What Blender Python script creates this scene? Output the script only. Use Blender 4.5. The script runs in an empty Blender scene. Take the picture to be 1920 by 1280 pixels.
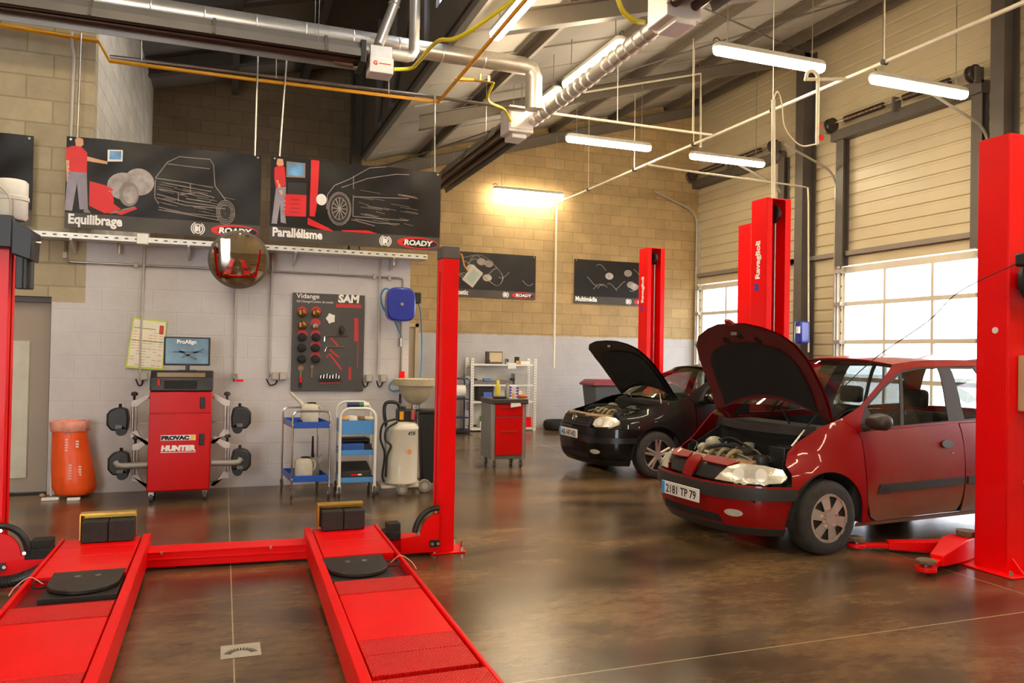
import bpy, bmesh, math, random
from mathutils import Vector as V, Matrix as Mx, Euler
from mathutils.geometry import delaunay_2d_cdt
random.seed(7)
SC = bpy.context.scene
COL = SC.collection
PI = math.pi

# ---------------------------------------------------------------- camera, sky, exposure
EYE = V((0, 0, 1.6)); FPX = 1460.64
def cam_rows(yaw=.354564, pitch=-.01296956, roll=.0183674):
    B = Mx(((1,0,0),(0,0,-1),(0,1,0)))
    cy, sy = math.cos(yaw), math.sin(yaw); cp, sp = math.cos(pitch), math.sin(pitch); cr, sr = math.cos(roll), math.sin(roll)
    return Mx(((cr,-sr,0),(sr,cr,0),(0,0,1))) @ Mx(((1,0,0),(0,cp,-sp),(0,sp,cp))) @ B @ Mx(((cy,-sy,0),(sy,cy,0),(0,0,1)))
RW = cam_rows()
cd = bpy.data.cameras.new('camera'); cam = bpy.data.objects.new('camera', cd); COL.objects.link(cam)
cd.sensor_width = 36; cd.lens = FPX / 1920 * 36; cd.clip_end = 300; cd.clip_start = .05
cam.matrix_world = Mx(((RW[0][0], -RW[1][0], -RW[2][0], EYE.x), (RW[0][1], -RW[1][1], -RW[2][1], EYE.y), (RW[0][2], -RW[1][2], -RW[2][2], EYE.z), (0,0,0,1)))
SC.camera = cam
wd = bpy.data.worlds.new('sky'); SC.world = wd; wd.use_nodes = True
wd.node_tree.nodes['Background'].inputs[0].default_value = (.93, .96, 1, 1)
wd.node_tree.nodes['Background'].inputs[1].default_value = 5.0
LAMP = 26.0                       # brightness of the fluorescent diffusers
LAMP_COL = (1.0, .845, .59, 1)
SC.view_settings.view_transform = 'Standard'; SC.view_settings.look = 'None'
SC.view_settings.gamma = 1; SC.view_settings.use_curve_mapping = False
SC.view_settings.exposure = 1.46

# ---------------------------------------------------------------- materials
def lin(h):
    h = h.lstrip('#'); o = []
    for i in (0, 2, 4):
        c = int(h[i:i+2], 16) / 255
        o.append(c / 12.92 if c <= .04045 else ((c + .055) / 1.055) ** 2.4)
    return (*o, 1)
MATS = {}
def mat(name, col, rough=.5, metal=0, var=.08, scale=6, bump=0, bscale=40, coat=0, emit=None, estr=0, spec=.5, space='Object', trans=0):
    if name in MATS: return MATS[name]
    m = bpy.data.materials.new(name); m.use_nodes = True; MATS[name] = m
    nt = m.node_tree; b = nt.nodes['Principled BSDF']; L = nt.links.new
    c = lin(col) if isinstance(col, str) else col
    b.inputs['Roughness'].default_value = rough; b.inputs['Metallic'].default_value = metal
    b.inputs['Specular IOR Level'].default_value = spec
    b.inputs['Coat Weight'].default_value = coat; b.inputs['Coat Roughness'].default_value = .05
    tc = nt.nodes.new('ShaderNodeTexCoord')
    n = nt.nodes.new('ShaderNodeTexNoise'); n.inputs['Scale'].default_value = scale; n.inputs['Detail'].default_value = 4
    L(tc.outputs[space], n.inputs['Vector'])
    r = nt.nodes.new('ShaderNodeValToRGB')
    r.color_ramp.elements[0].position = .3; r.color_ramp.elements[1].position = .7
    r.color_ramp.elements[0].color = tuple(max(0, x * (1 - var)) for x in c[:3]) + (1,)
    r.color_ramp.elements[1].color = tuple(min(1, x * (1 + var)) for x in c[:3]) + (1,)
    L(n.outputs['Fac'], r.inputs['Fac']); L(r.outputs['Color'], b.inputs['Base Color'])
    if bump:
        n2 = nt.nodes.new('ShaderNodeTexNoise'); n2.inputs['Scale'].default_value = bscale; n2.inputs['Detail'].default_value = 3
        L(tc.outputs[space], n2.inputs['Vector'])
        bp = nt.nodes.new('ShaderNodeBump'); bp.inputs['Strength'].default_value = bump; bp.inputs['Distance'].default_value = .01
        L(n2.outputs['Fac'], bp.inputs['Height']); L(bp.outputs['Normal'], b.inputs['Normal'])
    if emit:
        b.inputs['Emission Color'].default_value = emit; b.inputs['Emission Strength'].default_value = estr
    return m
def glass_mat(name, tint, gloss=.5):
    if name in MATS: return MATS[name]
    m = bpy.data.materials.new(name); m.use_nodes = True; MATS[name] = m
    nt = m.node_tree; nt.nodes.clear(); L = nt.links.new
    o = nt.nodes.new('ShaderNodeOutputMaterial'); mx = nt.nodes.new('ShaderNodeMixShader')
    t = nt.nodes.new('ShaderNodeBsdfTransparent'); t.inputs[0].default_value = tint
    g = nt.nodes.new('ShaderNodeBsdfGlossy'); g.inputs['Roughness'].default_value = .02
    f = nt.nodes.new('ShaderNodeFresnel'); f.inputs[0].default_value = 1.5
    n = nt.nodes.new('ShaderNodeTexNoise'); n.inputs['Scale'].default_value = 3
    ml = nt.nodes.new('ShaderNodeMath'); ml.operation = 'MULTIPLY'; ml.inputs[1].default_value = gloss
    L(f.outputs[0], ml.inputs[0]); L(ml.outputs[0], mx.inputs[0]); L(t.outputs[0], mx.inputs[1]); L(g.outputs[0], mx.inputs[2]); L(mx.outputs[0], o.inputs[0])
    return m
def block_mat(name, col, plane, paint=None, paint_rule=None, bw=.5, bh=.25, rough=.85, mort=None, dark=.82):
    """concrete block masonry; paint_rule = list of (axis, op, value) and painted where all hold (z edge is a little ragged)"""
    m = bpy.data.materials.new(name); m.use_nodes = True; MATS[name] = m
    nt = m.node_tree; b = nt.nodes['Principled BSDF']; L = nt.links.new; N = nt.nodes.new
    g = N('ShaderNodeNewGeometry'); sx = N('ShaderNodeSeparateXYZ'); L(g.outputs['Position'], sx.inputs[0])
    cx = N('ShaderNodeCombineXYZ'); L(sx.outputs['X' if plane == 'xz' else 'Y'], cx.inputs[0]); L(sx.outputs['Z'], cx.inputs[1])
    bt = N('ShaderNodeTexBrick'); L(cx.outputs[0], bt.inputs['Vector'])
    bt.inputs['Scale'].default_value = 1; bt.inputs['Brick Width'].default_value = bw; bt.inputs['Row Height'].default_value = bh
    bt.inputs['Mortar Size'].default_value = .009; bt.inputs['Mortar Smooth'].default_value = .4; bt.offset = .5
    c = lin(col)
    bt.inputs['Color1'].default_value = c; bt.inputs['Color2'].default_value = tuple(x * dark for x in c[:3]) + (1,)
    bt.inputs['Mortar'].default_value = lin(mort) if mort else tuple(x * .66 for x in c[:3]) + (1,)
    no = N('ShaderNodeTexNoise'); no.inputs['Scale'].default_value = 2.2; no.inputs['Detail'].default_value = 8; no.inputs['Roughness'].default_value = .7; L(g.outputs['Position'], no.inputs['Vector'])
    mr = N('ShaderNodeMapRange'); mr.inputs[1].default_value = .3; mr.inputs[2].default_value = .7; mr.inputs[3].default_value = .82; mr.inputs[4].default_value = 1.12; L(no.outputs['Fac'], mr.inputs[0])
    hv = N('ShaderNodeMix'); hv.data_type = 'RGBA'; hv.blend_type = 'MULTIPLY'; hv.inputs[0].default_value = 1
    L(bt.outputs['Color'], hv.inputs[6]); L(mr.outputs[0], hv.inputs[7]); out = hv.outputs[2]
    if paint:
        n3 = N('ShaderNodeTexNoise'); n3.inputs['Scale'].default_value = 9; L(g.outputs['Position'], n3.inputs['Vector'])
        jit = N('ShaderNodeMath'); jit.operation = 'MULTIPLY_ADD'; jit.inputs[1].default_value = .05; L(n3.outputs['Fac'], jit.inputs[0]); L(sx.outputs['Z'], jit.inputs[2])
        facs = []
        for rule in paint_rule:
            f = None
            for ax, op, val in rule:
                k = N('ShaderNodeMath'); k.operation = 'LESS_THAN' if op == '<' else 'GREATER_THAN'; k.inputs[1].default_value = val
                L(jit.outputs[0] if ax == 'z' else sx.outputs[ax.upper()], k.inputs[0])
                if f is None: f = k.outputs[0]
                else:
                    q = N('ShaderNodeMath'); q.operation = 'MULTIPLY'; L(f, q.inputs[0]); L(k.outputs[0], q.inputs[1]); f = q.outputs[0]
            facs.append(f)
        f = facs[0]
        for e in facs[1:]:
            q = N('ShaderNodeMath'); q.operation = 'MAXIMUM'; L(f, q.inputs[0]); L(e, q.inputs[1]); f = q.outputs[0]
        pm = N('ShaderNodeMix'); pm.data_type = 'RGBA'; pm.blend_type = 'MULTIPLY'; pm.inputs[0].default_value = 1
        pc = lin(paint); mr2 = N('ShaderNodeMapRange'); mr2.inputs[1].default_value = .3; mr2.inputs[2].default_value = .7; mr2.inputs[3].default_value = .90; mr2.inputs[4].default_value = 1.06; L(no.outputs['Fac'], mr2.inputs[0])
        pm.inputs[6].default_value = pc; L(mr2.outputs[0], pm.inputs[7])
        px = N('ShaderNodeMix'); px.data_type = 'RGBA'; L(f, px.inputs[0]); L(out, px.inputs[6]); L(pm.outputs[2], px.inputs[7]); out = px.outputs[2]
    L(out, b.inputs['Base Color']); b.inputs['Roughness'].default_value = rough
    bp = N('ShaderNodeBump'); bp.inputs['Strength'].default_value = .35; bp.inputs['Distance'].default_value = .012; bp.invert = True
    n4 = N('ShaderNodeTexNoise'); n4.inputs['Scale'].default_value = 60; L(g.outputs['Position'], n4.inputs['Vector'])
    ad = N('ShaderNodeMath'); ad.operation = 'MULTIPLY_ADD'; ad.inputs[1].default_value = .25; L(n4.outputs['Fac'], ad.inputs[0]); L(bt.outputs['Fac'], ad.inputs[2])
    L(ad.outputs[0], bp.inputs['Height']); L(bp.outputs['Normal'], b.inputs['Normal'])
    return m

# ---------------------------------------------------------------- mesh builder
ROOTM = {}
def rootmat(p):
    while p.parent: p = p.parent
    return ROOTM.get(p.name, Mx.Identity(4))
def _tag(o, label=None, cat=None, group=None, kind=None):
    if label: o['label'] = label
    if cat: o['category'] = cat
    if group: o['group'] = group
    if kind: o['kind'] = kind
    return o
tag = _tag
def thing(name, label, cat, loc=(0,0,0), rz=0, group=None):
    o = bpy.data.objects.new(name, None); COL.objects.link(o); o.empty_display_size = .1
    o.location = loc; o.rotation_euler = (0, 0, rz)
    ROOTM[o.name] = Mx.Translation(V(loc)) @ Mx.Rotation(rz, 4, 'Z')
    return _tag(o, label, cat, group)
class MB:
    def __init__(s): s.bm = bmesh.new(); s.i = 0; s.M = None
    def v(s, p): return s.bm.verts.new(s.M @ V(p) if s.M else V(p))
    def f(s, vs):
        try: q = s.bm.faces.new(vs); q.material_index = s.i; return q
        except ValueError: return None
    def poly(s, pts): return s.f([s.v(p) for p in pts])
    def box(s, x0, x1, y0, y1, z0, z1):
        c = [s.v((x, y, z)) for x in (x0, x1) for y in (y0, y1) for z in (z0, z1)]
        for q in ((0,1,3,2),(4,6,7,5),(0,4,5,1),(2,3,7,6),(0,2,6,4),(1,5,7,3)): s.f([c[k] for k in q])
        return s
    def cbox(s, c, d): return s.box(c[0]-d[0]/2, c[0]+d[0]/2, c[1]-d[1]/2, c[1]+d[1]/2, c[2]-d[2]/2, c[2]+d[2]/2)
    def rings(s, rs, cap=True, closed=False):
        R = [[s.v(p) for p in r] for r in rs]; n = len(R[0])
        for a in range(len(R) if closed else len(R)-1):
            A, B = R[a], R[(a+1) % len(R)]
            for k in range(n): s.f((A[k], A[(k+1) % n], B[(k+1) % n], B[k]))
        if cap and not closed:
            s.f(list(reversed(R[0]))); s.f(R[-1])
        return s
    def tube(s, pts, r, n=8, closed=False, cap=True):
        pts = [V(p) for p in pts]; rs = r if isinstance(r, (list, tuple)) else [r] * len(pts)
        out = []; u = None; N = len(pts)
        for k, p in enumerate(pts):
            if closed: t = (pts[(k+1) % N] - pts[k-1])
            else: t = pts[min(k+1, N-1)] - pts[max(k-1, 0)]
            if t.length < 1e-9: t = V((0,0,1))
            t.normalize()
            if u is None:
                u = t.orthogonal().normalized()
            else:
                u = u - t * u.dot(t)
                u = t.orthogonal().normalized() if u.length < 1e-6 else u.normalized()
            w = t.cross(u)
            out.append([p + (u * math.cos(2*PI*j/n) + w * math.sin(2*PI*j/n)) * rs[k] for j in range(n)])
        return s.rings(out, cap, closed)
    def cyl(s, a, b, r, r2=None, n=16): return s.tube([a, b], [r, r if r2 is None else r2], n)
    def lathe(s, prof, o=(0,0,0), ax='z', n=24, cap=True):
        """prof: (radius, height) pairs along ax"""
        o = V(o); rs = []
        for r, h in prof:
            ring = []
            for k in range(n):
                a, b = r * math.cos(2*PI*k/n), r * math.sin(2*PI*k/n)
                ring.append(o + (V((a, b, h)) if ax == 'z' else V((b, h, a)) if ax == 'y' else V((h, a, b))))
            rs.append(ring)
        return s.rings(rs, cap)
    def prism(s, pts, plane, a, b):
        def P(p, h): return {'xy': (p[0], p[1], h), 'xz': (p[0], h, p[1]), 'yz': (h, p[0], p[1])}[plane]
        A = [s.v(P(p, a)) for p in pts]; B = [s.v(P(p, b)) for p in pts]; n = len(pts)
        s.f(list(reversed(A))); s.f(B)
        for k in range(n): s.f((A[k], A[(k+1) % n], B[(k+1) % n], B[k]))
        return s
    def ball(s, c, r, n=12, sc=(1,1,1)):
        c = V(c); rs = []
        for i in range(1, n//2):
            th = PI * i / (n//2)
            rs.append([c + V((r*sc[0]*math.sin(th)*math.cos(2*PI*k/n), r*sc[1]*math.sin(th)*math.sin(2*PI*k/n), r*sc[2]*math.cos(th))) for k in range(n)])
        R = [[s.v(p) for p in q] for q in rs]; t = s.v(c + V((0,0,r*sc[2]))); b = s.v(c - V((0,0,r*sc[2])))
        for k in range(n):
            s.f((t, R[0][k], R[0][(k+1) % n])); s.f((b, R[-1][(k+1) % n], R[-1][k]))
            for a in range(len(R)-1): s.f((R[a][k], R[a+1][k], R[a+1][(k+1) % n], R[a][(k+1) % n]))
        return s
    def disc(s, c, r, ax='y', n=24, sx=1, sz=1):
        c = V(c); return s.poly([c + (V((r*sx*math.cos(2*PI*k/n), 0, r*sz*math.sin(2*PI*k/n))) if ax == 'y' else V((r*sx*math.cos(2*PI*k/n), r*sz*math.sin(2*PI*k/n), 0)) if ax == 'z' else V((0, r*sx*math.cos(2*PI*k/n), r*sz*math.sin(2*PI*k/n)))) for k in range(n)])
    def mesh(s, me):
        base = len(s.bm.faces); M = s.M
        vs = [s.v(v.co) for v in me.vertices]
        for p in me.polygons: s.f([vs[k] for k in p.vertices])
        return s
    def build(s, name, mats, parent=None, world=True, bevel=0, smooth=45, solid=0, sub=0, nrm=True):
        if nrm: bmesh.ops.recalc_face_normals(s.bm, faces=s.bm.faces)
        me = bpy.data.meshes.new(name); s.bm.to_mesh(me); s.bm.free()
        for m in (mats if isinstance(mats, (list, tuple)) else [mats]): me.materials.append(m)
        o = bpy.data.objects.new(name, me); COL.objects.link(o)
        if parent is not None:
            if world: me.transform(rootmat(parent).inverted())
            o.parent = parent
        elif world:
            co = [v.co for v in me.vertices]
            c = V(((min(v.x for v in co)+max(v.x for v in co))/2, (min(v.y for v in co)+max(v.y for v in co))/2, min(v.z for v in co)))
            me.transform(Mx.Translation(-c)); o.location = c; ROOTM[o.name] = Mx.Translation(c)
        if smooth:
            for p in me.polygons: p.use_smooth = True
            me.set_sharp_from_angle(angle=math.radians(smooth))
        if bevel:
            b = o.modifiers.new('soft_edges', 'BEVEL'); b.width = bevel; b.segments = 2; b.limit_method = 'ANGLE'; b.angle_limit = math.radians(40)
        if solid:
            b = o.modifiers.new('thickness', 'SOLIDIFY'); b.thickness = solid; b.offset = -1
            b = o.modifiers.new('crisp_edges', 'EDGE_SPLIT'); b.split_angle = math.radians(smooth or 30)
        if sub:
            b = o.modifiers.new('rounding', 'SUBSURF'); b.levels = sub; b.render_levels = sub
        return o
def dup(root, loc, rz=None, label=None, group=None):
    r = root.copy(); COL.objects.link(r); r.location = loc
    if rz is not None: r.rotation_euler = (0, 0, rz)
    if label: r['label'] = label
    if group: r['group'] = group
    for ch in list(root.children):
        c = ch.copy(); COL.objects.link(c); c.parent = r
        for g in ch.children:
            d = g.copy(); COL.objects.link(d); d.parent = c
    ROOTM[r.name] = Mx.Translation(V(loc)) @ Mx.Rotation(r.rotation_euler.z, 4, 'Z')
    return r
def text_mesh(txt, size, bold=.0, shear=0, align='LEFT', extrude=.001, space=1):
    cu = bpy.data.curves.new('lettering', 'FONT'); cu.body = txt; cu.size = size; cu.offset = bold; cu.shear = shear
    cu.align_x = align; cu.extrude = extrude; cu.space_character = space; cu.resolution_u = 3
    ob = bpy.data.objects.new('lettering', cu); COL.objects.link(ob)
    dg = bpy.context.evaluated_depsgraph_get()
    me = bpy.data.meshes.new_from_object(ob.evaluated_get(dg))
    bpy.data.objects.remove(ob); bpy.data.curves.remove(cu)
    return me
def frame_m(o, right, up):
    """matrix: local x -> right, y -> up, z -> right x up"""
    r = V(right).normalized(); u = V(up).normalized(); n = r.cross(u)
    return Mx(((r.x,u.x,n.x,o[0]),(r.y,u.y,n.y,o[1]),(r.z,u.z,n.z,o[2]),(0,0,0,1)))
def lettering(mb, txt, o, right, up, size, **k):
    """adds text as raised letters to the builder; o = start of the baseline"""
    width = k.pop('width', None); me = text_mesh(txt, size, **k); keep = mb.M
    if width:
        w = max(v.co.x for v in me.vertices)
        for v in me.vertices: v.co.x *= width / w
    mb.M = frame_m(o, right, up); mb.mesh(me); mb.M = keep
    bpy.data.meshes.remove(me); return mb
def arc(c, r, a0, a1, n, plane='xz'):
    o = []
    for k in range(n+1):
        a = math.radians(a0 + (a1-a0)*k/n); p, q = r*math.cos(a), r*math.sin(a)
        o.append(V(c) + (V((p,0,q)) if plane == 'xz' else V((p,q,0)) if plane == 'xy' else V((0,p,q))))
    return o
def spline(pts, n=8):
    P = [V(p) for p in pts]; P = [P[0]*2-P[1]] + P + [P[-1]*2-P[-2]]; o = []
    for k in range(1, len(P)-2):
        a, b, c, d = P[k-1:k+3]
        for j in range(n):
            t = j / n
            o.append(.5*((2*b)+(c-a)*t+(2*a-5*b+4*c-d)*t*t+(3*b-a-3*c+d)*t**3))
    o.append(P[-2]); return o

RED = mat('lift_red', '#ee0207', .42, 0, .05, 3, .05, 30, coat=.08, spec=.2)
RED2 = mat('cabinet_red', '#cc0808', .32, 0, .04, 4, coat=.15, spec=.3)
BLACK = mat('black_rubber', '#1b1a19', .75, 0, .25, 20, .3, 80)
BPLAS = mat('black_plastic', '#1d1c1c', .45, 0, .15, 12)
CHROME = mat('chrome', '#cfcac2', .18, 1, .05, 8)
STEEL = mat('zinc_steel', '#a8a49c', .38, 1, .12, 14, .05, 40)
GALV = mat('galvanised_tray', '#cfccc4', .45, .6, .1, 20)
DSTEEL = mat('painted_dark_steel', '#5a534c', .5, 0, .12, 3)
BEIGE = mat('cream_enamel', '#cdc5b2', .4, 0, .06, 5, coat=.2)
WHITE = mat('white_enamel', '#e6e2d8', .42, 0, .05, 6)
PIPEW = mat('white_pipe', '#d8cdb4', .5, 0, .06, 9)
CONDUIT = mat('grey_conduit', '#b3ab9f', .5, 0, .06, 9)
YEL = mat('yellow_paint', '#e09a10', .4, 0, .06, 8)
YHOSE = mat('yellow_hose', '#e6d21c', .4, 0, .06, 9)
BLUE = mat('blue_enamel', '#1250b0', .35, 0, .06, 6, coat=.3)
# ---------------------------------------------------------------- setting
def struct(mb, name, m, **k):
    o = mb.build(name, m, **k); o['kind'] = 'structure'; return o
def floor_mat():
    m = bpy.data.materials.new('oiled_concrete_floor'); m.use_nodes = True; nt = m.node_tree; b = nt.nodes['Principled BSDF']; L = nt.links.new; N = nt.nodes.new
    g = N('ShaderNodeNewGeometry'); sx = N('ShaderNodeSeparateXYZ'); L(g.outputs['Position'], sx.inputs[0])
    mp = N('ShaderNodeMapping'); mp.inputs['Scale'].default_value = (1, 2.2, 1); mp.inputs['Rotation'].default_value = (0, 0, .3); L(g.outputs['Position'], mp.inputs[0])
    n1 = N('ShaderNodeTexNoise'); n1.inputs['Scale'].default_value = .7; n1.inputs['Detail'].default_value = 7; n1.inputs['Roughness'].default_value = .55; n1.inputs['Distortion'].default_value = .3; L(mp.outputs[0], n1.inputs['Vector'])
    r1 = N('ShaderNodeValToRGB'); r1.color_ramp.interpolation = 'B_SPLINE'; e = r1.color_ramp.elements
    e[0].position = .28; e[0].color = lin('#2c231a'); e[1].position = .72; e[1].color = lin('#8a6c48')
    k = e.new(.5); k.color = lin('#5f4b36')
    L(n1.outputs['Fac'], r1.inputs['Fac'])
    n2 = N('ShaderNodeTexNoise'); n2.inputs['Scale'].default_value = 7; n2.inputs['Detail'].default_value = 8; n2.inputs['Roughness'].default_value = .75; L(mp.outputs[0], n2.inputs['Vector'])
    mr = N('ShaderNodeMapRange'); mr.inputs[1].default_value = .3; mr.inputs[2].default_value = .72; mr.inputs[3].default_value = .58; mr.inputs[4].default_value = 1.28; L(n2.outputs['Fac'], mr.inputs[0])
    mm = N('ShaderNodeMix'); mm.data_type = 'RGBA'; mm.blend_type = 'MULTIPLY'; mm.inputs[0].default_value = 1; L(r1.outputs[0], mm.inputs[6]); L(mr.outputs[0], mm.inputs[7])
    # saw-cut joints
    f = None
    for ax, val, w in (('Y', 3.535, .0045), ('X', .084, .0038), ('Y', 12.3, .006), ('X', 5.2, .004)):
        d = N('ShaderNodeMath'); d.operation = 'SUBTRACT'; d.inputs[1].default_value = val; L(sx.outputs[ax], d.inputs[0])
        a = N('ShaderNodeMath'); a.operation = 'ABSOLUTE'; L(d.outputs[0], a.inputs[0])
        c = N('ShaderNodeMath'); c.operation = 'LESS_THAN'; c.inputs[1].default_value = w; L(a.outputs[0], c.inputs[0])
        if ax == 'Y':                                   # cross joints stop short of the lift bay
            k2 = N('ShaderNodeMath'); k2.operation = 'GREATER_THAN'; k2.inputs[1].default_value = 1.25; L(sx.outputs['X'], k2.inputs[0])
            m2 = N('ShaderNodeMath'); m2.operation = 'MULTIPLY'; L(c.outputs[0], m2.inputs[0]); L(k2.outputs[0], m2.inputs[1]); c = m2
        if f is None: f = c.outputs[0]
        else:
            q = N('ShaderNodeMath'); q.operation = 'MAXIMUM'; L(f, q.inputs[0]); L(c.outputs[0], q.inputs[1]); f = q.outputs[0]
    h = N('ShaderNodeMath'); h.operation = 'MULTIPLY'; h.inputs[1].default_value = .6; L(f, h.inputs[0])
    jm = N('ShaderNodeMix'); jm.data_type = 'RGBA'; L(h.outputs[0], jm.inputs[0]); L(mm.outputs[2], jm.inputs[6]); jm.inputs[7].default_value = lin('#b9a988')
    L(jm.outputs[2], b.inputs['Base Color'])
    rr = N('ShaderNodeMapRange'); rr.inputs[1].default_value = .3; rr.inputs[2].default_value = .7; rr.inputs[3].default_value = .19; rr.inputs[4].default_value = .255; L(n1.outputs['Fac'], rr.inputs[0]); L(rr.outputs[0], b.inputs['Roughness'])
    bp = N('ShaderNodeBump'); bp.inputs['Strength'].default_value = .08; bp.inputs['Distance'].default_value = .01; L(n2.outputs['Fac'], bp.inputs['Height']); L(bp.outputs['Normal'], b.inputs['Normal'])
    return m
struct(MB().box(-7, 10.25, -7, 16.5, -.15, 0), 'floor', floor_mat())
struct(MB().box(10.25, 60, -40, 60, -.3, -.02), 'ground_outside', mat('pale_tarmac', '#b9b7b2', .9, 0, .1, 2))
TAN = '#b39668'; GREY = '#c8c2c0'
WB = block_mat('block_wall_left', '#b8a888', 'xz', GREY, [[('x','>',-1.40),('z','<',2.79)], [('z','<',2.06)]], bh=.245)
mb = MB()
mb.box(-7, -2.75, 9.42, 9.62, 0, 6.4).box(-2.75, -1.715, 9.42, 9.62, 2.09, 6.4).box(-1.715, -1.36, 9.42, 9.62, 0, 6.4).box(-1.36, 2.137, 9.42, 9.62, 0, 2.7)
struct(mb, 'wall_back', WB)
struct(MB().box(-1.56, -1.36, 9.62, 16.3, 2.7, 6.6), 'wall_recess_side', block_mat('block_wall_recess', '#d6cbb9', 'yz'))
struct(MB().box(1.98, 2.137, 9.62, 15.2, 0, 2.7), 'wall_store_side', mat('grey_wall_paint', GREY, .8, 0, .05, 4, .1))
struct(MB().box(-1.36, 2.137, 9.62, 16.3, 2.6, 2.7), 'ceiling_store', mat('dusty_slab', '#6d675f', .9, 0, .1, 3))
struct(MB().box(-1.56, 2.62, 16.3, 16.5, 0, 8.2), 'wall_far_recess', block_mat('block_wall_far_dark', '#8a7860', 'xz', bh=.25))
mb = MB(); mb.prism([(2.45, 0), (10.25, 0), (10.25, 7.6), (2.45, 5.3)], 'xz', 15.2, 15.4)
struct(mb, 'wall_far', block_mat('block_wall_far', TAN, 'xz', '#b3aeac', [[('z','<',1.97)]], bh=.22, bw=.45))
struct(MB().box(-7.2, -7, -7, 9.6, 0, 7.6), 'wall_left', block_mat('block_wall_side', '#b8a888', 'yz'))
struct(MB().box(-7.2, -5.2, -5.2, -5, 0, 8).box(-2.4, 10.25, -5.2, -5, 0, 8).box(-5.2, -2.4, -5.2, -5, 4.2, 8), 'wall_front', block_mat('block_wall_front', '#b8a888', 'xz'))   # unseen opening added so daylight brightens the left wall
# ribbed cladding of the door wall: horizontal ribs, real profile
CLAD = mat('beige_cladding', '#c8b997', .42, .0, .04, 2)
DOORS = [(12.28, 15.06), (7.98, 10.77), (3.6, 6.4)]
def ribs(z0, z1):
    pr = []; z = z0
    while z < z1 - .01:
        for dz, d in ((0, 0), (.15, 0), (.165, .022), (.19, .022), (.205, 0)):
            if z + dz < z1: pr.append((10.1 + d, z + dz))
        z += .205
    pr.append((10.1, z1)); return pr
def clad(mb, y0, y1, z0, z1):
    p = ribs(z0, z1); p = p + [(10.25, z1), (10.25, z0)]
    mb.prism(p, 'xz', y0, y1)
mb = MB(); clad(mb, -7, 15.2, 3.2, 7.9)
ys = [-7] + [v for d in reversed(DOORS) for v in d] + [15.2]
for a, b in zip(ys[::2], ys[1::2]): clad(mb, a, b, 0, 3.2)
struct(mb, 'wall_right', CLAD, smooth=0)
# roofs: right bay climbs to the door wall, left bay climbs to the strip of glazing
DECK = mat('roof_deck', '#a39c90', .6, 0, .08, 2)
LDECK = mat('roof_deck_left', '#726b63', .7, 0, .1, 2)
def zr(x): return 5.52 + (x - 3.47) * .29
def roof_strip(mb, xa, xb, fz, y0, y1, t=.12):
    mb.prism([(xa, fz(xa)), (xb, fz(xb)), (xb, fz(xb)+t), (xa, fz(xa)+t)], 'xz', y0, y1)
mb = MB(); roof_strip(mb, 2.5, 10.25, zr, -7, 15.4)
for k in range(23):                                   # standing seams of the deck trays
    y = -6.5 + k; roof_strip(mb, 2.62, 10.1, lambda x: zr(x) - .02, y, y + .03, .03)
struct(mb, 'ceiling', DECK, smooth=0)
def zl(x): return 6.5 + (x + 1.3) * .27
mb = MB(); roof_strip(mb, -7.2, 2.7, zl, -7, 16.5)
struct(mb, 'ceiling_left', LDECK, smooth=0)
# clerestory between the two roofs
mb = MB(); mb.box(2.55, 2.62, 10.1, 16.3, 5.3, 7.6).box(2.55, 2.62, -7, 10.1, 5.3, 6.1).box(2.55, 2.62, -7, 10.1, 7.35, 7.6)
struct(mb, 'wall_clerestory', mat('dark_cladding', '#6b6258', .6, 0, .06, 2))
w = struct(MB().box(2.57, 2.6, -7, 10.1, 6.1, 6.16).box(2.57, 2.6, -7, 10.1, 7.29, 7.35), 'window_1', DSTEEL)
m_ = MB()
for k in range(12): m_.box(2.56, 2.61, 10.07 - k*1.45, 10.1 - k*1.45, 6.16, 7.29)
m_.build('mullions', DSTEEL, w)
MB().box(2.58, 2.59, -7, 10.07, 6.16, 7.29).build('pane', glass_mat('clerestory_glass', (.9,.92,.95,1)), w)
# personnel door at the far left of the painted wall
d = struct(MB().box(-2.72, -1.735, 9.57, 9.6, .015, 2.03), 'door_4', mat('door_putty', '#a3917f', .55, 0, .03, 3))
MB().box(-2.75, -1.715, 9.5, 9.62, 2.03, 2.09).box(-2.75, -2.72, 9.5, 9.62, 0, 2.03).box(-1.735, -1.715, 9.5, 9.62, 0, 2.03).build('door_frame', DSTEEL, d, bevel=.004)
MB().box(-2.5, -1.93, 9.545, 9.57, .16, 1.62).build('kick_panel', mat('pale_panel', '#c9c2ae', .5), d, bevel=.01)
MB().box(-2.75, -1.715, 9.46, 9.62, -.02, .012).build('threshold', BLACK, d)
# far-wall door behind the lift post
d = struct(MB().box(2.75, 3.55, 15.15, 15.19, 0, 2.05), 'door_5', mat('door_sand', '#a8967c', .6, 0, .03, 3))
MB().box(2.68, 2.75, 15.1, 15.2, 0, 2.12).box(3.55, 3.62, 15.1, 15.2, 0, 2.12).box(2.68, 3.62, 15.1, 15.2, 2.05, 2.12).build('door_frame', mat('frame_sand', '#b5a588', .6), d)
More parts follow.
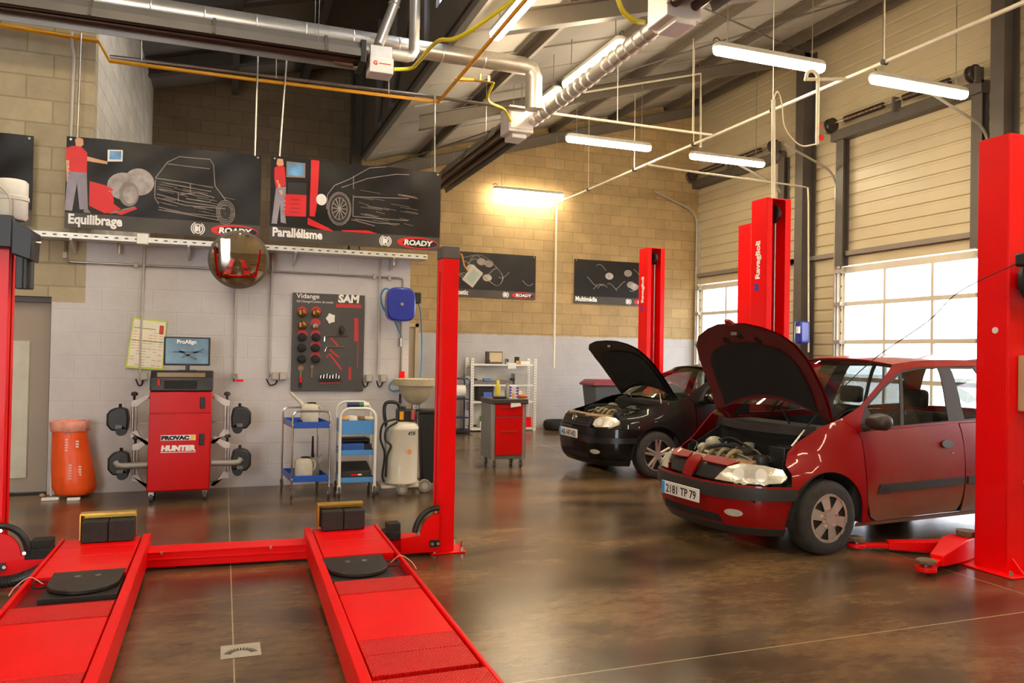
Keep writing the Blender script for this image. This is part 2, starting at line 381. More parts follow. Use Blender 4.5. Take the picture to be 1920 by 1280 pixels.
# sectional doors
DFR = mat('door_rail_white', '#d9d2c2', .45, 0, .04, 4); DGL = glass_mat('door_glass', (.95,.97,1,1), .6)
GUIDE = mat('door_track', '#b6aea0', .4, .5, .08, 8)
for i, (y0, y1) in enumerate(DOORS[:3]):
    rows = [(.06, .56), (.63, 1.2), (1.27, 1.84), (1.91, 2.5), (2.57, 3.07)]
    mb = MB()
    for za, zb in [(0, .63), (1.2, 1.27), (1.84, 1.91), (2.5, 2.57), (3.07, 3.18)]: mb.box(10.12, 10.17, y0+.02, y1-.02, za, zb)
    n = 3; pw = (y1-y0-.04) / n
    for k in range(n+1):
        yy = y0 + .02 + k*pw; e = .05 if k in (0, n) else .025
        mb.box(10.121, 10.168, max(y0+.02, yy-e), min(y1-.02, yy+e), .6, 3.1)
    d = struct(mb, 'door_%d' % (i+1), DFR, bevel=.004)
    for za, zb in rows[1:]:
        for k in range(n):
            ya = y0+.02+k*pw+(.05 if k == 0 else .025); yb = y0+.02+(k+1)*pw-(.05 if k == n-1 else .025)
            MB().box(10.14, 10.15, ya, yb, za, zb).build('pane', DGL, d)
    for y, s in ((y0, 1), (y1, -1)):                  # track with curve and horizontal run, tension springs side
        t = MB(); yc = y - s*.06
        path = [V((10.02, yc, 0)), V((10.02, yc, 4.55))] + arc((9.62, yc, 4.55), .4, 0, 75, 7)[1:] + [V((8.9, yc, 5.22))]
        t.tube(path, .022, 6); t.box(10.03, 10.1, yc-.05, yc+.05, 0, 4.6)
        t.build('track', GUIDE, d)
        h = MB()
        for zz in (.6, 1.24, 1.87, 2.53, 3.1): h.box(9.99, 10.12, min(yc, y+s*.1), max(yc, y+s*.1), zz-.03, zz+.03)
        h.build('hinge', GUIDE, d)
def at(u, v, ax, val):
    """point of the photograph on a real plane (x, y or z = val)"""
    d = RW.transposed() @ V((u-960, v-640, FPX)); t = (val - EYE['xyz'.index(ax)]) / d['xyz'.index(ax)]
    return EYE + d * t
# ---------------------------------------------------------------- steelwork
def hsec(mb, c, w, h, axis, a, b, t=.014):
    """H profile: flanges of width w, depth h; axis z (depth along x) or y (depth along z)"""
    x, y = c
    if axis == 'z':
        mb.box(x-h/2, x-h/2+t, y-w/2, y+w/2, a, b).box(x+h/2-t, x+h/2, y-w/2, y+w/2, a, b).box(x-h/2+t, x+h/2-t, y-.006, y+.006, a, b)
    else:
        mb.box(x-w/2, x+w/2, a, b, y-h/2, y-h/2+t).box(x-w/2, x+w/2, a, b, y+h/2-t, y+h/2).box(x-.006, x+.006, a, b, y-h/2+t, y+h/2-t)
    return mb
for y, lab in ((11.5, 'dark grey steel column standing between the two glazed roller doors'),
               (7.62, 'dark grey steel column on the cladding beside the tall red lift post with cable reel'),
               (3.0, 'dark grey steel column past the tall red lift post, out of sight'),):
    c = MB(); hsec(c, (9.93, y), .2, .3, 'z', 0, zr(9.9)-.2); c.box(9.76, 10.09, y-.15, y+.15, 0, .02)
    tag(c.build('steel_column', DSTEEL), lab, 'column')
for y, lab in ((12.2, 'slim dark jamb post at the edge of the roller door behind the black car'),
               (10.68, 'slim dark jamb post beside the upper corner of the nearer roller door'),
               (8.06, 'slim dark jamb post carrying the curved door track above the cable reel post')):
    c = MB(); hsec(c, (10.02, y), .17, .14, 'z', 3.19, 5.42)
    tag(c.build('jamb_post', DSTEEL), lab, 'post')
c = MB()
for a, b in ((12.3, 15.15), (10.76, 12.12), (11.7, 12.1), (8.14, 10.6), (3.4, 7.5)): c.box(10.02, 10.09, a, b, 3.36, 3.44)
o = c.build('girt_rail', mat('girt_steel', '#8a7f72', .5, 0, .05, 4), bevel=.004); tag(o, 'grey horizontal girt rail crossing the cladding above the roller doors', 'rail')
def header(y0, y1, lab):
    t = thing('door_header_beam', lab, 'beam', (9.95, (y0+y1)/2, 5.4))
    MB().box(9.9, 10.08, y0, y1, 5.37, 5.55).build('beam', DSTEEL, t, bevel=.006)
    m = MB(); m.cyl((9.84, y0+.1, 5.66), (9.84, y1-.1, 5.66), .018, n=8).build('shaft', STEEL, t)
    L_ = (y1-y0)
    for a, b in ((.16, .44), (.58, .86)):
        s = MB(); ya, yb = y0+L_*a, y0+L_*b
        s.cyl((9.84, ya, 5.66), (9.84, yb, 5.66), .045, n=12)
        for k in range(26):
            yy = ya + (yb-ya)*k/25; s.lathe([(.045, -.006), (.053, 0), (.045, .006)], (9.84, yy, 5.66), 'y', 12, False)
        s.build('torsion_spring', mat('spring_steel', '#5b4a42', .35, .7, .1, 9), t)
    for yy in (y0+.08, y1-.08):
        d = MB(); d.lathe([(.03, -.05), (.12, -.05), (.12, -.03), (.095, -.02), (.095, .02), (.12, .03), (.12, .05), (.03, .05)], (9.84, yy, 5.64), 'y', 20)
        d.build('cable_drum', mat('drum_dark', '#4a3f3a', .4, .5, .1, 6), t)
    for yy in (y0+.02, (y0+y1)/2, y1-.02): MB().box(9.8, 9.95, yy-.02, yy+.02, 5.5, 5.72).build('bracket', DSTEEL, t)
header(7.95, 10.85, 'dark beam with torsion spring shaft over the nearer roller door')
header(12.2, 15.15, 'dark beam with torsion spring shaft over the far roller door by the corner')
# rafters, purlins, valley beam
def slope_beam(mb, xa, xb, fz, y, w, h, drop, t=.014):
    for d0, d1, ww in ((0, t, w), (h-t, h, w), (t, h-t, .012)):
        mb.prism([(xa, fz(xa)-drop-d1), (xb, fz(xb)-drop-d1), (xb, fz(xb)-drop-d0), (xa, fz(xa)-drop-d0)], 'xz', y-ww/2, y+ww/2)
RAFT = mat('rafter_steel', '#6d6255', .55, 0, .08, 3)
for y, lab in ((15.05, 'sloping steel rafter lying against the far block wall'), (11.5, 'sloping steel rafter meeting the column between the roller doors'),
               (7.62, 'sloping steel rafter above the two burning lamps nearest the door wall'), (3.0, 'sloping steel rafter over the front bay'), (-1.5, 'sloping steel rafter over the entrance bay')):
    m = MB(); slope_beam(m, 2.7, 10.0, zr, y, .14, .22, .16); tag(m.build('roof_rafter', RAFT), lab, 'rafter')
PL = ['next to the dark valley beam', 'above the row of lamps along the heater', 'over the white air main', 'over the middle lamps', 'beside the door wall eaves', 'on top of the door wall']
for x, pl_ in zip((3.6, 5.0, 6.4, 7.8, 9.2, 9.95), PL):
    m = MB(); z = zr(x)-.03
    m.prism([(x-.05, z), (x+.004, z), (x+.004, z-.14), (x+.05, z-.14), (x+.05, z-.128), (x+.012, z-.128), (x+.012, z-.012), (x-.05, z-.012)], 'xz', -4.9, 15.2)
    tag(m.build('roof_purlin', RAFT), 'long roof purlin ' + pl_, 'purlin')
m = MB(); hsec(m, (2.6, 5.42), .16, .25, 'y', -4.9, 16.3)
tag(m.build('valley_beam', mat('valley_steel', '#4d4640', .5, 0, .06, 2)), 'big dark steel beam under the glazing strip, running above the yellow gas pipe', 'beam')
c = MB(); hsec(c, (2.5, 15.9), .3, .34, 'z', 0, 7.6); tag(c.build('steel_column', DSTEEL), 'dark steel column rising behind the wall banner to the valley beam', 'column')
for y, lab in ((12.65, 'slim grey post of the glazing strip above the silver duct end'), (10.4, 'slim grey post of the glazing strip just before its bright window'), (13.9, 'slim grey post of the glazing strip close to the dark column')):
    c = MB(); c.box(2.47, 2.55, y-.06, y+.06, 5.55, 7.5); tag(c.build('glazing_post', mat('post_bluegrey', '#7d7c7e', .45, .2, .06, 4)), lab, 'post')
for ya, yb, n_ in ((12.65, 10.4, 'a'), (13.9, 12.65, 'b')):
    m = MB().cyl((2.5, ya, 5.6), (2.5, yb, 7.5), .03, n=6); tag(m.build('diagonal_brace', DSTEEL), 'thin diagonal brace across the dark cladding ' + ('beside the bright window' if n_ == 'a' else 'next to the dark column'), 'brace')
for y, lab in ((14.6, 'dark rafter of the left roof close to the recess wall'), (12.0, 'dark rafter of the left roof above the silver duct'), (9.9, 'dark rafter of the left roof crossing over the heater')):
    m = MB(); slope_beam(m, -1.3, 2.5, zl, y, .18, .3, .02); tag(m.build('roof_rafter', mat('rafter_dark', '#453f3a', .6)), lab, 'rafter')
for x, lab in ((.1, 'dark purlin of the left roof nearest the block recess'), (1.4, 'dark purlin of the left roof nearest the glazing strip')):
    m = MB().box(x-.06, x+.06, 2, 16.3, zl(x)-.32, zl(x)-.1); tag(m.build('roof_purlin', mat('rafter_dark', '#453f3a', .6)), lab, 'purlin')
for a, b, lab in (((5.0, 11.3), (9.65, 7.8), 'thin round wind brace crossing the ceiling from the column to the lamps'), ((5.0, 7.8), (9.65, 11.3), 'thin round wind brace crossing the other way over the lamps'), ((2.8, 15.0), (6.4, 11.6), 'thin round wind brace in the roof corner by the far wall')):
    m = MB().cyl((a[0], a[1], zr(a[0])-.2-.03*(a[1] < 8)), (b[0], b[1], zr(b[0])-.2-.03*(a[1] < 8)), .014, n=6); tag(m.build('wind_brace', DSTEEL), lab, 'brace')
# ---------------------------------------------------------------- lamps
DIFF = mat('lamp_diffuser', (.9, .88, .82, 1), .4, var=.02, emit=LAMP_COL, estr=LAMP)
LAMPB = mat('lamp_housing', '#c9c4b8', .5, 0, .05, 6)
def stadium(l, w, z, n=8):
    r = w/2; o = []
    for cx, a0 in ((l/2-r, -90), (-l/2+r, 90)):
        for k in range(n+1):
            a = math.radians(a0 + 180*k/n); o.append((cx + r*math.cos(a), r*math.sin(a), z))
    return o
def lamp_proto():
    t = thing('fluorescent_light', 'x', 'ceiling light')
    MB().rings([stadium(1.5, .1, .09), stadium(1.57, .13, .06), stadium(1.57, .135, .03)]).build('housing', LAMPB, t, world=False)
    MB().rings([stadium(1.56, .13, .03), stadium(1.56, .13, 0), stadium(1.54, .115, -.03), stadium(1.5, .08, -.045)]).build('diffuser', DIFF, t, world=False)
    for x in (-.6, .6): MB().cyl((x, 0, .05), (x, 0, 1.0), .006, n=6).build('hanger', STEEL, t, world=False)
    m = MB(); m.tube(arc((-.74, 0, .09), .05, 20, 170, 6), .006, 6).build('cable_loop', BLACK, t, world=False)
    return t
LP = lamp_proto()
LAMPS = [((5.9, 7.44, 5.05), 0, 'lit fluorescent tube light nearest the ceiling heater, hung crosswise'),
    ((7.99, 7.25, 4.95), 0, 'lit fluorescent tube light nearest the door wall, over the bent pipe loop'),
    ((5.89, 11.46, 5.05), 0, 'lit fluorescent tube light hanging in front of the block wall below the cross pipe'),
    ((8.3, 11.59, 5.05), 0, 'lit fluorescent tube light hanging beside the far roller door header'),
    ((5.85, 14.95, 4.87), 0, 'lit fluorescent tube light glowing close against the far block wall'),
    ((4.08, 8.43, 5.05), 90, 'lit fluorescent tube light between heater box and ringed flexible duct, longest in its row'),
    ((4.08, 10.2, 5.05), 90, 'lit fluorescent tube light partly behind the upright silver duct elbow'),
    ((2.68, 7.2, 5.0), 90, 'lit fluorescent tube light under the dark valley beam beside the yellow pipe')]
HID = [((-1.0, 6.3, 5.05), 0), ((5.9, 3.4, 5.05), 0), ((8.0, 3.4, 5.05), 0), ((5.9, -.6, 5.05), 0), ((8.0, -.6, 5.05), 0), ((4.5, 2.2, 5.05), 90), ((4.5, -2, 5.05), 90), ((-2.2, 4.6, 5.05), 90), ((-2.6, 1.2, 5.05), 90), ((.4, -.6, 5.05), 90)]  # unseen lamps added overhead to brighten the front and left bays
first = True
for loc, rz, lab in LAMPS + [(a, b, 'added fluorescent tube light brightening the bays, out of sight overhead') for a, b in HID]:
    if first: o = LP; o.location = loc; o.rotation_euler.z = math.radians(rz); o['label'] = lab; first = False
    else: o = dup(LP, loc, math.radians(rz), lab)
    o['group'] = 'fluorescent lights under the roof'
    for ch in o.children:
        if ch.name.startswith('hanger'): ch.scale.z = (zr(max(loc[0], 2.5)) - .1 - loc[2]) / 1.0
# ---------------------------------------------------------------- gas radiant heaters and their ducts
REFL = mat('heater_reflector', '#857e76', .4, .5, .1, 3); HBOX = mat('heater_white', '#ded5cf', .4, 0, .04, 5)
def heater(lab, base, rz, length, mark=True, chain=.78):
    t = thing('radiant_heater', lab, 'heater', base, rz)      # local +x runs from the burner along the reflector
    if mark:
        b = MB().box(-.31, -.05, -.12, .12, -.2, -.03); b.build('burner_box', HBOX, t, world=False, bevel=.008)
        b = MB().cyl((-.5, 0, .06), (-.0, 0, .06), .06, n=20); b.box(-.3, -.06, -.08, .08, -.03, .11); b.build('fan_housing', mat('fan_silver', '#d5cec6', .35, .6, .1, 6), t, world=False, bevel=.006)
        MB().cyl((0, -.1, -.1), (.1, -.1, -.1), .03, n=12).build('ignition_tube', CHROME, t, world=False)
        b = MB().box(.0, .06, -.2, .2, -.14, .1); b.build('end_plate', BPLAS, t, world=False, bevel=.006)
        MB().cyl((.1, -.14, -.06), (.3, -.14, -.05), .03, n=10).build('sight_tube', mat('sight_copper', '#b09078', .35, .7), t, world=False)
    else:
        b = MB().box(-.36, -.02, -.17, .17, -.14, .2); b.box(-.3, 0, -.1, .1, -.2, -.14)
        b.build('burner_box', HBOX, t, world=False, bevel=.01)
        MB().box(-.37, -.36, -.15, .15, -.1, .17).build('cover_plate', HBOX, t, world=False, bevel=.003)
    if mark:
        m = MB(); lettering(m, 'G', (-.09, .122, -.12), (-1,0,0), (0,0,1), .06, bold=.003); m.build('red_lettering', mat('print_red', '#c8202a', .5), t, world=False); m = MB(); m.box(-.28, -.15, .12, .123, -.105, -.095)
        m.build('red_stripe', mat('print_red', '#c8202a', .5), t, world=False)
    m = MB()
    for y in (-.1, .1): m.cyl((-.02, y, -.02), (length, y, -.02), .045, n=12)
    m.tube(arc((length, 0, -.02), .1, -90, 90, 8, 'xy'), .045, 12)
    m.build('burner_tube', mat('burner_tube', '#5a453c', .4, .7, .15, 5), t, world=False)
    pr = [(-.23, -.09), (-.2, .0), (-.13, .09), (.13, .09), (.2, .0), (.23, -.09), (.222, -.09), (.193, -.004), (.127, .08), (-.127, .08), (-.193, -.004), (-.222, -.09)]
    m = MB(); m.prism(pr, 'yz', .06, length + .2); m.build('reflector', REFL, t, world=False, smooth=0)
    for k in range(int(length/1.1)): m = MB(); m.prism([(-.235, -.09), (-.205, .0), (-.13, .1), (.13, .1), (.205, .0), (.235, -.09), (.242, -.085), (.135, .11), (-.135, .11), (-.242, -.085)], 'yz', .4+k*1.1, .43+k*1.1); m.build('reflector_band', DSTEEL, t, world=False, smooth=0)
    for k in range(2):
        for y in (-.2, .2): MB().cyl((.5 + k*(length-.9), y, .0), (.5 + k*(length-.9), y, chain), .004, n=5).build('suspension_chain', STEEL, t, world=False)
    return t
heater('radiant gas heater along the wall side with red lettered burner box and long dark trough', (1.36, 8.5, 4.79), PI, 6.2, chain=1.2)
heater('radiant gas heater whose dark trough slants down behind the second wall banner', (3.55, 9.75, 4.58), PI/2, 3.9, False)
heater('radiant gas heater hanging at the top edge with white burner box and yellow hose', (3.64, 5.7, 4.62), -PI/2, 3.2, False)
DUCT = mat('silver_duct', '#cfc8be', .36, .8, .1, 5, .1, 25)
def duct(name, lab, pts, r, pitch=.14, rib=.006):
    m = MB(); m.tube(pts, r, 16)
    for a, b in zip(pts[:-1], pts[1:]):
        a, b = V(a), V(b); L_ = (b-a).length; n = int(L_/pitch)
        for k in range(1, n):
            p = a.lerp(b, k/n); d = (b-a).normalized()*.008
            m.tube([p-d, p, p+d], [r, r+rib, r], 16, cap=False)
    o = m.build(name, DUCT); return tag(o, lab, 'duct')
duct('spiral_duct', 'long silver spiral duct running over the wall heater and elbowing down beside the lamp row', [(-5, 9.0, 5.15), (3.42, 9.0, 5.15), (3.52, 9.0, 5.12), (3.56, 9.0, 5.02), (3.56, 9.0, 4.62)], .105, .5, .004)
duct('flue_pipe', 'bright vertical flue pipe with elbow entering the lettered burner box', [(1.84, 8.5, 4.85), (1.88, 8.5, 4.86), (1.92, 8.5, 4.92), (1.92, 8.5, 7.2)], .06, .6, .003)
duct('flexible_duct', 'short dark ribbed flexible duct climbing from the lettered burner box', spline([(1.52, 8.5, 4.93), (1.6, 8.55, 5.15), (1.72, 8.6, 5.5), (1.9, 8.65, 6.1)], 4), .055, .05, .012)
duct('flexible_duct', 'long ringed flexible duct lying between the two heaters of the lamp row', [(3.72, 9.6, 4.62), (3.70, 8.6, 4.6), (3.68, 7.4, 4.6), (3.66, 6.2, 4.6)], .075, .17, .016)
# ---------------------------------------------------------------- pipes overhead
def pipe(name, lab, pts, r, m, cat='pipe', n=8, hang=None, bosses=None):
    """thing: the run of pipe, with hangers and clips as parts"""
    if not hang and not bosses:
        return tag(MB().tube(pts, r, n).build(name, m), lab, cat)
    o = tag(MB().tube(pts, r, n).build(name, m), lab, cat)
    for p, top in hang or []:
        MB().cyl((p[0], p[1], p[2]), (p[0]-.01, p[1], top), .006, n=5).build('hanger', PIPEW if m is PIPEW else STEEL, o)
    for a, b, rr in bosses or []:
        MB().cyl(a, b, rr, n=8).build('clip', BLACK, o)
    return o
yM = 15.12
def zmid(x): return zr(x) - .2
hp = [((6.55, y, 4.78), zmid(6.5)) for y in (13.6, 11.8, 10.0, 8.2, 6.4, 4.6)]
pipe('compressed_air_main', 'long white air main crossing under the roof and dropping down the far block wall', [(6.55, -3, 4.76), (6.55, yM, 4.76), (6.55, yM, 1.28)], .022, PIPEW, hang=hp, bosses=[((6.52, p[0][1], 4.76), (6.58, p[0][1], 4.76), .03) for p in hp])
pipe('branch_pipe', 'white branch pipe joining the air main above the middle lamps', [(3.9, 9.5, 4.77), (6.53, 9.5, 4.77)], .018, PIPEW, hang=[((5.0, 9.5, 4.78), zmid(5)), ((6.2, 9.5, 4.78), zmid(6.2))])
pipe('branch_pipe', 'thin white branch pipe under the far lamps heading to the door wall', [at(1210, 308, 'y', 11.15), at(1300, 322, 'y', 11.15), at(1502, 349, 'y', 11.15), at(1515, 352, 'y', 11.15), at(1516, 380, 'y', 11.15), at(1516, 660, 'y', 11.15)], .016, PIPEW)
a_, b_, c_ = at(1095, 173, 'y', 11.2), at(1314, 138, 'y', 11.2), at(1314, 275, 'y', 11.2)
pipe('roof_conduit', 'white conduit following the rafter then dropping over the crosswise lamp', [a_, b_, c_], .018, PIPEW)
u0 = V((6.55, 6.95, 4.76)); lp = [V((6.35, 6.95, 4.80))] + arc((6.22, 6.95, 4.8), .1, 0, 180, 8)
q = at(1532, 270, 'y', 6.9)
p = thing('air_drop', 'white bent air drop with red valve and hose feeding the tall lift post', 'pipe', (q.x, q.y, q.z))
x0 = q.x
MB().tube([(6.55, 6.95, 4.76), (x0-.16, 6.92, 4.66)] + arc((x0-.08, 6.9, 4.68), .08, 180, 0, 8) + [(x0, 6.9, 4.0), (x0, 6.9, q.z)], .02, 8).build('bent_pipe', PIPEW, p)
MB().box(x0+.02, x0+.07, 6.88, 6.92, q.z+.05, q.z+.1).cyl((x0, 6.9, q.z+.1), (x0+.04, 6.9, q.z+.22), .012, n=6).build('valve_lever', RED, p)
r_ = at(1450, 187, 'y', 6.9); r2 = at(1450, 372, 'y', 6.9)
MB().tube(spline([(x0, 6.9, q.z), at(1500, 272, 'y', 6.9), at(1472, 240, 'y', 6.9), at(1466, 195, 'y', 6.9), at(1458, 172, 'y', 6.9), at(1450, 187, 'y', 6.9)], 6), .008, 6).build('hose', PIPEW, p)
MB().cyl(r_, r2, .022, n=8).build('down_pipe', PIPEW, p)
gy = 9.3
g = pipe('gas_pipe', 'yellow gas pipe crossing below the heater and turning under the valley beam', [(-5, gy, 4.93), at(185, 78, 'y', gy), at(205, 114, 'y', gy), at(480, 150, 'y', gy), (2.42, gy, 4.66), (2.40, 4.6, 4.68)], .022, YEL, hang=[((-.9, gy, 4.68), 5.2), ((.5, gy, 4.68), 5.3), ((1.8, gy, 4.68), 5.3)])
for yy in (6.05, 8.5):
    MB().cyl((2.4, yy, 4.68), (2.62, yy, 4.7), .02, n=8).build('branch', YEL, g)
    MB().cyl((2.62, yy, 4.7), (2.86, yy, 4.7), .016, n=8).cyl((2.7, yy, 4.7), (2.7, yy, 4.78), .014, n=6).cyl((2.8, yy, 4.7), (2.8, yy, 4.77), .018, n=6).build('stop_valve', mat('brass', '#b89a55', .35, .9), g)
tag(MB().tube(spline([(2.4, 6.2, 4.72), at(868, 66, 'y', 6.6), at(820, 78, 'y', 7.2), at(785, 115, 'y', 8.0), at(770, 128, 'y', 8.4), at(738, 130, 'y', 8.4)], 8), .02, 8).build('gas_hose', YHOSE), 'yellow gas hose swinging from the gas pipe to the lettered burner box', 'hose')
tag(MB().tube(spline([(2.86, 8.5, 4.7), at(915, 188, 'y', 8.8), at(945, 205, 'y', 9.2), at(958, 228, 'y', 9.4)], 8), .017, 8).build('gas_hose', YHOSE), 'yellow gas hose drooping to the burner box of the slanting heater', 'hose')
tag(MB().tube(spline([at(1150, -40, 'y', 5.9), at(1165, 15, 'y', 5.9), at(1188, 38, 'y', 5.9), at(1207, 42, 'y', 5.95)], 8), .022, 8).build('gas_hose', YHOSE), 'yellow gas hose at the top edge entering the white burner box', 'hose')
pipe('water_pipe', 'grey metal pipe running just above the yellow gas pipe', [at(206, 106, 'y', 9.36), at(480, 140, 'y', 9.36), at(800, 180, 'y', 9.36), at(985, 206, 'y', 9.36)], .022, STEEL)
pipe('wall_conduit', 'grey bent conduit dropping down the block wall to the left banner', [at(134, 60, 'y', 9.3), at(134, 80, 'y', 9.3), at(138, 106, 'y', 9.38), at(137, 135, 'y', 9.38), at(132, 256, 'y', 9.38)], .018, CONDUIT)
RODS = [('banner_rod', 'thin hanging rod at the outer end of the balancing banner', (152, 62), (144, 262), 9.28), ('banner_rod', 'thin hanging rod at the inner end of the balancing banner', (484, 90), (478, 292), 9.28),
        ('banner_rod', 'thin hanging rod above the alignment banner, outer end', (538, 100), (524, 298), 9.28), ('banner_rod', 'thin hanging rod above the alignment banner, inner end', (815, 180), (815, 322), 9.26)]
for n_, lab, a, b, y in RODS: tag(MB().cyl(at(*a, 'y', y), at(*b, 'y', y), .009, n=6).build(n_, STEEL), lab, 'rod')
# ---------------------------------------------------------------- four-post lift in the front bay
def diamond_mat():
    m = mat('red_tread_plate', '#dc0a08', .42, 0, .06, 5, coat=.08, spec=.3)
    nt = m.node_tree; b = nt.nodes['Principled BSDF']; L = nt.links.new; N = nt.nodes.new
    g = N('ShaderNodeNewGeometry'); hs = []
    for a in (.6, -.6):
        mp = N('ShaderNodeMapping'); mp.inputs['Rotation'].default_value = (0, 0, a); L(g.outputs['Position'], mp.inputs[0])
        w = N('ShaderNodeTexWave'); w.inputs['Scale'].default_value = 22; w.inputs['Distortion'].default_value = 1.2; w.inputs['Detail Scale'].default_value = 4; L(mp.outputs[0], w.inputs['Vector'])
        hs.append(w.outputs['Fac'])
    mx = N('ShaderNodeMath'); mx.operation = 'MULTIPLY'; L(hs[0], mx.inputs[0]); L(hs[1], mx.inputs[1])
    bp = N('ShaderNodeBump'); bp.inputs['Strength'].default_value = .7; bp.inputs['Distance'].default_value = .012; L(mx.outputs[0], bp.inputs['Height']); L(bp.outputs['Normal'], b.inputs['Normal'])
    return m
TREAD = diamond_mat()
BOLT = mat('bolt_steel', '#d8d2c8', .3, .9, .05, 9)
DKRED = mat('dark_red_recess', '#6e0a0a', .5, 0, .08, 5)
four = thing('four_post_lift', 'bright red four-post lift lowered to the floor, two long runways and a cross beam', 'vehicle lift', (.1, 4, 0))
def runway(xa0, xa1, ya, xb0, xb1, yb, inner):
    """xa = edges at the far end y=ya, xb = edges at the near end y=yb; inner = side of the wide lip (+1 right edge)"""
    def X(u, y):
        t = (ya - y) / (ya - yb); a, b = xa0 + (xb0-xa0)*t, xa1 + (xb1-xa1)*t
        return a + (b-a)*u
    def strip(mb, u0, u1, y0, y1, z0, z1):
        A = [(X(u0,y0),y0), (X(u1,y0),y0), (X(u1,y1),y1), (X(u0,y1),y1)]
        mb.prism(A, 'xy', z0, z1)
    wi, wo = (.09, .04)
    l, r = (wo, wi) if inner > 0 else (wi, wo)
    m = MB(); strip(m, 0, l, yb, ya, .03, .2); strip(m, 1-r, 1, yb, ya, .03, .2); strip(m, l, 1-r, yb, ya, .03, .14)
    o = m.build('runway', RED, four, bevel=.006)
    g = .018; le, re = l+g, 1-r-g
    m = MB()
    for k in range(4): strip(m, le, re, 5.36+k*(ya-5.4)/4, 5.36+(k+1)*(ya-5.4)/4-.008, .14, .196)
    m.build('deck_plank', RED, o, bevel=.003)
    m = MB(); strip(m, le, re, 4.54, 4.80, .14, .19); m.build('tread_strip', TREAD, o, bevel=.003)
    m = MB(); strip(m, le, re, 3.80, 4.53, .14, .188); m.build('slip_plate', RED, o, bevel=.004)
    m = MB(); strip(m, le, re, 3.60, 3.79, .14, .19); m.build('tread_strip', TREAD, o, bevel=.003)
    m = MB(); strip(m, le, re, 3.36, 3.59, .14, .192); m.build('tread_strip', TREAD, o, bevel=.003)
    m = MB(); strip(m, l, 1-r, yb, 3.30, .14, .198); m.build('rear_deck', TREAD, o, bevel=.003)
    m = MB(); strip(m, l+.002, 1-r-.002, 3.3, 5.36, .141, .144); m.build('recess', DKRED, o)
    return o
RR = runway(.62, 1.185, 6.26, .54, 1.13, 1.7, -1)
RL = runway(-1.06, -.475, 6.38, -1.085, -.45, 1.7, 1)
def fpost(cx, cy, s, h=2.33):
    """post with its slot on the side s (-1 towards left)"""
    w, d = .135, .17
    m = MB(); x0, x1 = cx-w/2, cx+w/2; y0, y1 = cy, cy+d; t = .02
    m.box(x0, x1, y0, y0+t, .012, h)
    sx = x0 if s < 0 else x1-t; ox = x1-t if s < 0 else x0
    m.box(ox, ox+t, y0+t, y1, .012, h).box(x0, x1, y1-t, y1, .012, h)
    m.box(sx, sx+t, y0+t, y0+.065, .012, h).box(sx, sx+t, y1-.06, y1-t, .012, h).box(sx, sx+t, y0+.065, y1-.06, h-.1, h)
    m.box(cx-.13, cx+.15, cy-.06, cy+.28, 0, .014)
    for bx in (cx-.1, cx+.12):
        m.prism([(bx-.004, .014), (bx+.004, .014), (bx+.004, .09)], 'xz', cy-.04, cy)
    o = m.build('post', RED, four, bevel=.004)
    MB().box(x0-.004, x1+.004, y0-.004, y1+.004, h, h+.1).build('post_cap', mat('cap_grey', '#5c544f', .6, 0, .05, 6), o, bevel=.008)
    for bx, by in ((cx-.1, cy-.035), (cx+.12, cy-.035), (cx+.12, cy+.2)): MB().cyl((bx, by, .01), (bx, by, .04), .014, n=6).build('anchor_bolt', BOLT, o)
    MB().cyl((cx, cy+.09, .02), (cx, cy+.09, h), .018, n=8).build('lift_rod', mat('rod_dark_red', '#8a1210', .4, .3, .06, 7), o)
    return o
PR = fpost(1.685, 5.98, -1); PLF = fpost(-1.455, 6.2, 1)
# motor unit on the far left post
m = MB(); m.box(-1.56, -1.355, 6.1, 6.32, 2.24, 2.46); m.prism([(-1.36, 2.2), (-1.24, 2.16), (-1.23, 2.36), (-1.36, 2.44)], 'xz', 6.1, 6.34); m.build('drive_cover', BPLAS, PLF, bevel=.008)
m = MB(); m.lathe([(.085, 2.44), (.1, 2.46), (.1, 2.57), (.107, 2.575), (.107, 2.6), (.1, 2.605), (.1, 2.7), (.085, 2.715)], (-1.39, 6.22, 0), 'z', 24)
m.build('motor', mat('motor_grey', '#cfc9ba', .45, 0, .06, 8), PLF)
MB().tube(spline([(-1.5, 6.12, 2.68), (-1.42, 6.1, 2.64), (-1.37, 6.1, 2.56), (-1.37, 6.11, 2.45)], 5), .008, 6).build('motor_cable', CONDUIT, PLF)
m = MB(); m.cyl((-1.29, 6.23, 2.2), (-1.29, 6.23, 1.97), .045, n=16); m.box(-1.35, -1.29, 6.19, 6.27, 1.97, 2.2); m.build('oil_tank', BPLAS, PLF, bevel=.005)
m = MB().cyl((-1.25, 6.2, 2.29), (-1.2, 6.2, 2.29), .012, n=8).build('end_switch', BOLT, PLF)
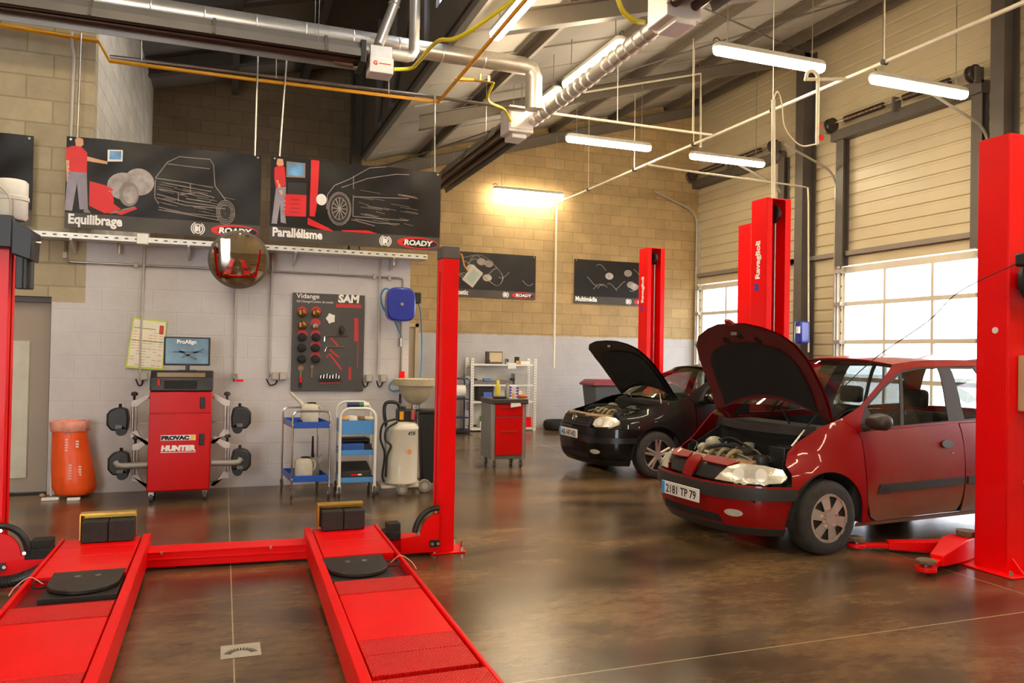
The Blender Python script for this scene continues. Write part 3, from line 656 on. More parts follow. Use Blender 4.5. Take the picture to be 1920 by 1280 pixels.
# cross beam with its pulley cheeks at both ends
def yb_(x): return 6.03 - (x-.3) * .06
m = MB()
for z0, z1, d in ((.02, .128, 0), (.07, .085, .006), (.124, .132, .008)):
    m.prism([(-1.36, yb_(-1.36)-d), (1.6, yb_(1.6)-d), (1.6, yb_(1.6)+.2), (-1.36, yb_(-1.36)+.2)], 'xy', z0, z1)
CB = m.build('cross_beam', RED, four, bevel=.004)
for sx, xx in ((1, 1.61), (-1, -1.4)):
    y = yb_(xx) - .03
    pts = [(xx, .03), (xx, .32)] + [(xx - sx*(.02 + .13*math.sin(math.radians(a))), .165 + .155*math.cos(math.radians(a))) for a in range(0, 91, 10)] + [(xx-sx*.3, .155), (xx-sx*.3, .03)]
    MB().prism(pts, 'xz', y-.02, y+.0).build('cheek_plate', RED, CB, bevel=.003)
    m = MB()
    out = [(xx - sx*(.02 + .175*math.sin(math.radians(a))), y-.012, .17 + .2*math.cos(math.radians(a))) for a in range(-4, 92, 8)]
    m.tube(out, .022, 8); m.tube([(p[0]+sx*.02, p[1]+.06, p[2]-.01) for p in out], .02, 8); m.build('pulley_guard', BPLAS, CB)
    for bx, bz in ((.17, .18), (.03, .34)): MB().cyl((xx-sx*bx, y-.025, bz), (xx-sx*bx, y, bz), .012, n=8).build('bolt', BOLT, CB)
    MB().box(xx-sx*.03-.045, xx-sx*.03+.03, y-.035, y-.02, .075, .125).build('latch_plate', BPLAS, CB)
    for bx in (.015, .06): MB().cyl((xx-sx*bx, y-.05, .1), (xx-sx*bx, y-.034, .1), .011, n=8).build('bolt', BOLT, CB)
for bx in (-.38, .36): MB().cyl((bx, yb_(bx)-.02, .125), (bx, yb_(bx), .125), .009, n=8).build('bolt', BOLT, CB)
m = MB(); hp_ = spline([(-1.7, 6.1, .07), (-1.45, 5.93, .05), (-1.25, 5.85, .06), (-1.08, 5.86, .12), (-.98, 5.9, .16)], 10)
m.tube(hp_, .035, 10)
for k in range(0, len(hp_)-1, 1): m.tube([hp_[k], hp_[k].lerp(hp_[k+1], .5)], .039, 10)
m.build('corrugated_hose', BPLAS, four)
# turn plates, wheel chocks and foam blocks lying on the runways
TPM = mat('turn_plate_black', '#2a2825', .5, .3, .2, 12, .1, 60)
def turn_plate(cx, cy, s, lab):
    t = thing('turn_plate', lab, 'turn plate', (cx, cy, .144), 0, 'black turn plates on the runways')
    MB().box(-.2, .2, -.22, .24, 0, .03).build('base_plate', TPM, t, world=False, bevel=.003)
    pts = [(.19*math.cos(math.radians(a)), .2*math.sin(math.radians(a))) for a in range(180, 361, 9)] + [(.2, .23), (-.2, .23)]
    MB().prism(pts, 'xy', .034, .058).build('swivel_disc', mat('swivel_black', '#33302c', .42, .3, .2, 10, .1, 60), t, world=False, bevel=.004)
    for a in (-.05, .06): MB().lathe([(.018, .058), (.018, .061)], (a, .1, 0), 'z', 10).build('screw', STEEL, t, world=False)
    MB().tube(spline([(s*.2, .12, .03), (s*.27, .13, .04), (s*.28, .05, .04), (s*.25, .0, .035), (s*.2, .02, .03)], 5), .006, 6).build('wire_handle', BLACK, t, world=False)
    MB().tube(spline([(s*.22, .03, .05), (s*.28, .0, .1), (s*.33, -.1, .08), (s*.34, -.2, .06)], 5), .003, 6).build('lock_cord', mat('cord_pink', '#e8a090', .6), t, world=False)
turn_plate(.845, 5.08, 1, 'black turn plate set in the runway beside the lone slotted post')
turn_plate(-.74, 5.2, -1, 'black turn plate set in the runway beside the motor post')
GOLD = mat('passivated_tray', '#cfa84a', .35, .7, .15, 9)
def block(cx, cy, w, lab):
    t = thing('rubber_block', lab, 'rubber block', (cx, cy, .2), 0, 'black rubber blocks on the runway ends')
    for k in (0, 1):
        m = MB(); m.box(-w/2+k*w/2+.004, k*w/2-.002, -.1, .05, 0, .145)
        m.build('rubber_pad', mat('pad_rubber', '#2b2724', .8, 0, .2, 30, .5, 120), t, world=False, bevel=.005)
    m = MB(); m.box(-w/2-.02, w/2, .055, .075, 0, .185); m.box(-w/2-.022, w/2, -.0, .075, .17, .188); m.box(-w/2-.022, -w/2-.012, -.02, .07, 0, .18); m.build('retainer_plate', GOLD, t, world=False, bevel=.002)
block(.9, 6.2, .33, 'pair of black rubber blocks with gold retainer on the runway nearer the slotted post')
block(-.74, 6.28, .34, 'pair of black rubber blocks with gold retainer on the runway nearer the motor post')
for cx, cy, cz, w, lab in ((1.25, 5.99, .132, .13, 'small black foam block on the cross beam near the slotted post'), (-1.15, 6.13, .132, .16, 'small black foam block sitting on the cross beam near the motor post')):
    m = MB(); m.box(cx-w/2, cx+w/2, cy-.05, cy+.08, cz, cz+.07).box(cx-w/2+.03, cx+w/2, cy-.04, cy+.08, cz+.07, cz+.125)
    tag(m.build('foam_block', mat('foam_black', '#262320', .9, 0, .3, 40, .5, 90), bevel=.006), lab, 'block', 'foam blocks on the cross beam')
m = MB(); m.box(.02, .22, 4.255, 4.435, 0, .006)
dr = m.build('floor_drain', mat('drain_cover', '#b9b0a0', .5, .3, .1, 12), bevel=.002); tag(dr, 'pale metal drain cover set in the floor between the runways', 'drain cover')
sl = MB()
for k in range(13):
    a = math.radians(15 + k*150/12); c, s = math.cos(a), math.sin(a)
    sl.M = Mx.Translation((.12, 4.29, .0065)) @ Mx.Rotation(a, 4, 'Z'); sl.box(.05, .085, -.004, .004, 0, .0006); sl.M = None
sl.build('slot', mat('slot_dark', '#3a352e', .8), dr)
# ---------------------------------------------------------------- two-post lifts
def lift_post(name, loc, rz, h, lab, text_side=0, grp=None):
    t = thing(name, lab, 'vehicle lift', loc, rz, grp)
    w, d, th = .16, .27, .012
    m = MB(); m.box(-w, w, d-th, d, .01, h).box(-w, -w+th, 0, d-th, .01, h).box(w-th, w, 0, d-th, .01, h)
    m.box(-w, -w+.075, 0, th, .01, h).box(w-.075, w, 0, th, .01, h).box(-w, w, .02, d, h-.012, h)
    m.build('column', RED, t, world=False, bevel=.006)
    MB().box(-w+th, w-th, .03, .14, .16, .85).build('carriage', mat('carriage_red', '#a80c0c', .4, 0, .08, 5), t, world=False, bevel=.006)
    p = MB(); p.lathe([(.02, -.02), (.1, -.02), (.085, 0), (.1, .02), (.02, .02)], (.0, .09, h-.16), 'x', 20); p.build('pulley', BPLAS, t, world=False)
    MB().cyl((.03, .1, .85), (.03, .1, h-.1), .012, n=8).build('lift_cable', STEEL, t, world=False)
    b = MB(); b.box(-.26, .26, -.12, d+.12, 0, .014)
    for sx in (-1, 1): b.prism([(0, .014), (.1, .014), (0, .16)], 'yz', sx*.1-.006, sx*.1+.006); b.M = Mx.Translation((0, d, 0)); b.prism([(0, .014), (.1, .014), (0, .12)], 'yz', sx*.1-.006, sx*.1+.006); b.M = None
    b.build('base_plate', RED, t, world=False, bevel=.004)
    for bx in (-.22, .22):
        for by in (-.08, d+.08): MB().cyl((bx, by, .012), (bx, by, .05), .014, n=6).build('anchor_bolt', BOLT, t, world=False)
    if text_side:
        m = MB(); s = text_side
        lettering(m, 'Ravaglioli', (s*(w+.002), .11 if s < 0 else .19, h-.88), (0, 0, 1), (0, -1 if s > 0 else 1, 0), .1, bold=.004, width=.42)
        m.build('lettering', mat('print_white', '#efe9e4', .5), t, world=False, smooth=0)
        m = MB(); m.box(s*(w+.0005), s*(w+.002), .12, .2, h-1.0, h-.97).box(s*(w+.0005), s*(w+.002), .13, .2, h-.955, h-.925).box(s*(w+.0005), s*(w+.002), .13, .16, h-.97, h-.955)
        m.build('maker_mark', mat('print_blue', '#3a3f9a', .5), t, world=False, smooth=0)
    return t
def arm(t, name, a, b, h0=.16, h1=.075, w0=.09, w1=.05, z=.03, pad=True):
    a, b = V(a), V(b); d = (b-a); L_ = d.length; ang = math.atan2(d.y, d.x); M = Mx.Translation((a.x, a.y, z)) @ Mx.Rotation(ang, 4, 'Z')
    m = MB(); m.M = M
    m.rings([[(0,-w0,0),(0,w0,0),(0,w0,h0),(0,-w0,h0)], [(.25*L_,-w0,0),(.25*L_,w0,0),(.25*L_,w0,h0),(.25*L_,-w0,h0)], [(.72*L_,-w1,.005),(.72*L_,w1,.005),(.72*L_,w1,h1+.01),(.72*L_,-w1,h1+.01)]])
    o = m.build(name, RED, t, bevel=.006)
    m = MB(); m.M = M; m.rings([[(.6*L_,-w1*.75,.02),(.6*L_,w1*.75,.02),(.6*L_,w1*.75,h1-.005),(.6*L_,-w1*.75,h1-.005)], [(L_,-w1*.7,.0),(L_,w1*.7,.0),(L_,w1*.7,.03),(L_,-w1*.7,.03)]])
    m.lathe([(.075, 0), (.075, .03)], (L_, 0, 0), 'z', 18); m.build('extension', RED, o, bevel=.004)
    if pad:
        m = MB(); m.M = M; m.lathe([(.02, .03), (.02, .055)], (L_, 0, 0), 'z', 10); m.build('pad_screw', STEEL, o)
        m = MB(); m.M = M; m.lathe([(.05, .05), (.07, .06), (.07, .078), (.06, .085)], (L_, 0, 0), 'z', 20); m.build('lift_pad', mat('pad_worn', '#6e5a44', .85, 0, .3, 25, .4, 80), o)
    return o
np_ = lift_post('two_post_lift', (5.69, 4.46, 0), PI, 3.32, 'tall red lift post in front of the dark red car, carrying a black cable reel', 0)
arm(np_, 'lift_arm', (5.6, 4.62), (4.93, 4.37)); arm(np_, 'lift_arm', (5.72, 4.66), (5.0, 5.12), .1, .06, .06, .045, .02)
MB().cyl((5.62, 4.6, .03), (5.62, 4.6, .22), .06, n=16).cyl((5.62, 4.6, .2), (5.62, 4.6, .235), .075, n=16).build('arm_pivot', mat('pivot_worn', '#7a6248', .7, .2, .3, 20), np_)
r_c = V((5.66, 4.03, 2.2))
rl = thing('cable_reel', 'black electric cable reel mounted on the tall red lift post', 'cable reel', r_c)
m = MB(); m.lathe([(.06, -.07), (.17, -.07), (.18, -.05), (.18, -.02), (.165, -.01), (.165, .02), (.18, .03), (.18, .06), (.1, .07)], r_c, 'y', 32); m.build('drum', BPLAS, rl)
m = MB(); m.lathe([(.12, -.078), (.125, -.07), (.13, -.07)], r_c, 'y', 28, False); m.lathe([(.085, -.08), (.09, -.07)], r_c, 'y', 28); m.build('side_cover', mat('reel_cover', '#2c2a2a', .5), rl)
MB().lathe([(.035, -.086), (.04, -.078)], r_c, 'y', 20).build('hub_cap', mat('hub_pale', '#cfc8bd', .4), rl)
m = MB(); m.box(r_c.x-.23, r_c.x-.05, r_c.y-.05, r_c.y+.05, r_c.z+.09, r_c.z+.19); m.build('cable_outlet', BPLAS, rl, bevel=.015)
MB().box(r_c.x-.05, r_c.x+.05, r_c.y+.05, 4.19, r_c.z-.06, r_c.z+.06).build('wall_bracket', BPLAS, rl)
tag(MB().tube(spline([(5.44, 4.02, 2.33), at(1800, 546, 'y', 4.4), at(1740, 602, 'y', 4.75), at(1640, 672, 'y', 5.0), at(1566, 742, 'y', 5.12), (4.62, 5.32, .98)], 6), .004, 5).build('reel_cord', BLACK), 'thin black cord hanging from the cable reel to the red car bonnet', 'cord')
cb_ = thing('control_box', 'beige control box fixed low on the tall red lift post', 'control box', (5.78, 4.1, 1.3))
MB().box(5.62, 5.95, 4.06, 4.19, 1.22, 1.64).build('housing', mat('box_beige', '#c2b088', .5, 0, .05, 6), cb_, bevel=.012)
MB().cyl((5.7, 4.045, 1.55), (5.7, 4.06, 1.55), .02, n=12).build('switch_knob', BPLAS, cb_)
m = MB()
for k, (dx, dz) in enumerate(((-.02, 0), (.01, -.06), (.03, -.1))): m.tube(spline([(5.66+dx, 4.12, 1.22), (5.62+dx, 4.08, 1.05), (5.68, 4.06, .9+dz*.3), (5.64+dx, 4.05, .75+dz), (5.6+dx*2, 4.06, .68), (5.56+dx, 4.07, .72)], 6), .007, 6)
m.build('loose_wire', mat('wire_sheath', '#b49a7c', .6), cb_)
MB().box(5.72, 5.8, 4.17, 4.19, 1.72, 2.02).build('notice_plate', mat('plate_pink', '#d8a8a0', .5), np_); m = MB(); m.box(5.735, 5.785, 4.166, 4.17, 1.75, 1.8); m.build('maker_plate', mat('plate_dark', '#3a3350', .5), np_)
MB().cyl((5.525, 4.3, 1.83), (5.533, 4.3, 1.83), .025, n=14).build('push_button', WHITE, np_)
p2 = lift_post('two_post_lift', (5.63, 6.92, 0), 0, 3.32, 'tall red lift post rising behind the raised bonnet of the dark red car', -1)
arm(p2, 'lift_arm', (5.6, 6.82), (5.1, 6.35))
p4 = lift_post('two_post_lift', (6.37, 8.42, 0), PI, 3.28, 'red lift post half hidden behind the taller lettered post', 0)
p3 = lift_post('two_post_lift', (6.46, 10.87, 0), 0, 3.3, 'red lift post standing behind the black car by the picture boards', -1)
arm(p3, 'lift_arm', (6.4, 10.75), (5.9, 10.3))
# ---------------------------------------------------------------- alignment machine with its four sensors
HW = mat('print_white', '#efe9e4', .5)
hm = thing('alignment_machine', 'red wheel alignment cabinet on castors with black head and small screen on top', 'alignment machine', (-.41, 8.95, 0))
m = MB(); m.rings([[(-.705, 8.72, .1), (-.105, 8.72, .1), (-.105, 9.2, .1), (-.705, 9.2, .1)], [(-.69, 8.72, 1.13), (-.10, 8.72, 1.13), (-.10, 9.2, 1.13), (-.69, 9.2, 1.13)]]); m.build('cabinet', RED2, hm, bevel=.012)
MB().box(-.695, -.112, 8.708, 8.72, .115, .895).build('lower_door', RED2, hm, bevel=.004)
MB().box(-.69, -.106, 8.708, 8.72, .905, 1.12).build('upper_door', RED2, hm, bevel=.004)
for z in (.95, .57):
    m = MB(); m.box(-.215, -.165, 8.695, 8.709, z, z+.12); m.build('door_handle', BPLAS, hm, bevel=.012)
m = MB(); m.prism([(8.7, 1.13), (9.2, 1.13), (9.2, 1.33), (8.82, 1.34), (8.72, 1.26)], 'yz', -.695, -.095); hd = m.build('head', mat('head_black', '#2a2726', .4, 0, .1, 8), hm, bevel=.012)
MB().box(-.56, -.25, 8.695, 8.72, 1.155, 1.24).build('keyboard_slot', BLACK, hd)
MB().box(-.63, -.17, 8.735, 8.75, 1.275, 1.32).build('amber_screen', mat('amber_panel', '#8f7450', .25, 0, .15, 3), hd)
MB().box(-.62, -.6, 8.698, 8.715, 1.19, 1.25).build('red_tag', RED, hd)
m = MB(); m.box(-.585, -.13, 8.9, 8.93, 1.39, 1.69); mo = m.build('monitor', BPLAS, hm, bevel=.008)
def screen_mat():
    m = mat('screen_blue', '#54707f', .3, emit=lin('#7f9aa8'), estr=.08, var=.55, scale=4)
    return m
MB().box(-.565, -.15, 8.897, 8.9, 1.41, 1.675).build('screen', screen_mat(), mo)
m = MB(); lettering(m, 'ProAlign', (-.46, 8.896, 1.622), (1,0,0), (0,0,1), .055, bold=.002); m.build('screen_lettering', HW, mo, smooth=0)
m = MB(); m.box(-.5, -.2, 8.894, 8.897, 1.525, 1.54); m.M = Mx.Translation((-.35, 8.895, 1.5)) @ Mx.Rotation(.5, 4, 'Y'); m.box(-.1, .1, -.001, .001, -.012, .012); m.M = Mx.Translation((-.3, 8.895, 1.52)) @ Mx.Rotation(-.4, 4, 'Y'); m.box(-.12, .12, -.001, .001, -.008, .008); m.build('screen_picture', mat('screen_grey', '#50606c', .4), mo)
MB().box(-.37, -.33, 8.9, 8.94, 1.33, 1.4).box(-.44, -.26, 8.88, 8.98, 1.332, 1.342).build('stand', BPLAS, mo, bevel=.004)
m = MB(); m.box(-.58, -.25, 8.706, 8.708, .625, .68); lab_ = m.build('maker_label', HW, hm)
m = MB(); lettering(m, 'PROVAC', (-.575, 8.7055, .634), (1,0,0), (0,0,1), .052, bold=.004, width=.265); m.build('label_lettering', mat('print_black', '#141414', .6), lab_, smooth=0)
m = MB(); m.prism([(-.30, .632), (-.262, .632), (-.255, .675), (-.295, .675)], 'xz', 8.7045, 8.706); m.build('label_swoosh', mat('print_yellow', '#e6c81e', .5), lab_)
m = MB(); lettering(m, 'HUNTER', (-.575, 8.7065, .522), (1,0,0), (0,0,1), .07, bold=.006, shear=.1, width=.33); m.box(-.58, -.245, 8.7065, 8.7075, .5, .507); m.build('maker_lettering', HW, hm, smooth=0)
for x in (-.66, -.15):
    for y in (8.76, 9.14):
        m = MB(); m.cyl((x-.015, y, .04), (x+.015, y, .04), .04, n=16); c_ = m.build('castor', mat('castor_grey', '#4d4944', .6, 0, .1, 9), hm); MB().box(x-.025, x+.025, y-.02, y+.02, .06, .1).build('fork', CHROME, c_)
for s, x0 in ((-1, -.70), (1, -.10)):
    MB().tube([(x0, 8.8, .37), (x0+s*.22, 8.8, .365), (x0+s*.28, 8.8, .37), (x0+s*.305, 8.81, .41)], .033, 10).build('support_arm', mat('arm_grey', '#9a948a', .45, .3, .08, 9), hm)
    MB().box(min(x0, x0+s*.13), max(x0, x0+s*.13), 8.93, 8.97, .775, .8).build('support_bracket', mat('arm_grey', '#9a948a', .45, .3, .08, 9), hm)
def sensor(x, z, s, low, lab):
    t = thing('wheel_sensor', lab, 'wheel sensor', (x, 8.92, z-.25), 0, 'wheel sensors hung on the alignment machine')
    y = 8.9
    MB().cyl((x-.012, y, z-.24), (x-.012, y, z+.12), .013, n=8).cyl((x+.02, y, z-.22), (x+.02, y, z+.1), .009, n=8).build('clamp_bar', STEEL, t)
    for zz, k in ((.12, 1), (-.2, -1)):
        m = MB(); q = [(x-s*.03, z+zz-.03), (x-s*.13, z+zz+k*.06-.01), (x-s*.15, z+zz+k*.1), (x-s*.12, z+zz+k*.1), (x-s*.03, z+zz+.05), (x+s*.03, z+zz+.03), (x+s*.03, z+zz-.03)]
        m.prism(q, 'xz', y-.02, y+.03); m.build('claw', mat('claw_grey', '#c4bfb6', .4, .2, .1, 12), t, bevel=.004)
        MB().cyl((x-s*.1, y, z+zz+k*.06), (x-s*.18, y, z+zz+k*.06), .008, n=6).build('claw_pin', CHROME, t)
    m = MB(); m.cyl((x, y, z+.1), (x, y, z+.2), .012, n=8); m.lathe([(.015, .2), (.035, .21), (.03, .235), (.012, .245)], (x, y, z), 'z', 8); m.build('knob', BPLAS, t)
    hx, hz = x + s*.13, z - .03
    m = MB(); q = [(hx-s*.08, hz-.12), (hx+s*.07, hz-.12), (hx+s*.115, hz-.06), (hx+s*.115, hz+.05), (hx+s*.08, hz+.1), (hx, hz+.12), (hx-s*.07, hz+.1), (hx-s*.09, hz)]
    m.prism(q, 'xz', y-.09, y+.07); h = m.build('sensor_head', mat('sensor_black', '#242322', .42, 0, .15, 10), t, bevel=.02)
    MB().box(hx-.03, hx+.03, y-.1, y-.085, hz-.095, hz-.06).build('sensor_window', mat('sensor_grey', '#6f6c68', .4), h)
    m = MB(); m.lathe([(.05, -.07), (.055, 0), (.05, .06)], (hx-s*.02, y-.02, hz-.12), 'y', 14); m.build('sensor_foot', BPLAS, h); MB().cyl((hx, y, hz+.11), (hx, y, hz+.15), .015, n=8).build('aerial_stub', BPLAS, h)
sensor(-.85, .87, -1, 0, 'black wheel sensor on zinc clamp, upper one beside the orange bag')
sensor(-.83, .42, -1, 1, 'black wheel sensor on zinc clamp, lower one beside the orange bag')
sensor(.05, .87, 1, 0, 'black wheel sensor on zinc clamp, upper one facing the blue trolley')
sensor(.06, .42, 1, 1, 'black wheel sensor on zinc clamp, lower one facing the blue trolley')
# ---------------------------------------------------------------- panels cut from a 2-D outline and laid on a curved surface
def resample(poly, step):
    o = []
    for a, b in zip(poly, poly[1:] + poly[:1]):
        n = max(1, int(math.ceil(math.dist(a, b) / step)))
        o += [(a[0]+(b[0]-a[0])*k/n, a[1]+(b[1]-a[1])*k/n) for k in range(n)]
    return o
def inside(p, poly):
    x, y = p; c = False; n = len(poly)
    for k in range(n):
        (x1, y1), (x2, y2) = poly[k], poly[k-1]
        if (y1 > y) != (y2 > y) and x < (x2-x1)*(y-y1)/(y2-y1)+x1: c = not c
    return c
def near(p, poly, d):
    return any((p[0]-q[0])**2 + (p[1]-q[1])**2 < d*d for q in poly)
def panel(mb, poly, fn, step=.05, holes=(), off=0):
    """fills a 2-D outline with triangles no larger than step and maps them through fn(u, v, off)"""
    loops = [resample(list(l), step) for l in (poly, *holes)]
    pts = []; ed = []
    for l in loops:
        b = len(pts); pts += l; ed += [(b+k, b+(k+1) % len(l)) for k in range(len(l))]
    if len(loops[0]) > 4:
        x0, x1 = min(p[0] for p in poly), max(p[0] for p in poly); y0, y1 = min(p[1] for p in poly), max(p[1] for p in poly)
        nx, ny = int((x1-x0)/step), int((y1-y0)/step); allb = list(pts)
        for i in range(1, nx+1):
            for j in range(1, ny+1):
                p = (x0+(x1-x0)*i/(nx+1), y0+(y1-y0)*j/(ny+1))
                if inside(p, loops[0]) and not any(inside(p, h) for h in loops[1:]) and not near(p, allb, step*.45): pts.append(p)
    vs, es, fs, *_ = delaunay_2d_cdt([V(p) for p in pts], ed, [], 0, 1e-6)
    ok = [f for f in fs if inside(tuple(sum((vs[k] for k in f), V((0,0)))/len(f)), loops[0]) and not any(inside(tuple(sum((vs[k] for k in f), V((0,0)))/len(f)), h) for h in loops[1:])]
    P = {}
    for f in ok:
        for k in f:
            if k not in P: P[k] = mb.v(fn(vs[k].x, vs[k].y, off))
        mb.f([P[k] for k in f])
    return mb
def circ(cx, cy, r, n=20, ry=None, a0=0, a1=360):
    return [(cx + r*math.cos(math.radians(a0+(a1-a0)*k/n)), cy + (ry or r)*math.sin(math.radians(a0+(a1-a0)*k/n))) for k in range(n)]
def stroke(pts, w):
    """thin ribbon polygon along a 2-D polyline"""
    L_, R_ = [], []
    for k, p in enumerate(pts):
        a, b = pts[max(k-1, 0)], pts[min(k+1, len(pts)-1)]
        d = math.dist(a, b) or 1; nx, ny = -(b[1]-a[1])/d*w/2, (b[0]-a[0])/d*w/2
        L_.append((p[0]+nx, p[1]+ny)); R_.append((p[0]-nx, p[1]-ny))
    return L_ + R_[::-1]
PRT = [mat('print_white', '#efe9e4', .5), mat('print_lift_red', '#d8141a', .5), mat('print_trouser_grey', '#8d8590', .6, var=.2), mat('print_skin', '#d9a27c', .6), mat('print_blue_pic', '#6a9cc8', .5, var=.4), mat('print_black', '#141414', .6), mat('print_tyre_grey', '#a79d98', .6, var=.3, scale=12), mat('print_line', '#8d8079', .6, var=.2), mat('print_dark', '#2a2522', .55)]
BANM = mat('banner_black', '#1c1714', .45, 0, .35, 1.2, spec=.3); BANS = mat('banner_strip', '#4c4640', .45, 0, .1, 2, spec=.3)
def banner(name, lab, x0, x1, z0, z1, y, title, art, fold=.036, tx=.03, hidden=None, cat='banner', seed=0):
    W, H = x1-x0, z1-z0; rnd = random.Random(seed)
    ph = [rnd.uniform(0, 6) for _ in range(4)]
    def fn(u, v, off):
        e = fold * (math.sin(u*7/W + ph[0] + v*1.5) * .5 + math.sin((u*.8+v)*6 + ph[1]) * .35 + math.sin((u-v*1.4)*9 + ph[2]) * .25) * min(1, 4*min(u, W-u)/W + .3)
        return V((x0+u, y + e - off, z0+v))
    t = thing(name, lab, cat, ((x0+x1)/2, y, z0))
    m = MB(); panel(m, [(0, 0), (W, 0), (W, H), (0, H)], fn, .06, off=0); o = m.build('sheet', BANM, t, solid=.004, nrm=False)
    m = MB(); panel(m, [(.0, .0), (W, 0), (W, .17*H), (0, .17*H)], fn, .05, off=.002); m.build('title_strip', BANS, t)
    m = MB(); A_art = art(W, H)
    for poly, mi, lay, step in A_art: m.i = mi; panel(m, poly, fn, step, off=.003 + .001*lay)
    if A_art: m.build('print', PRT, t)
    m = MB(); me = text_mesh(title or '.', .145*H, bold=.0055*H, extrude=.0004)
    for v in me.vertices: v.co = fn(v.co.x*.84 + tx, v.co.y + .055*H,   .005 + v.co.z)
    m.mesh(me)
    if title.strip(): m.build('title_lettering', PRT[0], t, smooth=0)
    # round pictogram and oval shop badge
    m = MB(); cx, cy, r = .665*W, .085*H, .075*H
    m.i = 0
    for a0 in (-70, 110): panel(m, circ(cx, cy, r, 14, None, a0, a0+140) + circ(cx, cy, r*.86, 14, None, a0, a0+140)[::-1], fn, .05, off=.005)
    panel(m, circ(cx, cy, r*.75, 20), fn, .05, holes=[circ(cx, cy, r*.6, 20)], off=.005); panel(m, circ(cx-.2*r, cy, r*.28, 12, r*.5), fn, .05, off=.005); panel(m, [(cx+.1*r, cy-.45*r), (cx+.35*r, cy-.45*r), (cx+.35*r, cy+.45*r), (cx+.1*r, cy+.45*r)], fn, .05, off=.005)
    m.build('pictogram', PRT, t)
    cx, rx, ry = .862*W, .128*W, .072*H
    m = MB(); m.i = 1; panel(m, circ(cx, cy, rx, 28, ry), fn, .05, off=.005); m.i = 5; panel(m, circ(cx+.015*W, cy-.003*H, rx*.84, 28, ry*.76), fn, .04, off=.011); b_ = m.build('badge', PRT, t)
    me = text_mesh('ROADY', .088*H, bold=.004*H, extrude=.0004, shear=.12); k = rx*1.42 / max(v.co.x for v in me.vertices)
    m = MB()
    for v in me.vertices: v.co = fn(cx-rx*.68 + v.co.x*k, cy-.03*H + v.co.y, .014 + v.co.z)
    m.mesh(me); m.build('badge_lettering', PRT[0], b_, smooth=0)
    for u in (.02, .98): m = MB(); m.disc(fn(u*W, .97*H, .003), .012, 'y', 10); m.build('eyelet', STEEL, t)
    return t
def art_balance(W, H):
    q = lambda pts: [(u*W, v*H) for u, v in pts]; A = []
    man = [([(.0,.87),(.03,.9),(.07,.9),(.1,.84),(.1,.62),(.015,.62),(.0,.75)], 1), ([(.01,.62),(.1,.62),(.11,.22),(.07,.21),(.055,.5),(.035,.19),(.0,.19)], 2), ([(.1,.8),(.2,.76),(.2,.73),(.1,.75)], 3), ([(.045,.9),(.04,.97),(.06,.995),(.08,.98),(.082,.92),(.065,.89)], 3), ([(0,.74),(.015,.74),(.018,.5),(.005,.5)], 3), ([(.09,.22),(.11,.22),(.125,.18),(.09,.18)], 7)]
    for p, c in man: A.append((q(p), c, 2, .05))
    A.append((q([(.2,.89),(.275,.9),(.275,.77),(.2,.76)]), 0, 1, .05)); A.append((q([(.21,.88),(.268,.885),(.268,.79),(.21,.785)]), 4, 3, .05))
    A.append((q([(.115,.53),(.23,.48),(.235,.3),(.30,.2),(.19,.19),(.115,.26)]), 1, 1, .05)); A.append((q([(.215,.18),(.33,.26),(.345,.29),(.24,.22)]), 7, 2, .05)); A.append((q([(.25,.19),(.345,.28),(.352,.26),(.275,.18)]), 1, 2, .05))
    A.append((circ(.285*W, .5*H, .085*W, 22, .15*H), 6, 1, .05)); A.append((circ(.36*W, .56*H, .075*W, 22, .15*H), 6, 2, .05)); A.append((circ(.31*W, .42*H, .05*W, 20, .14*H), 7, 3, .05)); A.append((circ(.315*W, .41*H, .035*W, 16, .1*H), 6, 4, .05))
    for l in ([(.44,.62),(.5,.82),(.56,.9),(.72,.9),(.74,.84)], [(.44,.62),(.6,.6),(.74,.58)], [(.44,.6),(.44,.4),(.46,.33)], [(.45,.44),(.6,.38),(.76,.36)], [(.45,.4),(.6,.34),(.82,.34)], [(.46,.3),(.6,.25),(.78,.24)], [(.46,.5),(.56,.48),(.56,.38)], [(.57,.46),(.66,.5),(.75,.46),(.72,.4),(.6,.42)], [(.5,.8),(.72,.79)], [(.74,.84),(.75,.6),(.84,.36),(.86,.26)], [(.46,.27),(.78,.2)], [(.62,.6),(.62,.5)], [(.5,.57),(.73,.53)]): A.append((stroke(q(l), .009), 7, 1, .06))
    A.append((circ(.81*W, .3*H, .05*W, 18, .14*H), 8, 1, .05))
    for k in range(3): A.append((stroke([((.81+.05*(1-k*.18)*math.cos(a*.35))*W, (.3+.14*(1-k*.18)*math.sin(a*.35))*H) for a in range(19)], .007), 7, 2, .06))
    rnd = random.Random(12)
    for k in range(26):
        u = rnd.uniform(.44, .8); v = rnd.uniform(.27, .58); n_ = rnd.uniform(.04, .14); A.append((stroke(q([(u, v), (min(u+n_*.5, .84), v-.01), (min(u+n_, .86), v-.02)]), .004), 7, 1, .08))
    return A
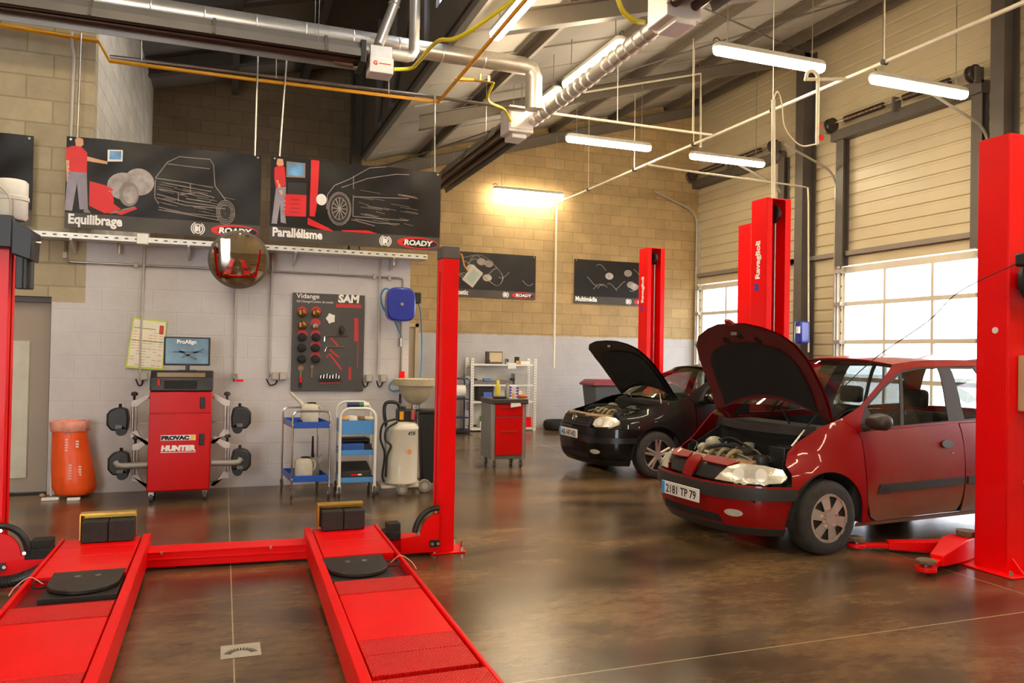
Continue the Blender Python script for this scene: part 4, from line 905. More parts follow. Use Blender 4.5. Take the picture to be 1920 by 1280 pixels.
def art_align(W, H):
    q = lambda pts: [(u*W, v*H) for u, v in pts]; A = []
    man = [([(.02,.86),(.045,.9),(.075,.88),(.085,.66),(.03,.62),(.02,.74)], 1), ([(.03,.62),(.085,.65),(.085,.3),(.09,.21),(.06,.22),(.055,.45),(.04,.2),(.01,.2)], 2), ([(.03,.9),(.035,.97),(.065,.97),(.07,.9),(.05,.88)], 3), ([(.025,.72),(.045,.72),(.07,.56),(.055,.54)], 3)]
    for p, c in man: A.append((q(p), c, 2, .05))
    A.append((q([(.085,.95),(.19,.95),(.19,.77),(.085,.76)]), 7, 1, .05)); A.append((q([(.095,.935),(.18,.935),(.18,.79),(.095,.785)]), 4, 2, .05))
    A.append((q([(.095,.7),(.2,.71),(.2,.56),(.095,.56)]), 8, 1, .05)); A.append((q([(.08,.56),(.2,.57),(.2,.31),(.07,.3)]), 1, 2, .05))
    for k in range(4): A.append((stroke(q([(.11,.5-k*.05),(.165,.505-k*.05)]), .006), 8, 3, .05))
    A.append((q([(.222,1.0),(.27,1.0),(.262,.5),(.25,.32),(.22,.32)]), 1, 1, .05)); A.append((q([(.21,.3),(.33,.2),(.36,.16),(.3,.17),(.21,.22)]), 1, 2, .05)); A.append((q([(.4,.18),(.56,.2),(.62,.17),(.42,.165)]), 1, 2, .05))
    A.append((circ(.285*W, .53*H, .03*W, 14, .07*H), 0, 3, .05))
    A.append((circ(.39*W, .44*H, .07*W, 24, .2*H), 8, 1, .05))
    for s in (1, .9, .66): A.append((stroke([((.39+.068*s*math.cos(a*.35))*W, (.44+.2*s*math.sin(a*.35))*H) for a in range(19)], .008), 7, 2, .06))
    for k in range(12): A.append((stroke([(.39*W, .44*H), ((.39+.045*math.cos(k*.5236))*W, (.44+.13*math.sin(k*.5236))*H)], .008), 6, 3, .05))
    for l in ([(.32,.6),(.36,.72),(.45,.82),(.56,.97),(.66,1.0)], [(.4,.7),(.55,.84),(.72,.92),(.8,.93)], [(.47,.6),(.6,.62),(.8,.63)], [(.47,.36),(.65,.36),(.8,.36)], [(.47,.62),(.47,.36)], [(.32,.6),(.315,.42)], [(.48,.33),(.62,.3),(.75,.31)], [(.47,.7),(.47,.86)], [(.46,.32),(.6,.26)]): A.append((stroke(q(l), .009), 7, 1, .06))
    rnd = random.Random(13)
    for k in range(26):
        u = rnd.uniform(.46, .8); v = rnd.uniform(.3, .75); n_ = rnd.uniform(.04, .14); A.append((stroke(q([(u, v), (min(u+n_*.5, .84), v-.01), (min(u+n_, .86), v-.02)]), .004), 7, 1, .08))
    return A
def art_lines(seed):
    def f(W, H):
        r = random.Random(seed); A = []
        for k in range(9):
            u, v = r.uniform(.1, .85), r.uniform(.3, .85); A.append((stroke([((u+.03*k_)*W, (v+.1*math.sin(k_*.7+k))*H) for k_ in range(5) if .02 < v+.1*math.sin(k_*.7+k) < .98], .012), 7, 1, .06))
        for k in range(4): u, v = r.uniform(.25, .8), r.uniform(.4, .8); A.append((circ(u*W, v*H, .05*W, 14, .08*H), 6 if k % 2 else 7, 2+k, .06))
        return A
    return f
YB = 9.28
a, b = at(125, 255, 'y', YB), at(487, 450, 'y', YB)
banner('wall_banner', 'black banner lettered Equilibrage with a red shirted worker printed at a wheel balancer', a.x, b.x, b.z, a.z, YB, 'Equilibrage', art_balance, seed=3)
a, b = at(510, 292, 'y', YB), at(824, 471, 'y', YB)
banner('wall_banner', 'black banner lettered Parallélisme with a printed car wheel and alignment bench', a.x-.01, b.x, b.z, a.z, YB, 'Parallélisme', art_align, seed=5)
a, b = at(66, 256, 'y', YB), at(60, 405, 'y', YB)
banner('wall_banner', 'dark banner cut off by the picture edge above the motor post', a.x-1.95, a.x-.01, b.z-.1, a.z, YB, ' ', lambda W, H: [], .05, seed=9)
a, b = at(1077.5, 485, 'y', 15.17), at(1076, 568, 'y', 15.17)
banner('wall_poster', 'dark poster lettered Multimédia partly behind the far red lift post', a.x, a.x+1.98, b.z, a.z, 15.17, 'Multimédia', art_lines(4), .004, cat='poster', seed=1)
a, b = at(1005, 480, 'y', 15.17), at(1003, 562, 'y', 15.17)
banner('wall_poster', 'dark poster whose title ends in ostic, half hidden by the slotted lift post', a.x-1.98, a.x, b.z, a.z, 15.17, 'Diagnostic', art_lines(8), .012, cat='poster', seed=2)
# ---------------------------------------------------------------- cable tray, conduits and fittings on the painted wall
p0, p1 = at(57, 446, 'y', 9.32), at(794, 483, 'y', 9.32)
ct = thing('cable_tray', 'galvanised perforated cable tray running along the top of the painted wall', 'cable tray', (0, 9.32, 2.7))
zt = (p0.z+p1.z)/2
MB().box(p0.x, p1.x, 9.12, 9.4, zt-.02, zt-.016).box(p0.x, p1.x, 9.116, 9.12, zt-.02, zt+.035).box(p0.x, p1.x, 9.396, 9.4, zt-.02, zt+.035).build('channel', GALV, ct)
m = MB(); n = 44
for k in range(n): x = p0.x+.05+(p1.x-p0.x-.1)*k/(n-1); m.box(x, x+.035, 9.1145, 9.116, zt+.002, zt+.014)
m.build('slot_row', mat('slot_dark', '#3a352e', .8), ct, smooth=0)['kind'] = 'stuff'
for k in range(4):
    x = p0.x+.4+(p1.x-p0.x-.8)*k/3
    MB().prism([(9.42, zt-.16), (9.42, zt-.02), (9.13, zt-.02), (9.13, zt-.035)], 'yz', x-.012, x+.012).build('bracket', GALV, ct)
tag(MB().cyl((p0.x, 9.3, zt), (p1.x-.05, 9.28, zt), .018, n=6).build('tray_cable', BLACK), 'thick black cable lying in the galvanised tray', 'cable')
YW = 9.40
def on_wall(u, v, y=YW): return at(u, v, 'y', y)
for (u, v), lab in (((223, 466), 'small clear end fitting hanging under the tray below the balancing banner'), ((738, 490), 'small clear end fitting hanging under the tray near the blue hose reel')):
    p = at(u, v-8, 'y', 9.3); o = MB().cyl((p.x, 9.3, p.z+.03), (p.x, 9.3, p.z-.1), .016, n=8).build('drain_cock', CHROME); tag(o, lab, 'fitting', 'fittings under the cable tray')
    MB().cyl((p.x, 9.3, p.z+.03), (p.x, 9.3, zt-.02), .02, n=8).build('collar', BPLAS, o)
for pts, lab in (([(271, 462), (262, 700)], 'grey conduit dropping down to the socket behind the calendar'), ([(443, 462), (439, 703)], 'grey conduit dropping from the round mirror to a red lever valve'), ([(511, 466), (504, 706)], 'grey conduit dropping to the double socket beside the tool board'), ([(713, 478), (708, 704)], 'grey conduit dropping between two sockets beside the tool board')):
    tag(MB().tube([on_wall(*p) for p in pts], .014, 8).build('wall_conduit', CONDUIT), lab, 'conduit')
pp = [at(122, 452, 'y', 9.34), on_wall(123, 480), on_wall(127, 489), on_wall(135, 491), on_wall(440, 505), on_wall(748, 521), on_wall(754, 523), on_wall(755, 530), on_wall(752, 640), on_wall(750, 735)]
w_ = pipe('air_pipe', 'thin metal air pipe running along the painted wall and down past the hose reel', pp, .012, STEEL)
for u, v in ((122, 478), (255, 496), (702, 518), (730, 521)):
    p = on_wall(u, v); MB().box(p.x-.018, p.x+.018, 9.375, 9.42, p.z-.03, p.z+.03).build('pipe_clip', CONDUIT, w_)
p = on_wall(750, 640); MB().cyl((p.x, 9.39, p.z-.06), (p.x, 9.39, p.z+.04), .022, n=8).build('coupling', STEEL, w_)
p = on_wall(752, 702); MB().box(p.x-.02, p.x+.035, 9.36, 9.41, p.z-.04, p.z+.04).build('red_valve', RED, w_)
p = on_wall(750, 738); MB().cyl((p.x, 9.39, p.z), (p.x, 9.39, p.z-.12), .014, n=8).build('filter_tip', BPLAS, w_)
tag(MB().tube(spline([on_wall(748, 712), on_wall(735, 715), on_wall(730, 728), on_wall(738, 733), on_wall(748, 731)], 6), .008, 6).build('air_hose', mat('hose_blue', '#4d8fc0', .4)), 'short pale blue hose loop beside the beige drain bowl', 'hose')
p = on_wall(439, 705); v_ = tag(MB().box(p.x-.03, p.x+.03, 9.37, 9.42, p.z-.02, p.z+.03).cyl((p.x, 9.39, p.z+.02), (p.x, 9.39, p.z-.06), .015, n=8).build('wall_valve', CHROME), 'chrome wall valve with red lever above the trolleys', 'valve')
MB().box(p.x+.02, p.x+.1, 9.36, 9.375, p.z-.06, p.z-.035).build('lever', RED, v_)
p = on_wall(272, 455); tag(MB().box(p.x-.055, p.x+.055, 9.1, 9.2, p.z-.05, p.z+.06).build('junction_box', WHITE, bevel=.006), 'white junction box on the cable tray under the balancing banner', 'junction box')
def socket(u, v, n, lab):
    p = on_wall(u, v); t = thing('wall_socket', lab, 'socket', (p.x, 9.4, p.z-.04), 0, 'grey sockets on the painted wall')
    for k in range(n):
        x = p.x + (k-(n-1)/2)*.085
        b_ = MB().box(x-.04, x+.04, 9.36, 9.42, p.z-.045, p.z+.045).build('socket_box', mat('socket_grey', '#a59b90', .5), t, bevel=.006)
        MB().box(x-.032, x+.032, 9.352, 9.36, p.z-.035, p.z+.035).build('flap', mat('socket_flap', '#b3aa9f', .45), b_, bevel=.003)
    MB().tube(spline([(p.x-.06*n-.02, 9.39, p.z-.03), (p.x-.05*n, 9.39, p.z-.1), (p.x-.02*n, 9.39, p.z-.09), (p.x-.01*n, 9.39, p.z-.045)], 6), .008, 6).build('flex', BLACK, t)
socket(270, 705, 1, 'grey wall socket under the calendar beside the red cabinet'); socket(523, 705, 2, 'double grey wall socket between cabinet and tool board')
socket(691, 709, 1, 'grey wall socket just past the tool board, before the conduit'); socket(718, 709, 1, 'grey wall socket past the tool board, after the conduit')
# round convex mirror on the wall
def mirror():
    c = at(448, 487, 'y', 9.0); t = thing('convex_mirror', 'round convex safety mirror reflecting the red lift, hung in front of the tray', 'mirror', c)
    R_ = .31; tilt = Mx.Translation(c) @ Mx.Rotation(.22, 4, 'X')
    m = MB(); m.M = tilt; m.lathe([(R_*math.sin(a*.036)/math.sin(.288), -(math.cos(a*.036)-math.cos(.288))*R_/math.sin(.288)) for a in range(9)][::-1], (0,0,0), 'y', 48)
    mm = bpy.data.materials.new('mirror_glass'); mm.use_nodes = True; MATS['mirror_glass'] = mm; b_ = mm.node_tree.nodes['Principled BSDF']; b_.inputs['Metallic'].default_value = 1; b_.inputs['Roughness'].default_value = .04; b_.inputs['Base Color'].default_value = lin('#c9bfb4')
    m.build('mirror_face', mm, t)
    m = MB(); m.M = tilt; m.lathe([(R_, -.006), (R_+.008, 0), (R_, .012), (R_*.7, .03)], (0,0,0), 'y', 48); m.build('rim', mat('rim_grey', '#5b5149', .5), t)
    MB().cyl((c.x, 9.02, c.z), (c.x, 9.42, c.z+.05), .02, n=8).build('arm', STEEL, t)
mirror()
# calendar
cA = thing('wall_calendar', 'tilted paper calendar with lime border pinned behind the alignment cabinet', 'calendar', on_wall(275, 690))
C4 = [on_wall(235, 689), on_wall(306, 694), on_wall(313, 602), on_wall(250, 595)]
def cal(u, v, off): p = C4[0]*(1-u)*(1-v)+C4[1]*u*(1-v)+C4[2]*u*v+C4[3]*(1-u)*v; p.y = 9.395 - off; return p
m = MB(); panel(m, [(0,0),(1,0),(1,1),(0,1)], cal, .5); m.build('sheet', mat('lime_card', '#c9d84e', .6), cA, solid=.003, nrm=False)
m = MB(); panel(m, [(.04,.04),(.96,.04),(.96,.97),(.04,.97)], cal, .5, off=.001); m.build('page', mat('cream_paper', '#eee6cf', .7), cA)
m = MB(); rnd = random.Random(2)
for c in range(6):
    for r in range(13):
        if rnd.random() < .72: u, v = .07+c*.148, .07+r*.055; panel(m, [(u,v),(u+.11,v),(u+.11,v+.008),(u,v+.008)], cal, .5, off=.002)
panel(m, [(.8,.72),(.93,.72),(.93,.9),(.8,.9)], cal, .5, off=.002); m.build('print', mat('print_red_thin', '#d0473a', .6), cA, smooth=0)
m = MB(); panel(m, [(.06,.8),(.7,.8),(.7,.815),(.06,.815)], cal, .5, off=.002); panel(m, [(.05,.55),(.95,.55),(.95,.565),(.05,.565)], cal, .5, off=.002); m.build('rule', mat('print_olive', '#7d9a2e', .6), cA)
# tool board
A_, B_ = on_wall(549, 545), on_wall(680, 733)
tb = thing('tool_board', 'dark grey tool board lettered Vidange with red silhouettes', 'tool board', ((A_.x+B_.x)/2, 9.4, B_.z))
MB().box(A_.x, B_.x, 9.385, 9.415, B_.z, A_.z-.02).build('board', mat('board_grey', '#4a4643', .5, 0, .06, 4), tb, bevel=.004)
YF = 9.384
def bp(u, v): return on_wall(u, v, YF)
m = MB(); q = bp(556, 558); lettering(m, 'Vidange', (q.x, YF, q.z), (1,0,0), (0,0,1), .075, bold=.001, width=.26); q = bp(556, 566); lettering(m, 'Oil Change/Cambio de aceite', (q.x, YF, q.z), (1,0,0), (0,0,1), .034, width=.42); m.build('title_lettering', PRT[0], tb, smooth=0)
m = MB(); q = bp(634, 566); lettering(m, 'SAM', (q.x, YF, q.z), (1,0,0), (0,0,1), .125, bold=.006, shear=.08, width=.25); q2 = bp(630, 568); m.build('maker_lettering', PRT[0], tb, smooth=0)
m = MB(); m.box(q2.x, q2.x+.3, YF-.001, YF, q2.z-.05, q2.z-.008)
for pts, w in (([(668, 596), (668, 640)], .05), ([(671, 640), (670, 690)], .008), ([(620, 633), (634, 648)], .02), ([(618, 655), (636, 670)], .02), ([(612, 670), (618, 663), (640, 692)], .022), ([(656, 688), (656, 712)], .03), ([(600, 718), (638, 717)], .012)):
    P3 = [bp(*p) for p in pts]; s = stroke([(p.x, p.z) for p in P3], w); m.prism(s, 'xz', YF-.0012, YF)
for u, v in ((566, 584), (592, 584), (591, 606), (566, 628), (591, 628), (591, 648), (591, 669)): p = bp(u, v); m.i = 0; m.disc((p.x+.004, YF-.0006, p.z+.006), .056, 'y', 20)
m.build('silhouette', mat('print_board_red', '#c03236', .6), tb, smooth=0)
BRZ = mat('bronze_cup', '#8a6238', .3, .9, .2, 9)
rows = [((566, 587), BRZ, 'bronze filter cup, top row outer column'), ((592, 587), BRZ, 'bronze filter cup, top row inner column'), ((566, 610), BRZ, 'bronze filter cup, second row outer column'), ((591, 611), CHROME, 'bright silver filter cup, the only silver one'),
        ((566, 632), BLACK, 'black filter cup, third row outer column'), ((592, 632), BLACK, 'black filter cup, third row inner column'), ((565, 652), BLACK, 'black filter cup, fourth row outer column'), ((591, 652), BLACK, 'black filter cup, fourth row inner column'), ((565, 673), BLACK, 'black filter cup, bottom row outer column'), ((591, 673), BLACK, 'black filter cup, bottom row inner column')]
for (u, v), mm, lab in rows:
    p = bp(u, v); m = MB(); r = .05 if mm is not CHROME else .04
    m.lathe([(r*.94, 0), (r, -.01), (r, -.04), (r*.8, -.05), (r*.3, -.052), (r*.28, -.06), (.002, -.06)], (p.x, YF, p.z), 'y', 20)
    tag(m.build('filter_cup', mm), lab + ' on the tool board', 'filter cup', 'filter cups on the tool board')
p = bp(620, 597); m = MB(); m.prism([(p.x+(.06 if k % 2 else .045)*math.cos(k*PI/5), p.z+(.068 if k % 2 else .05)*math.sin(k*PI/5)) for k in range(10)], 'xz', YF-.012, YF); tag(m.build('filter_spider', WHITE, bevel=.004), 'white star shaped tool hanging on the tool board', 'tool')
p = bp(640, 620); m = MB(); m.lathe([(.02, -.04), (.03, 0), (.03, .03), (.01, .06)], (p.x, YF-.03, p.z), 'z', 10); tag(m.build('strap_wrench', BPLAS), 'small black tool hanging above the hex keys on the board', 'tool')
for pts, r, lab in (([(608, 640), (609, 631), (612, 629), (652, 629)], .008, 'larger chrome hex key on the tool board'), ([(609, 659), (612, 651), (616, 649), (646, 650)], .006, 'smaller chrome hex key on the tool board')):
    tag(MB().tube([V((q.x, YF-.012, q.z)) for q in (bp(*k) for k in pts)], r, 6).build('hex_key', CHROME), lab, 'hex key')
p0_, p1_ = bp(564, 690), bp(563, 726)
wr = thing('wrench', 'wrench with red and black handle hanging at the foot of the tool board', 'wrench', (p0_.x, YF, p1_.z))
m = MB(); m.prism(stroke([(p0_.x, p0_.z-.03), (p1_.x, p1_.z+.1)], .022), 'xz', YF-.016, YF-.004); m.lathe([(.015, -.016), (.034, -.016), (.034, 0), (.015, 0)], (p0_.x, YF, p0_.z), 'y', 16); m.build('shank', CHROME, wr)
m = MB(); m.cyl((p1_.x, YF-.012, p1_.z+.11), (p1_.x, YF-.012, p1_.z+.06), .018, n=10); m.build('red_grip', RED, wr); MB().cyl((p1_.x, YF-.012, p1_.z+.06), (p1_.x, YF-.012, p1_.z), .018, n=10).build('black_grip', BPLAS, wr)
p0_, p1_ = bp(585, 687), bp(584, 707)
m = MB(); m.prism(stroke([(p0_.x, p0_.z), (p1_.x, p1_.z)], .016), 'xz', YF-.012, YF-.002); m.lathe([(.02, -.014), (.022, -.007), (.02, 0)], (p0_.x, YF, p0_.z), 'y', 12); tag(m.build('wrench', CHROME), 'short plain chrome wrench at the foot of the tool board', 'wrench')
p = bp(619, 709); tag(MB().box(p.x-.13, p.x+.12, YF-.035, YF, p.z-.03, p.z).build('socket_rail', BPLAS), 'black rail holding drain plug bits low on the tool board', 'rail')
for k in range(7): x = p.x-.11+k*.035; tag(MB().cyl((x, YF-.02, p.z), (x+.004, YF-.02, p.z+.035+.01*(k % 3)), .011, n=8).build('socket_bit', CHROME), 'chrome drain plug bit standing in the black rail of the tool board', 'bit', 'bits in the rail of the tool board')
# blue hose reel on the wall corner
p = at(750, 571, 'y', 9.12)
hr = thing('hose_reel', 'bright blue hose reel fixed at the end of the painted wall', 'hose reel', (p.x, 9.2, p.z-.2))
m = MB(); q = [(p.x+.17*math.copysign(abs(math.cos(a))**.55, math.cos(a)), p.z+.2*math.copysign(abs(math.sin(a))**.55, math.sin(a))) for a in [k*PI/14 for k in range(28)]]
RB = mat('reel_blue', '#1c2f9a', .35, 0, .06, 5, coat=.4)
m.prism(q, 'xz', 9.02, 9.2); m.build('casing', RB, hr, bevel=.02)
MB().cyl((p.x, 9.0, p.z), (p.x, 9.02, p.z), .02, n=10).build('hub_screw', STEEL, hr)
m = MB(); m.box(p.x+.1, p.x+.24, 9.04, 9.16, p.z+.02, p.z+.15); m.build('hose_outlet', BPLAS, hr, bevel=.012)
MB().box(p.x-.12, p.x+.1, 9.2, 9.37, p.z-.06, p.z+.06).build('bracket', BPLAS, hr)
HB = mat('hose_blue', '#4d8fc0', .4)
MB().tube(spline([at(736, 545, 'y', 9.15), at(722, 541, 'y', 9.2), at(714, 556, 'y', 9.25), at(720, 580, 'y', 9.3), at(740, 602, 'y', 9.35), at(750, 625, 'y', 9.38)], 8), .011, 8).build('supply_hose', HB, hr)
MB().tube(spline([at(778, 563, 'y', 9.1), at(786, 572, 'y', 9.15), at(790, 600, 'y', 9.3), at(791, 660, 'y', 9.4), at(788, 715, 'y', 9.44), at(786, 800, 'y', 9.44)], 8), .009, 8).build('work_hose', HB, hr)
c_ = at(1497, 623, 'y', 11.3)
hr2 = thing('hose_reel', 'small blue hose reel on the steel column by the tall lettered lift post', 'hose reel', (c_.x, 11.3, c_.z-.2))
MB().box(c_.x-.1, c_.x+.1, 11.12, 11.3, c_.z-.2, c_.z+.2).build('casing', RB, hr2, bevel=.03); MB().box(c_.x-.03, 9.8, 11.28, 11.36, c_.z-.04, c_.z+.04).build('bracket', BPLAS, hr2); MB().box(c_.x-.14, c_.x-.08, 11.14, 11.2, c_.z-.02, c_.z+.1).build('hose_outlet', WHITE, hr2)
# pale panel hung on the slotted lift post
hg = thing('hanging_panel', 'pale framed card hanging crooked from the top of the slotted lift post', 'card', (1.84, 5.95, 2.1))
c_ = at(886, 518, 'y', 5.94); Mh = Mx.Translation(c_) @ Mx.Rotation(.62, 4, 'Y')
m = MB(); m.M = Mh; m.box(-.055, .055, -.006, .006, -.075, .075); m.build('frame', mat('card_frame', '#d6cbb8', .5), hg, bevel=.004)
m = MB(); m.M = Mh; m.box(-.04, .04, -.008, -.006, -.055, .055); m.build('card', mat('card_face', '#c3ccb4', .5), hg)
m = MB(); m.M = Mh
for k in range(7): m.box(-.03, .03, -.009, -.008, -.04+k*.013, -.037+k*.013)
m.build('ruled_line', mat('card_line', '#8fa2a0', .6), hg, smooth=0)
MB().tube(spline([(1.76, 5.97, 2.37), at(866, 478, 'y', 5.95), at(869, 490, 'y', 5.94), at(872, 500, 'y', 5.94), c_], 6), .006, 6).build('orange_cord', mat('cord_orange', '#d98a2e', .6), hg)
MB().tube(spline([at(868, 482, 'y', 5.95), at(905, 480, 'y', 5.98), at(938, 510, 'y', 6.0), at(942, 525, 'y', 6.0), at(930, 535, 'y', 6.0), at(904, 516, 'y', 5.96)], 8), .003, 5).build('loop_wire', STEEL, hg)
# ---------------------------------------------------------------- equipment standing along the painted wall
# orange sack on its stand
bg = thing('sack_stand', 'full orange plastic sack with pale rolled rim by the grey door', 'sack', (-1.46, 9.18, 0))
def sack(prof, n, seed, wob):
    r_ = random.Random(seed); ph = [r_.uniform(0, 6) for _ in range(6)]; rs = []
    for k, (r, z, dx) in enumerate(prof):
        ring = []
        for j in range(n):
            a = 2*PI*j/n; e = 1 + wob*(math.sin(7*a+ph[0]+z*3) * .5 + math.sin(11*a+ph[1]-z*5)*.35 + math.sin(17*a+ph[2]+z*9)*.2)
            ring.append((-1.46+dx + r*e*math.cos(a), 9.18 + r*e*math.sin(a)*.85, z + .004*math.sin(5*a+ph[3])))
        rs.append(ring)
    return rs
ORA = mat('orange_sack', '#ff5a1c', .4, 0, .12, 7, .25, 30)
m = MB(); m.rings(sack([(.09, .03, .03), (.17, .045, .04), (.205, .11, .04), (.2, .22, .03), (.19, .35, .015), (.175, .5, 0), (.165, .62, -.01), (.16, .7, -.015), (.158, .76, -.02)], 48, 3, .035), cap=True); m.build('sack', ORA, bg, smooth=60)
m = MB(); m.rings(sack([(.165, .69, -.015), (.18, .7, -.015), (.185, .76, -.02), (.178, .8, -.02), (.15, .8, -.02), (.145, .74, -.02)], 48, 5, .05), cap=False); m.build('rolled_rim', mat('pale_rim', '#f0a088', .5, 0, .2, 12, .3, 40), bg, smooth=60)
m = MB(); r_ = random.Random(4)
for a, z0, n in ((-1.75, .62, 5), (-1.25, .6, 3), (-1.55, .36, 6), (-1.1, .34, 4)):
    for k in range(n): z = z0 - k*.027; R_ = .19 - .02*(z-.3); x, y = -1.46+.02+R_*1.03*math.cos(a), 9.18+R_*.9*math.sin(a); m.cbox((x, y, z), (.028, .006, .014+.006*r_.random()))
m.build('printed_mark', mat('print_peach', '#f6c0a8', .6), bg, smooth=0)
MB().tube([(-1.64, 9.22, .02), (-1.645, 9.25, .5), (-1.64, 9.25, .76)], .01, 6).build('stand_pole', WHITE, bg)
for x, y, w in ((-1.62, 9.08, .08), (-1.4, 9.02, .06)): MB().box(x-w, x+w, y-.02, y+.02, 0, .03).build('stand_foot', WHITE, bg, bevel=.006)
tag(MB().ball((-1.73, 9.28, .02), .022, 10, (1.3, 1, .9)).build('cork', mat('cork', '#c99a6a', .8)), 'small tan stopper lying on the floor by the sack stand', 'stopper')
# castor helper
def castor(t, x, y, r=.05, metal=CHROME, w=.02):
    m = MB(); m.lathe([(r*.55, -w*.55), (r*.95, -w*.5), (r, -w*.2), (r, w*.2), (r*.95, w*.5), (r*.55, w*.55)], (x, y, r), 'x', 20); c = m.build('castor', mat('castor_rubber', '#4a4540', .6, 0, .12, 12), t)
    MB().cyl((x-w*.7, y, r), (x+w*.7, y, r), r*.4, n=12).build('hub', mat('castor_hub', '#b9b2a8', .4, .3, .08, 9), c)
    m = MB(); m.box(x-w*.95, x-w*.7, y-.014, y+.014, r*.8, r*2.05).box(x+w*.7, x+w*.95, y-.014, y+.014, r*.8, r*2.05).box(x-w*.95, x+w*.95, y-.018, y+.018, r*2.05, r*2.15); m.build('fork', metal, c)
    return c
# blue two-tier trolley
F = {'fl': (.705, 8.53), 'fr': (1.09, 8.51), 'bl': (.645, 9.12), 'br': (1.03, 9.1)}
tr = thing('tool_trolley', 'chrome framed trolley with two deep blue trays and jerry cans, nearest the red cabinet', 'trolley', (.87, 8.82, 0))
order = ['fl', 'fr', 'br', 'bl']
def tray(t, z0, h, F, m_, name='tray', lip=.012):
    P = [F[k] for k in order]; cx, cy = sum(p[0] for p in P)/4, sum(p[1] for p in P)/4
    I = [(p[0]+(cx-p[0])*lip*4, p[1]+(cy-p[1])*lip*3) for p in P]
    m = MB(); R = [[(*p, z0) for p in P], [(*p, z0+h) for p in P], [(*p, z0+h) for p in I], [(*p, z0+.012) for p in I]]
    m.rings(R); o = m.build(name, m_, t, bevel=.003); return o
for z in (.745, .175):
    o = tray(tr, z, .068, F, BLUE)
    for k in ('fl', 'fr'):
        MB().cyl((F[k][0], F[k][1]-.012, z+.035), (F[k][0], F[k][1], z+.035), .011, n=10).build('screw', BOLT, o)
for a, b in (('fl', 'fr'), ('bl', 'br')):
    (xa, ya), (xb, yb) = F[a], F[b]; s = .005 if a == 'fl' else -.005
    pts = [(xa, ya, .1), (xa, ya, .88)] + [(xa+.02, ya, .915), (xa+.05, ya, .925), (xb-.05, yb, .925), (xb-.02, yb, .915)] + [(xb, yb, .88), (xb, yb, .1)]
    MB().tube(pts, .011, 8).build('frame_tube', CHROME, tr)
for k in F: castor(tr, *F[k], r=.058)
CAN = mat('can_cream', '#cdc4ae', .45, 0, .15, 8)
def jerry(cx, cy, z, s, lab, spout=1, m_=CAN):
    t = thing('oil_can', lab, 'oil can', (cx, cy, z))
    m = MB(); m.rings([[(cx+x*w, cy+y*d, z+h*s) for x, y in ((-1,-.7),(-.7,-1),(.7,-1),(1,-.7),(1,.7),(.7,1),(-.7,1),(-1,.7))] for w, d, h in ((.085, .07, 0), (.09, .075, .02), (.09, .075, .17), (.08, .065, .215), (.045, .05, .235))]); m.build('can_body', m_, t)
    m = MB(); m.lathe([(.045, .22*s), (.05, .23*s), (.05, .245*s), (.01, .25*s)], (cx+.02, cy, z), 'z', 16); m.build('can_lid', BLACK, t)
    if spout:
        m = MB(); m.tube([(cx-.05, cy, z+.17*s), (cx-.09, cy, z+.24*s), (cx-.21, cy, z+.36*s)], [.03, .022, .012], 10); m.build('spout', m_, t)
    MB().tube(spline([(cx+.085, cy, z+.08*s), (cx+.12, cy, z+.12*s), (cx+.115, cy, z+.19*s), (cx+.07, cy, z+.21*s)], 5), .009, 6).build('handle', m_, t)
    return t
jerry(.90, 8.78, .757, 1.0, 'cream oil can with long spout standing on the upper blue tray')
jerry(.84, 8.70, .187, .95, 'cream oil can standing at the front of the lower blue tray', 0)
t = thing('oil_measure', 'grey oil jug with upright black spout at the back of the lower blue tray', 'oil jug', (.97, 8.9, .187))
m = MB(); m.lathe([(.06, 0), (.065, .02), (.06, .16), (.035, .2)], (.97, 8.9, .187), 'z', 18); m.build('jug_body', mat('jug_grey', '#a79f94', .45), t)
MB().tube([(.96, 8.9, .38), (.955, 8.9, .46), (.955, 8.9, .62)], [.02, .014, .01], 8).build('jug_spout', BLACK, t)
m = MB(); m.prism([(1.0, .29), (1.08, .38), (1.06, .42), (1.0, .36)], 'xz', 8.86, 8.94); m.build('jug_lip', mat('jug_grey', '#a79f94', .45), t)
tag(MB().cbox((.79, 8.66, .79), (.05, .07, .065)).build('small_bottle', BLACK, bevel=.008), 'small black bottle beside the can on the upper blue tray', 'bottle')
# three-tier cart
G = {'fl': (1.195, 8.5), 'fr': (1.57, 8.48), 'bl': (1.21, 8.92), 'br': (1.585, 8.9)}
kt = thing('service_cart', 'white tube cart with three pale blue trays full of papers and cases, beside the drum', 'trolley', (1.39, 8.7, 0))
LB = mat('pale_blue_enamel', '#4a90d0', .4, 0, .06, 5, coat=.2)
for z, h in ((.675, .15), (.45, .055), (.155, .055)): tray(kt, z, h, G, LB)
for a, b in (('fl', 'fr'), ('bl', 'br')):
    (xa, ya), (xb, yb) = G[a], G[b]; zt_ = .955 if a == 'fl' else 1.0
    pts = [(xa, ya-.012, .1), (xa, ya-.012, zt_-.1)] + [(xa+.1*(1-math.cos(math.radians(k))), ya-.012, zt_-.1+.1*math.sin(math.radians(k))) for k in (20, 45, 70, 90)] + [(xb-.1*(1-math.cos(math.radians(k))), yb-.012, zt_-.1+.1*math.sin(math.radians(k))) for k in (90, 70, 45, 20)] + [(xb, yb-.012, zt_-.1), (xb, yb-.012, .1)]
    MB().tube(pts, .016, 8).build('frame_tube', WHITE, kt)
for k in G: castor(kt, G[k][0], G[k][1], .062, WHITE)
r_ = random.Random(11)
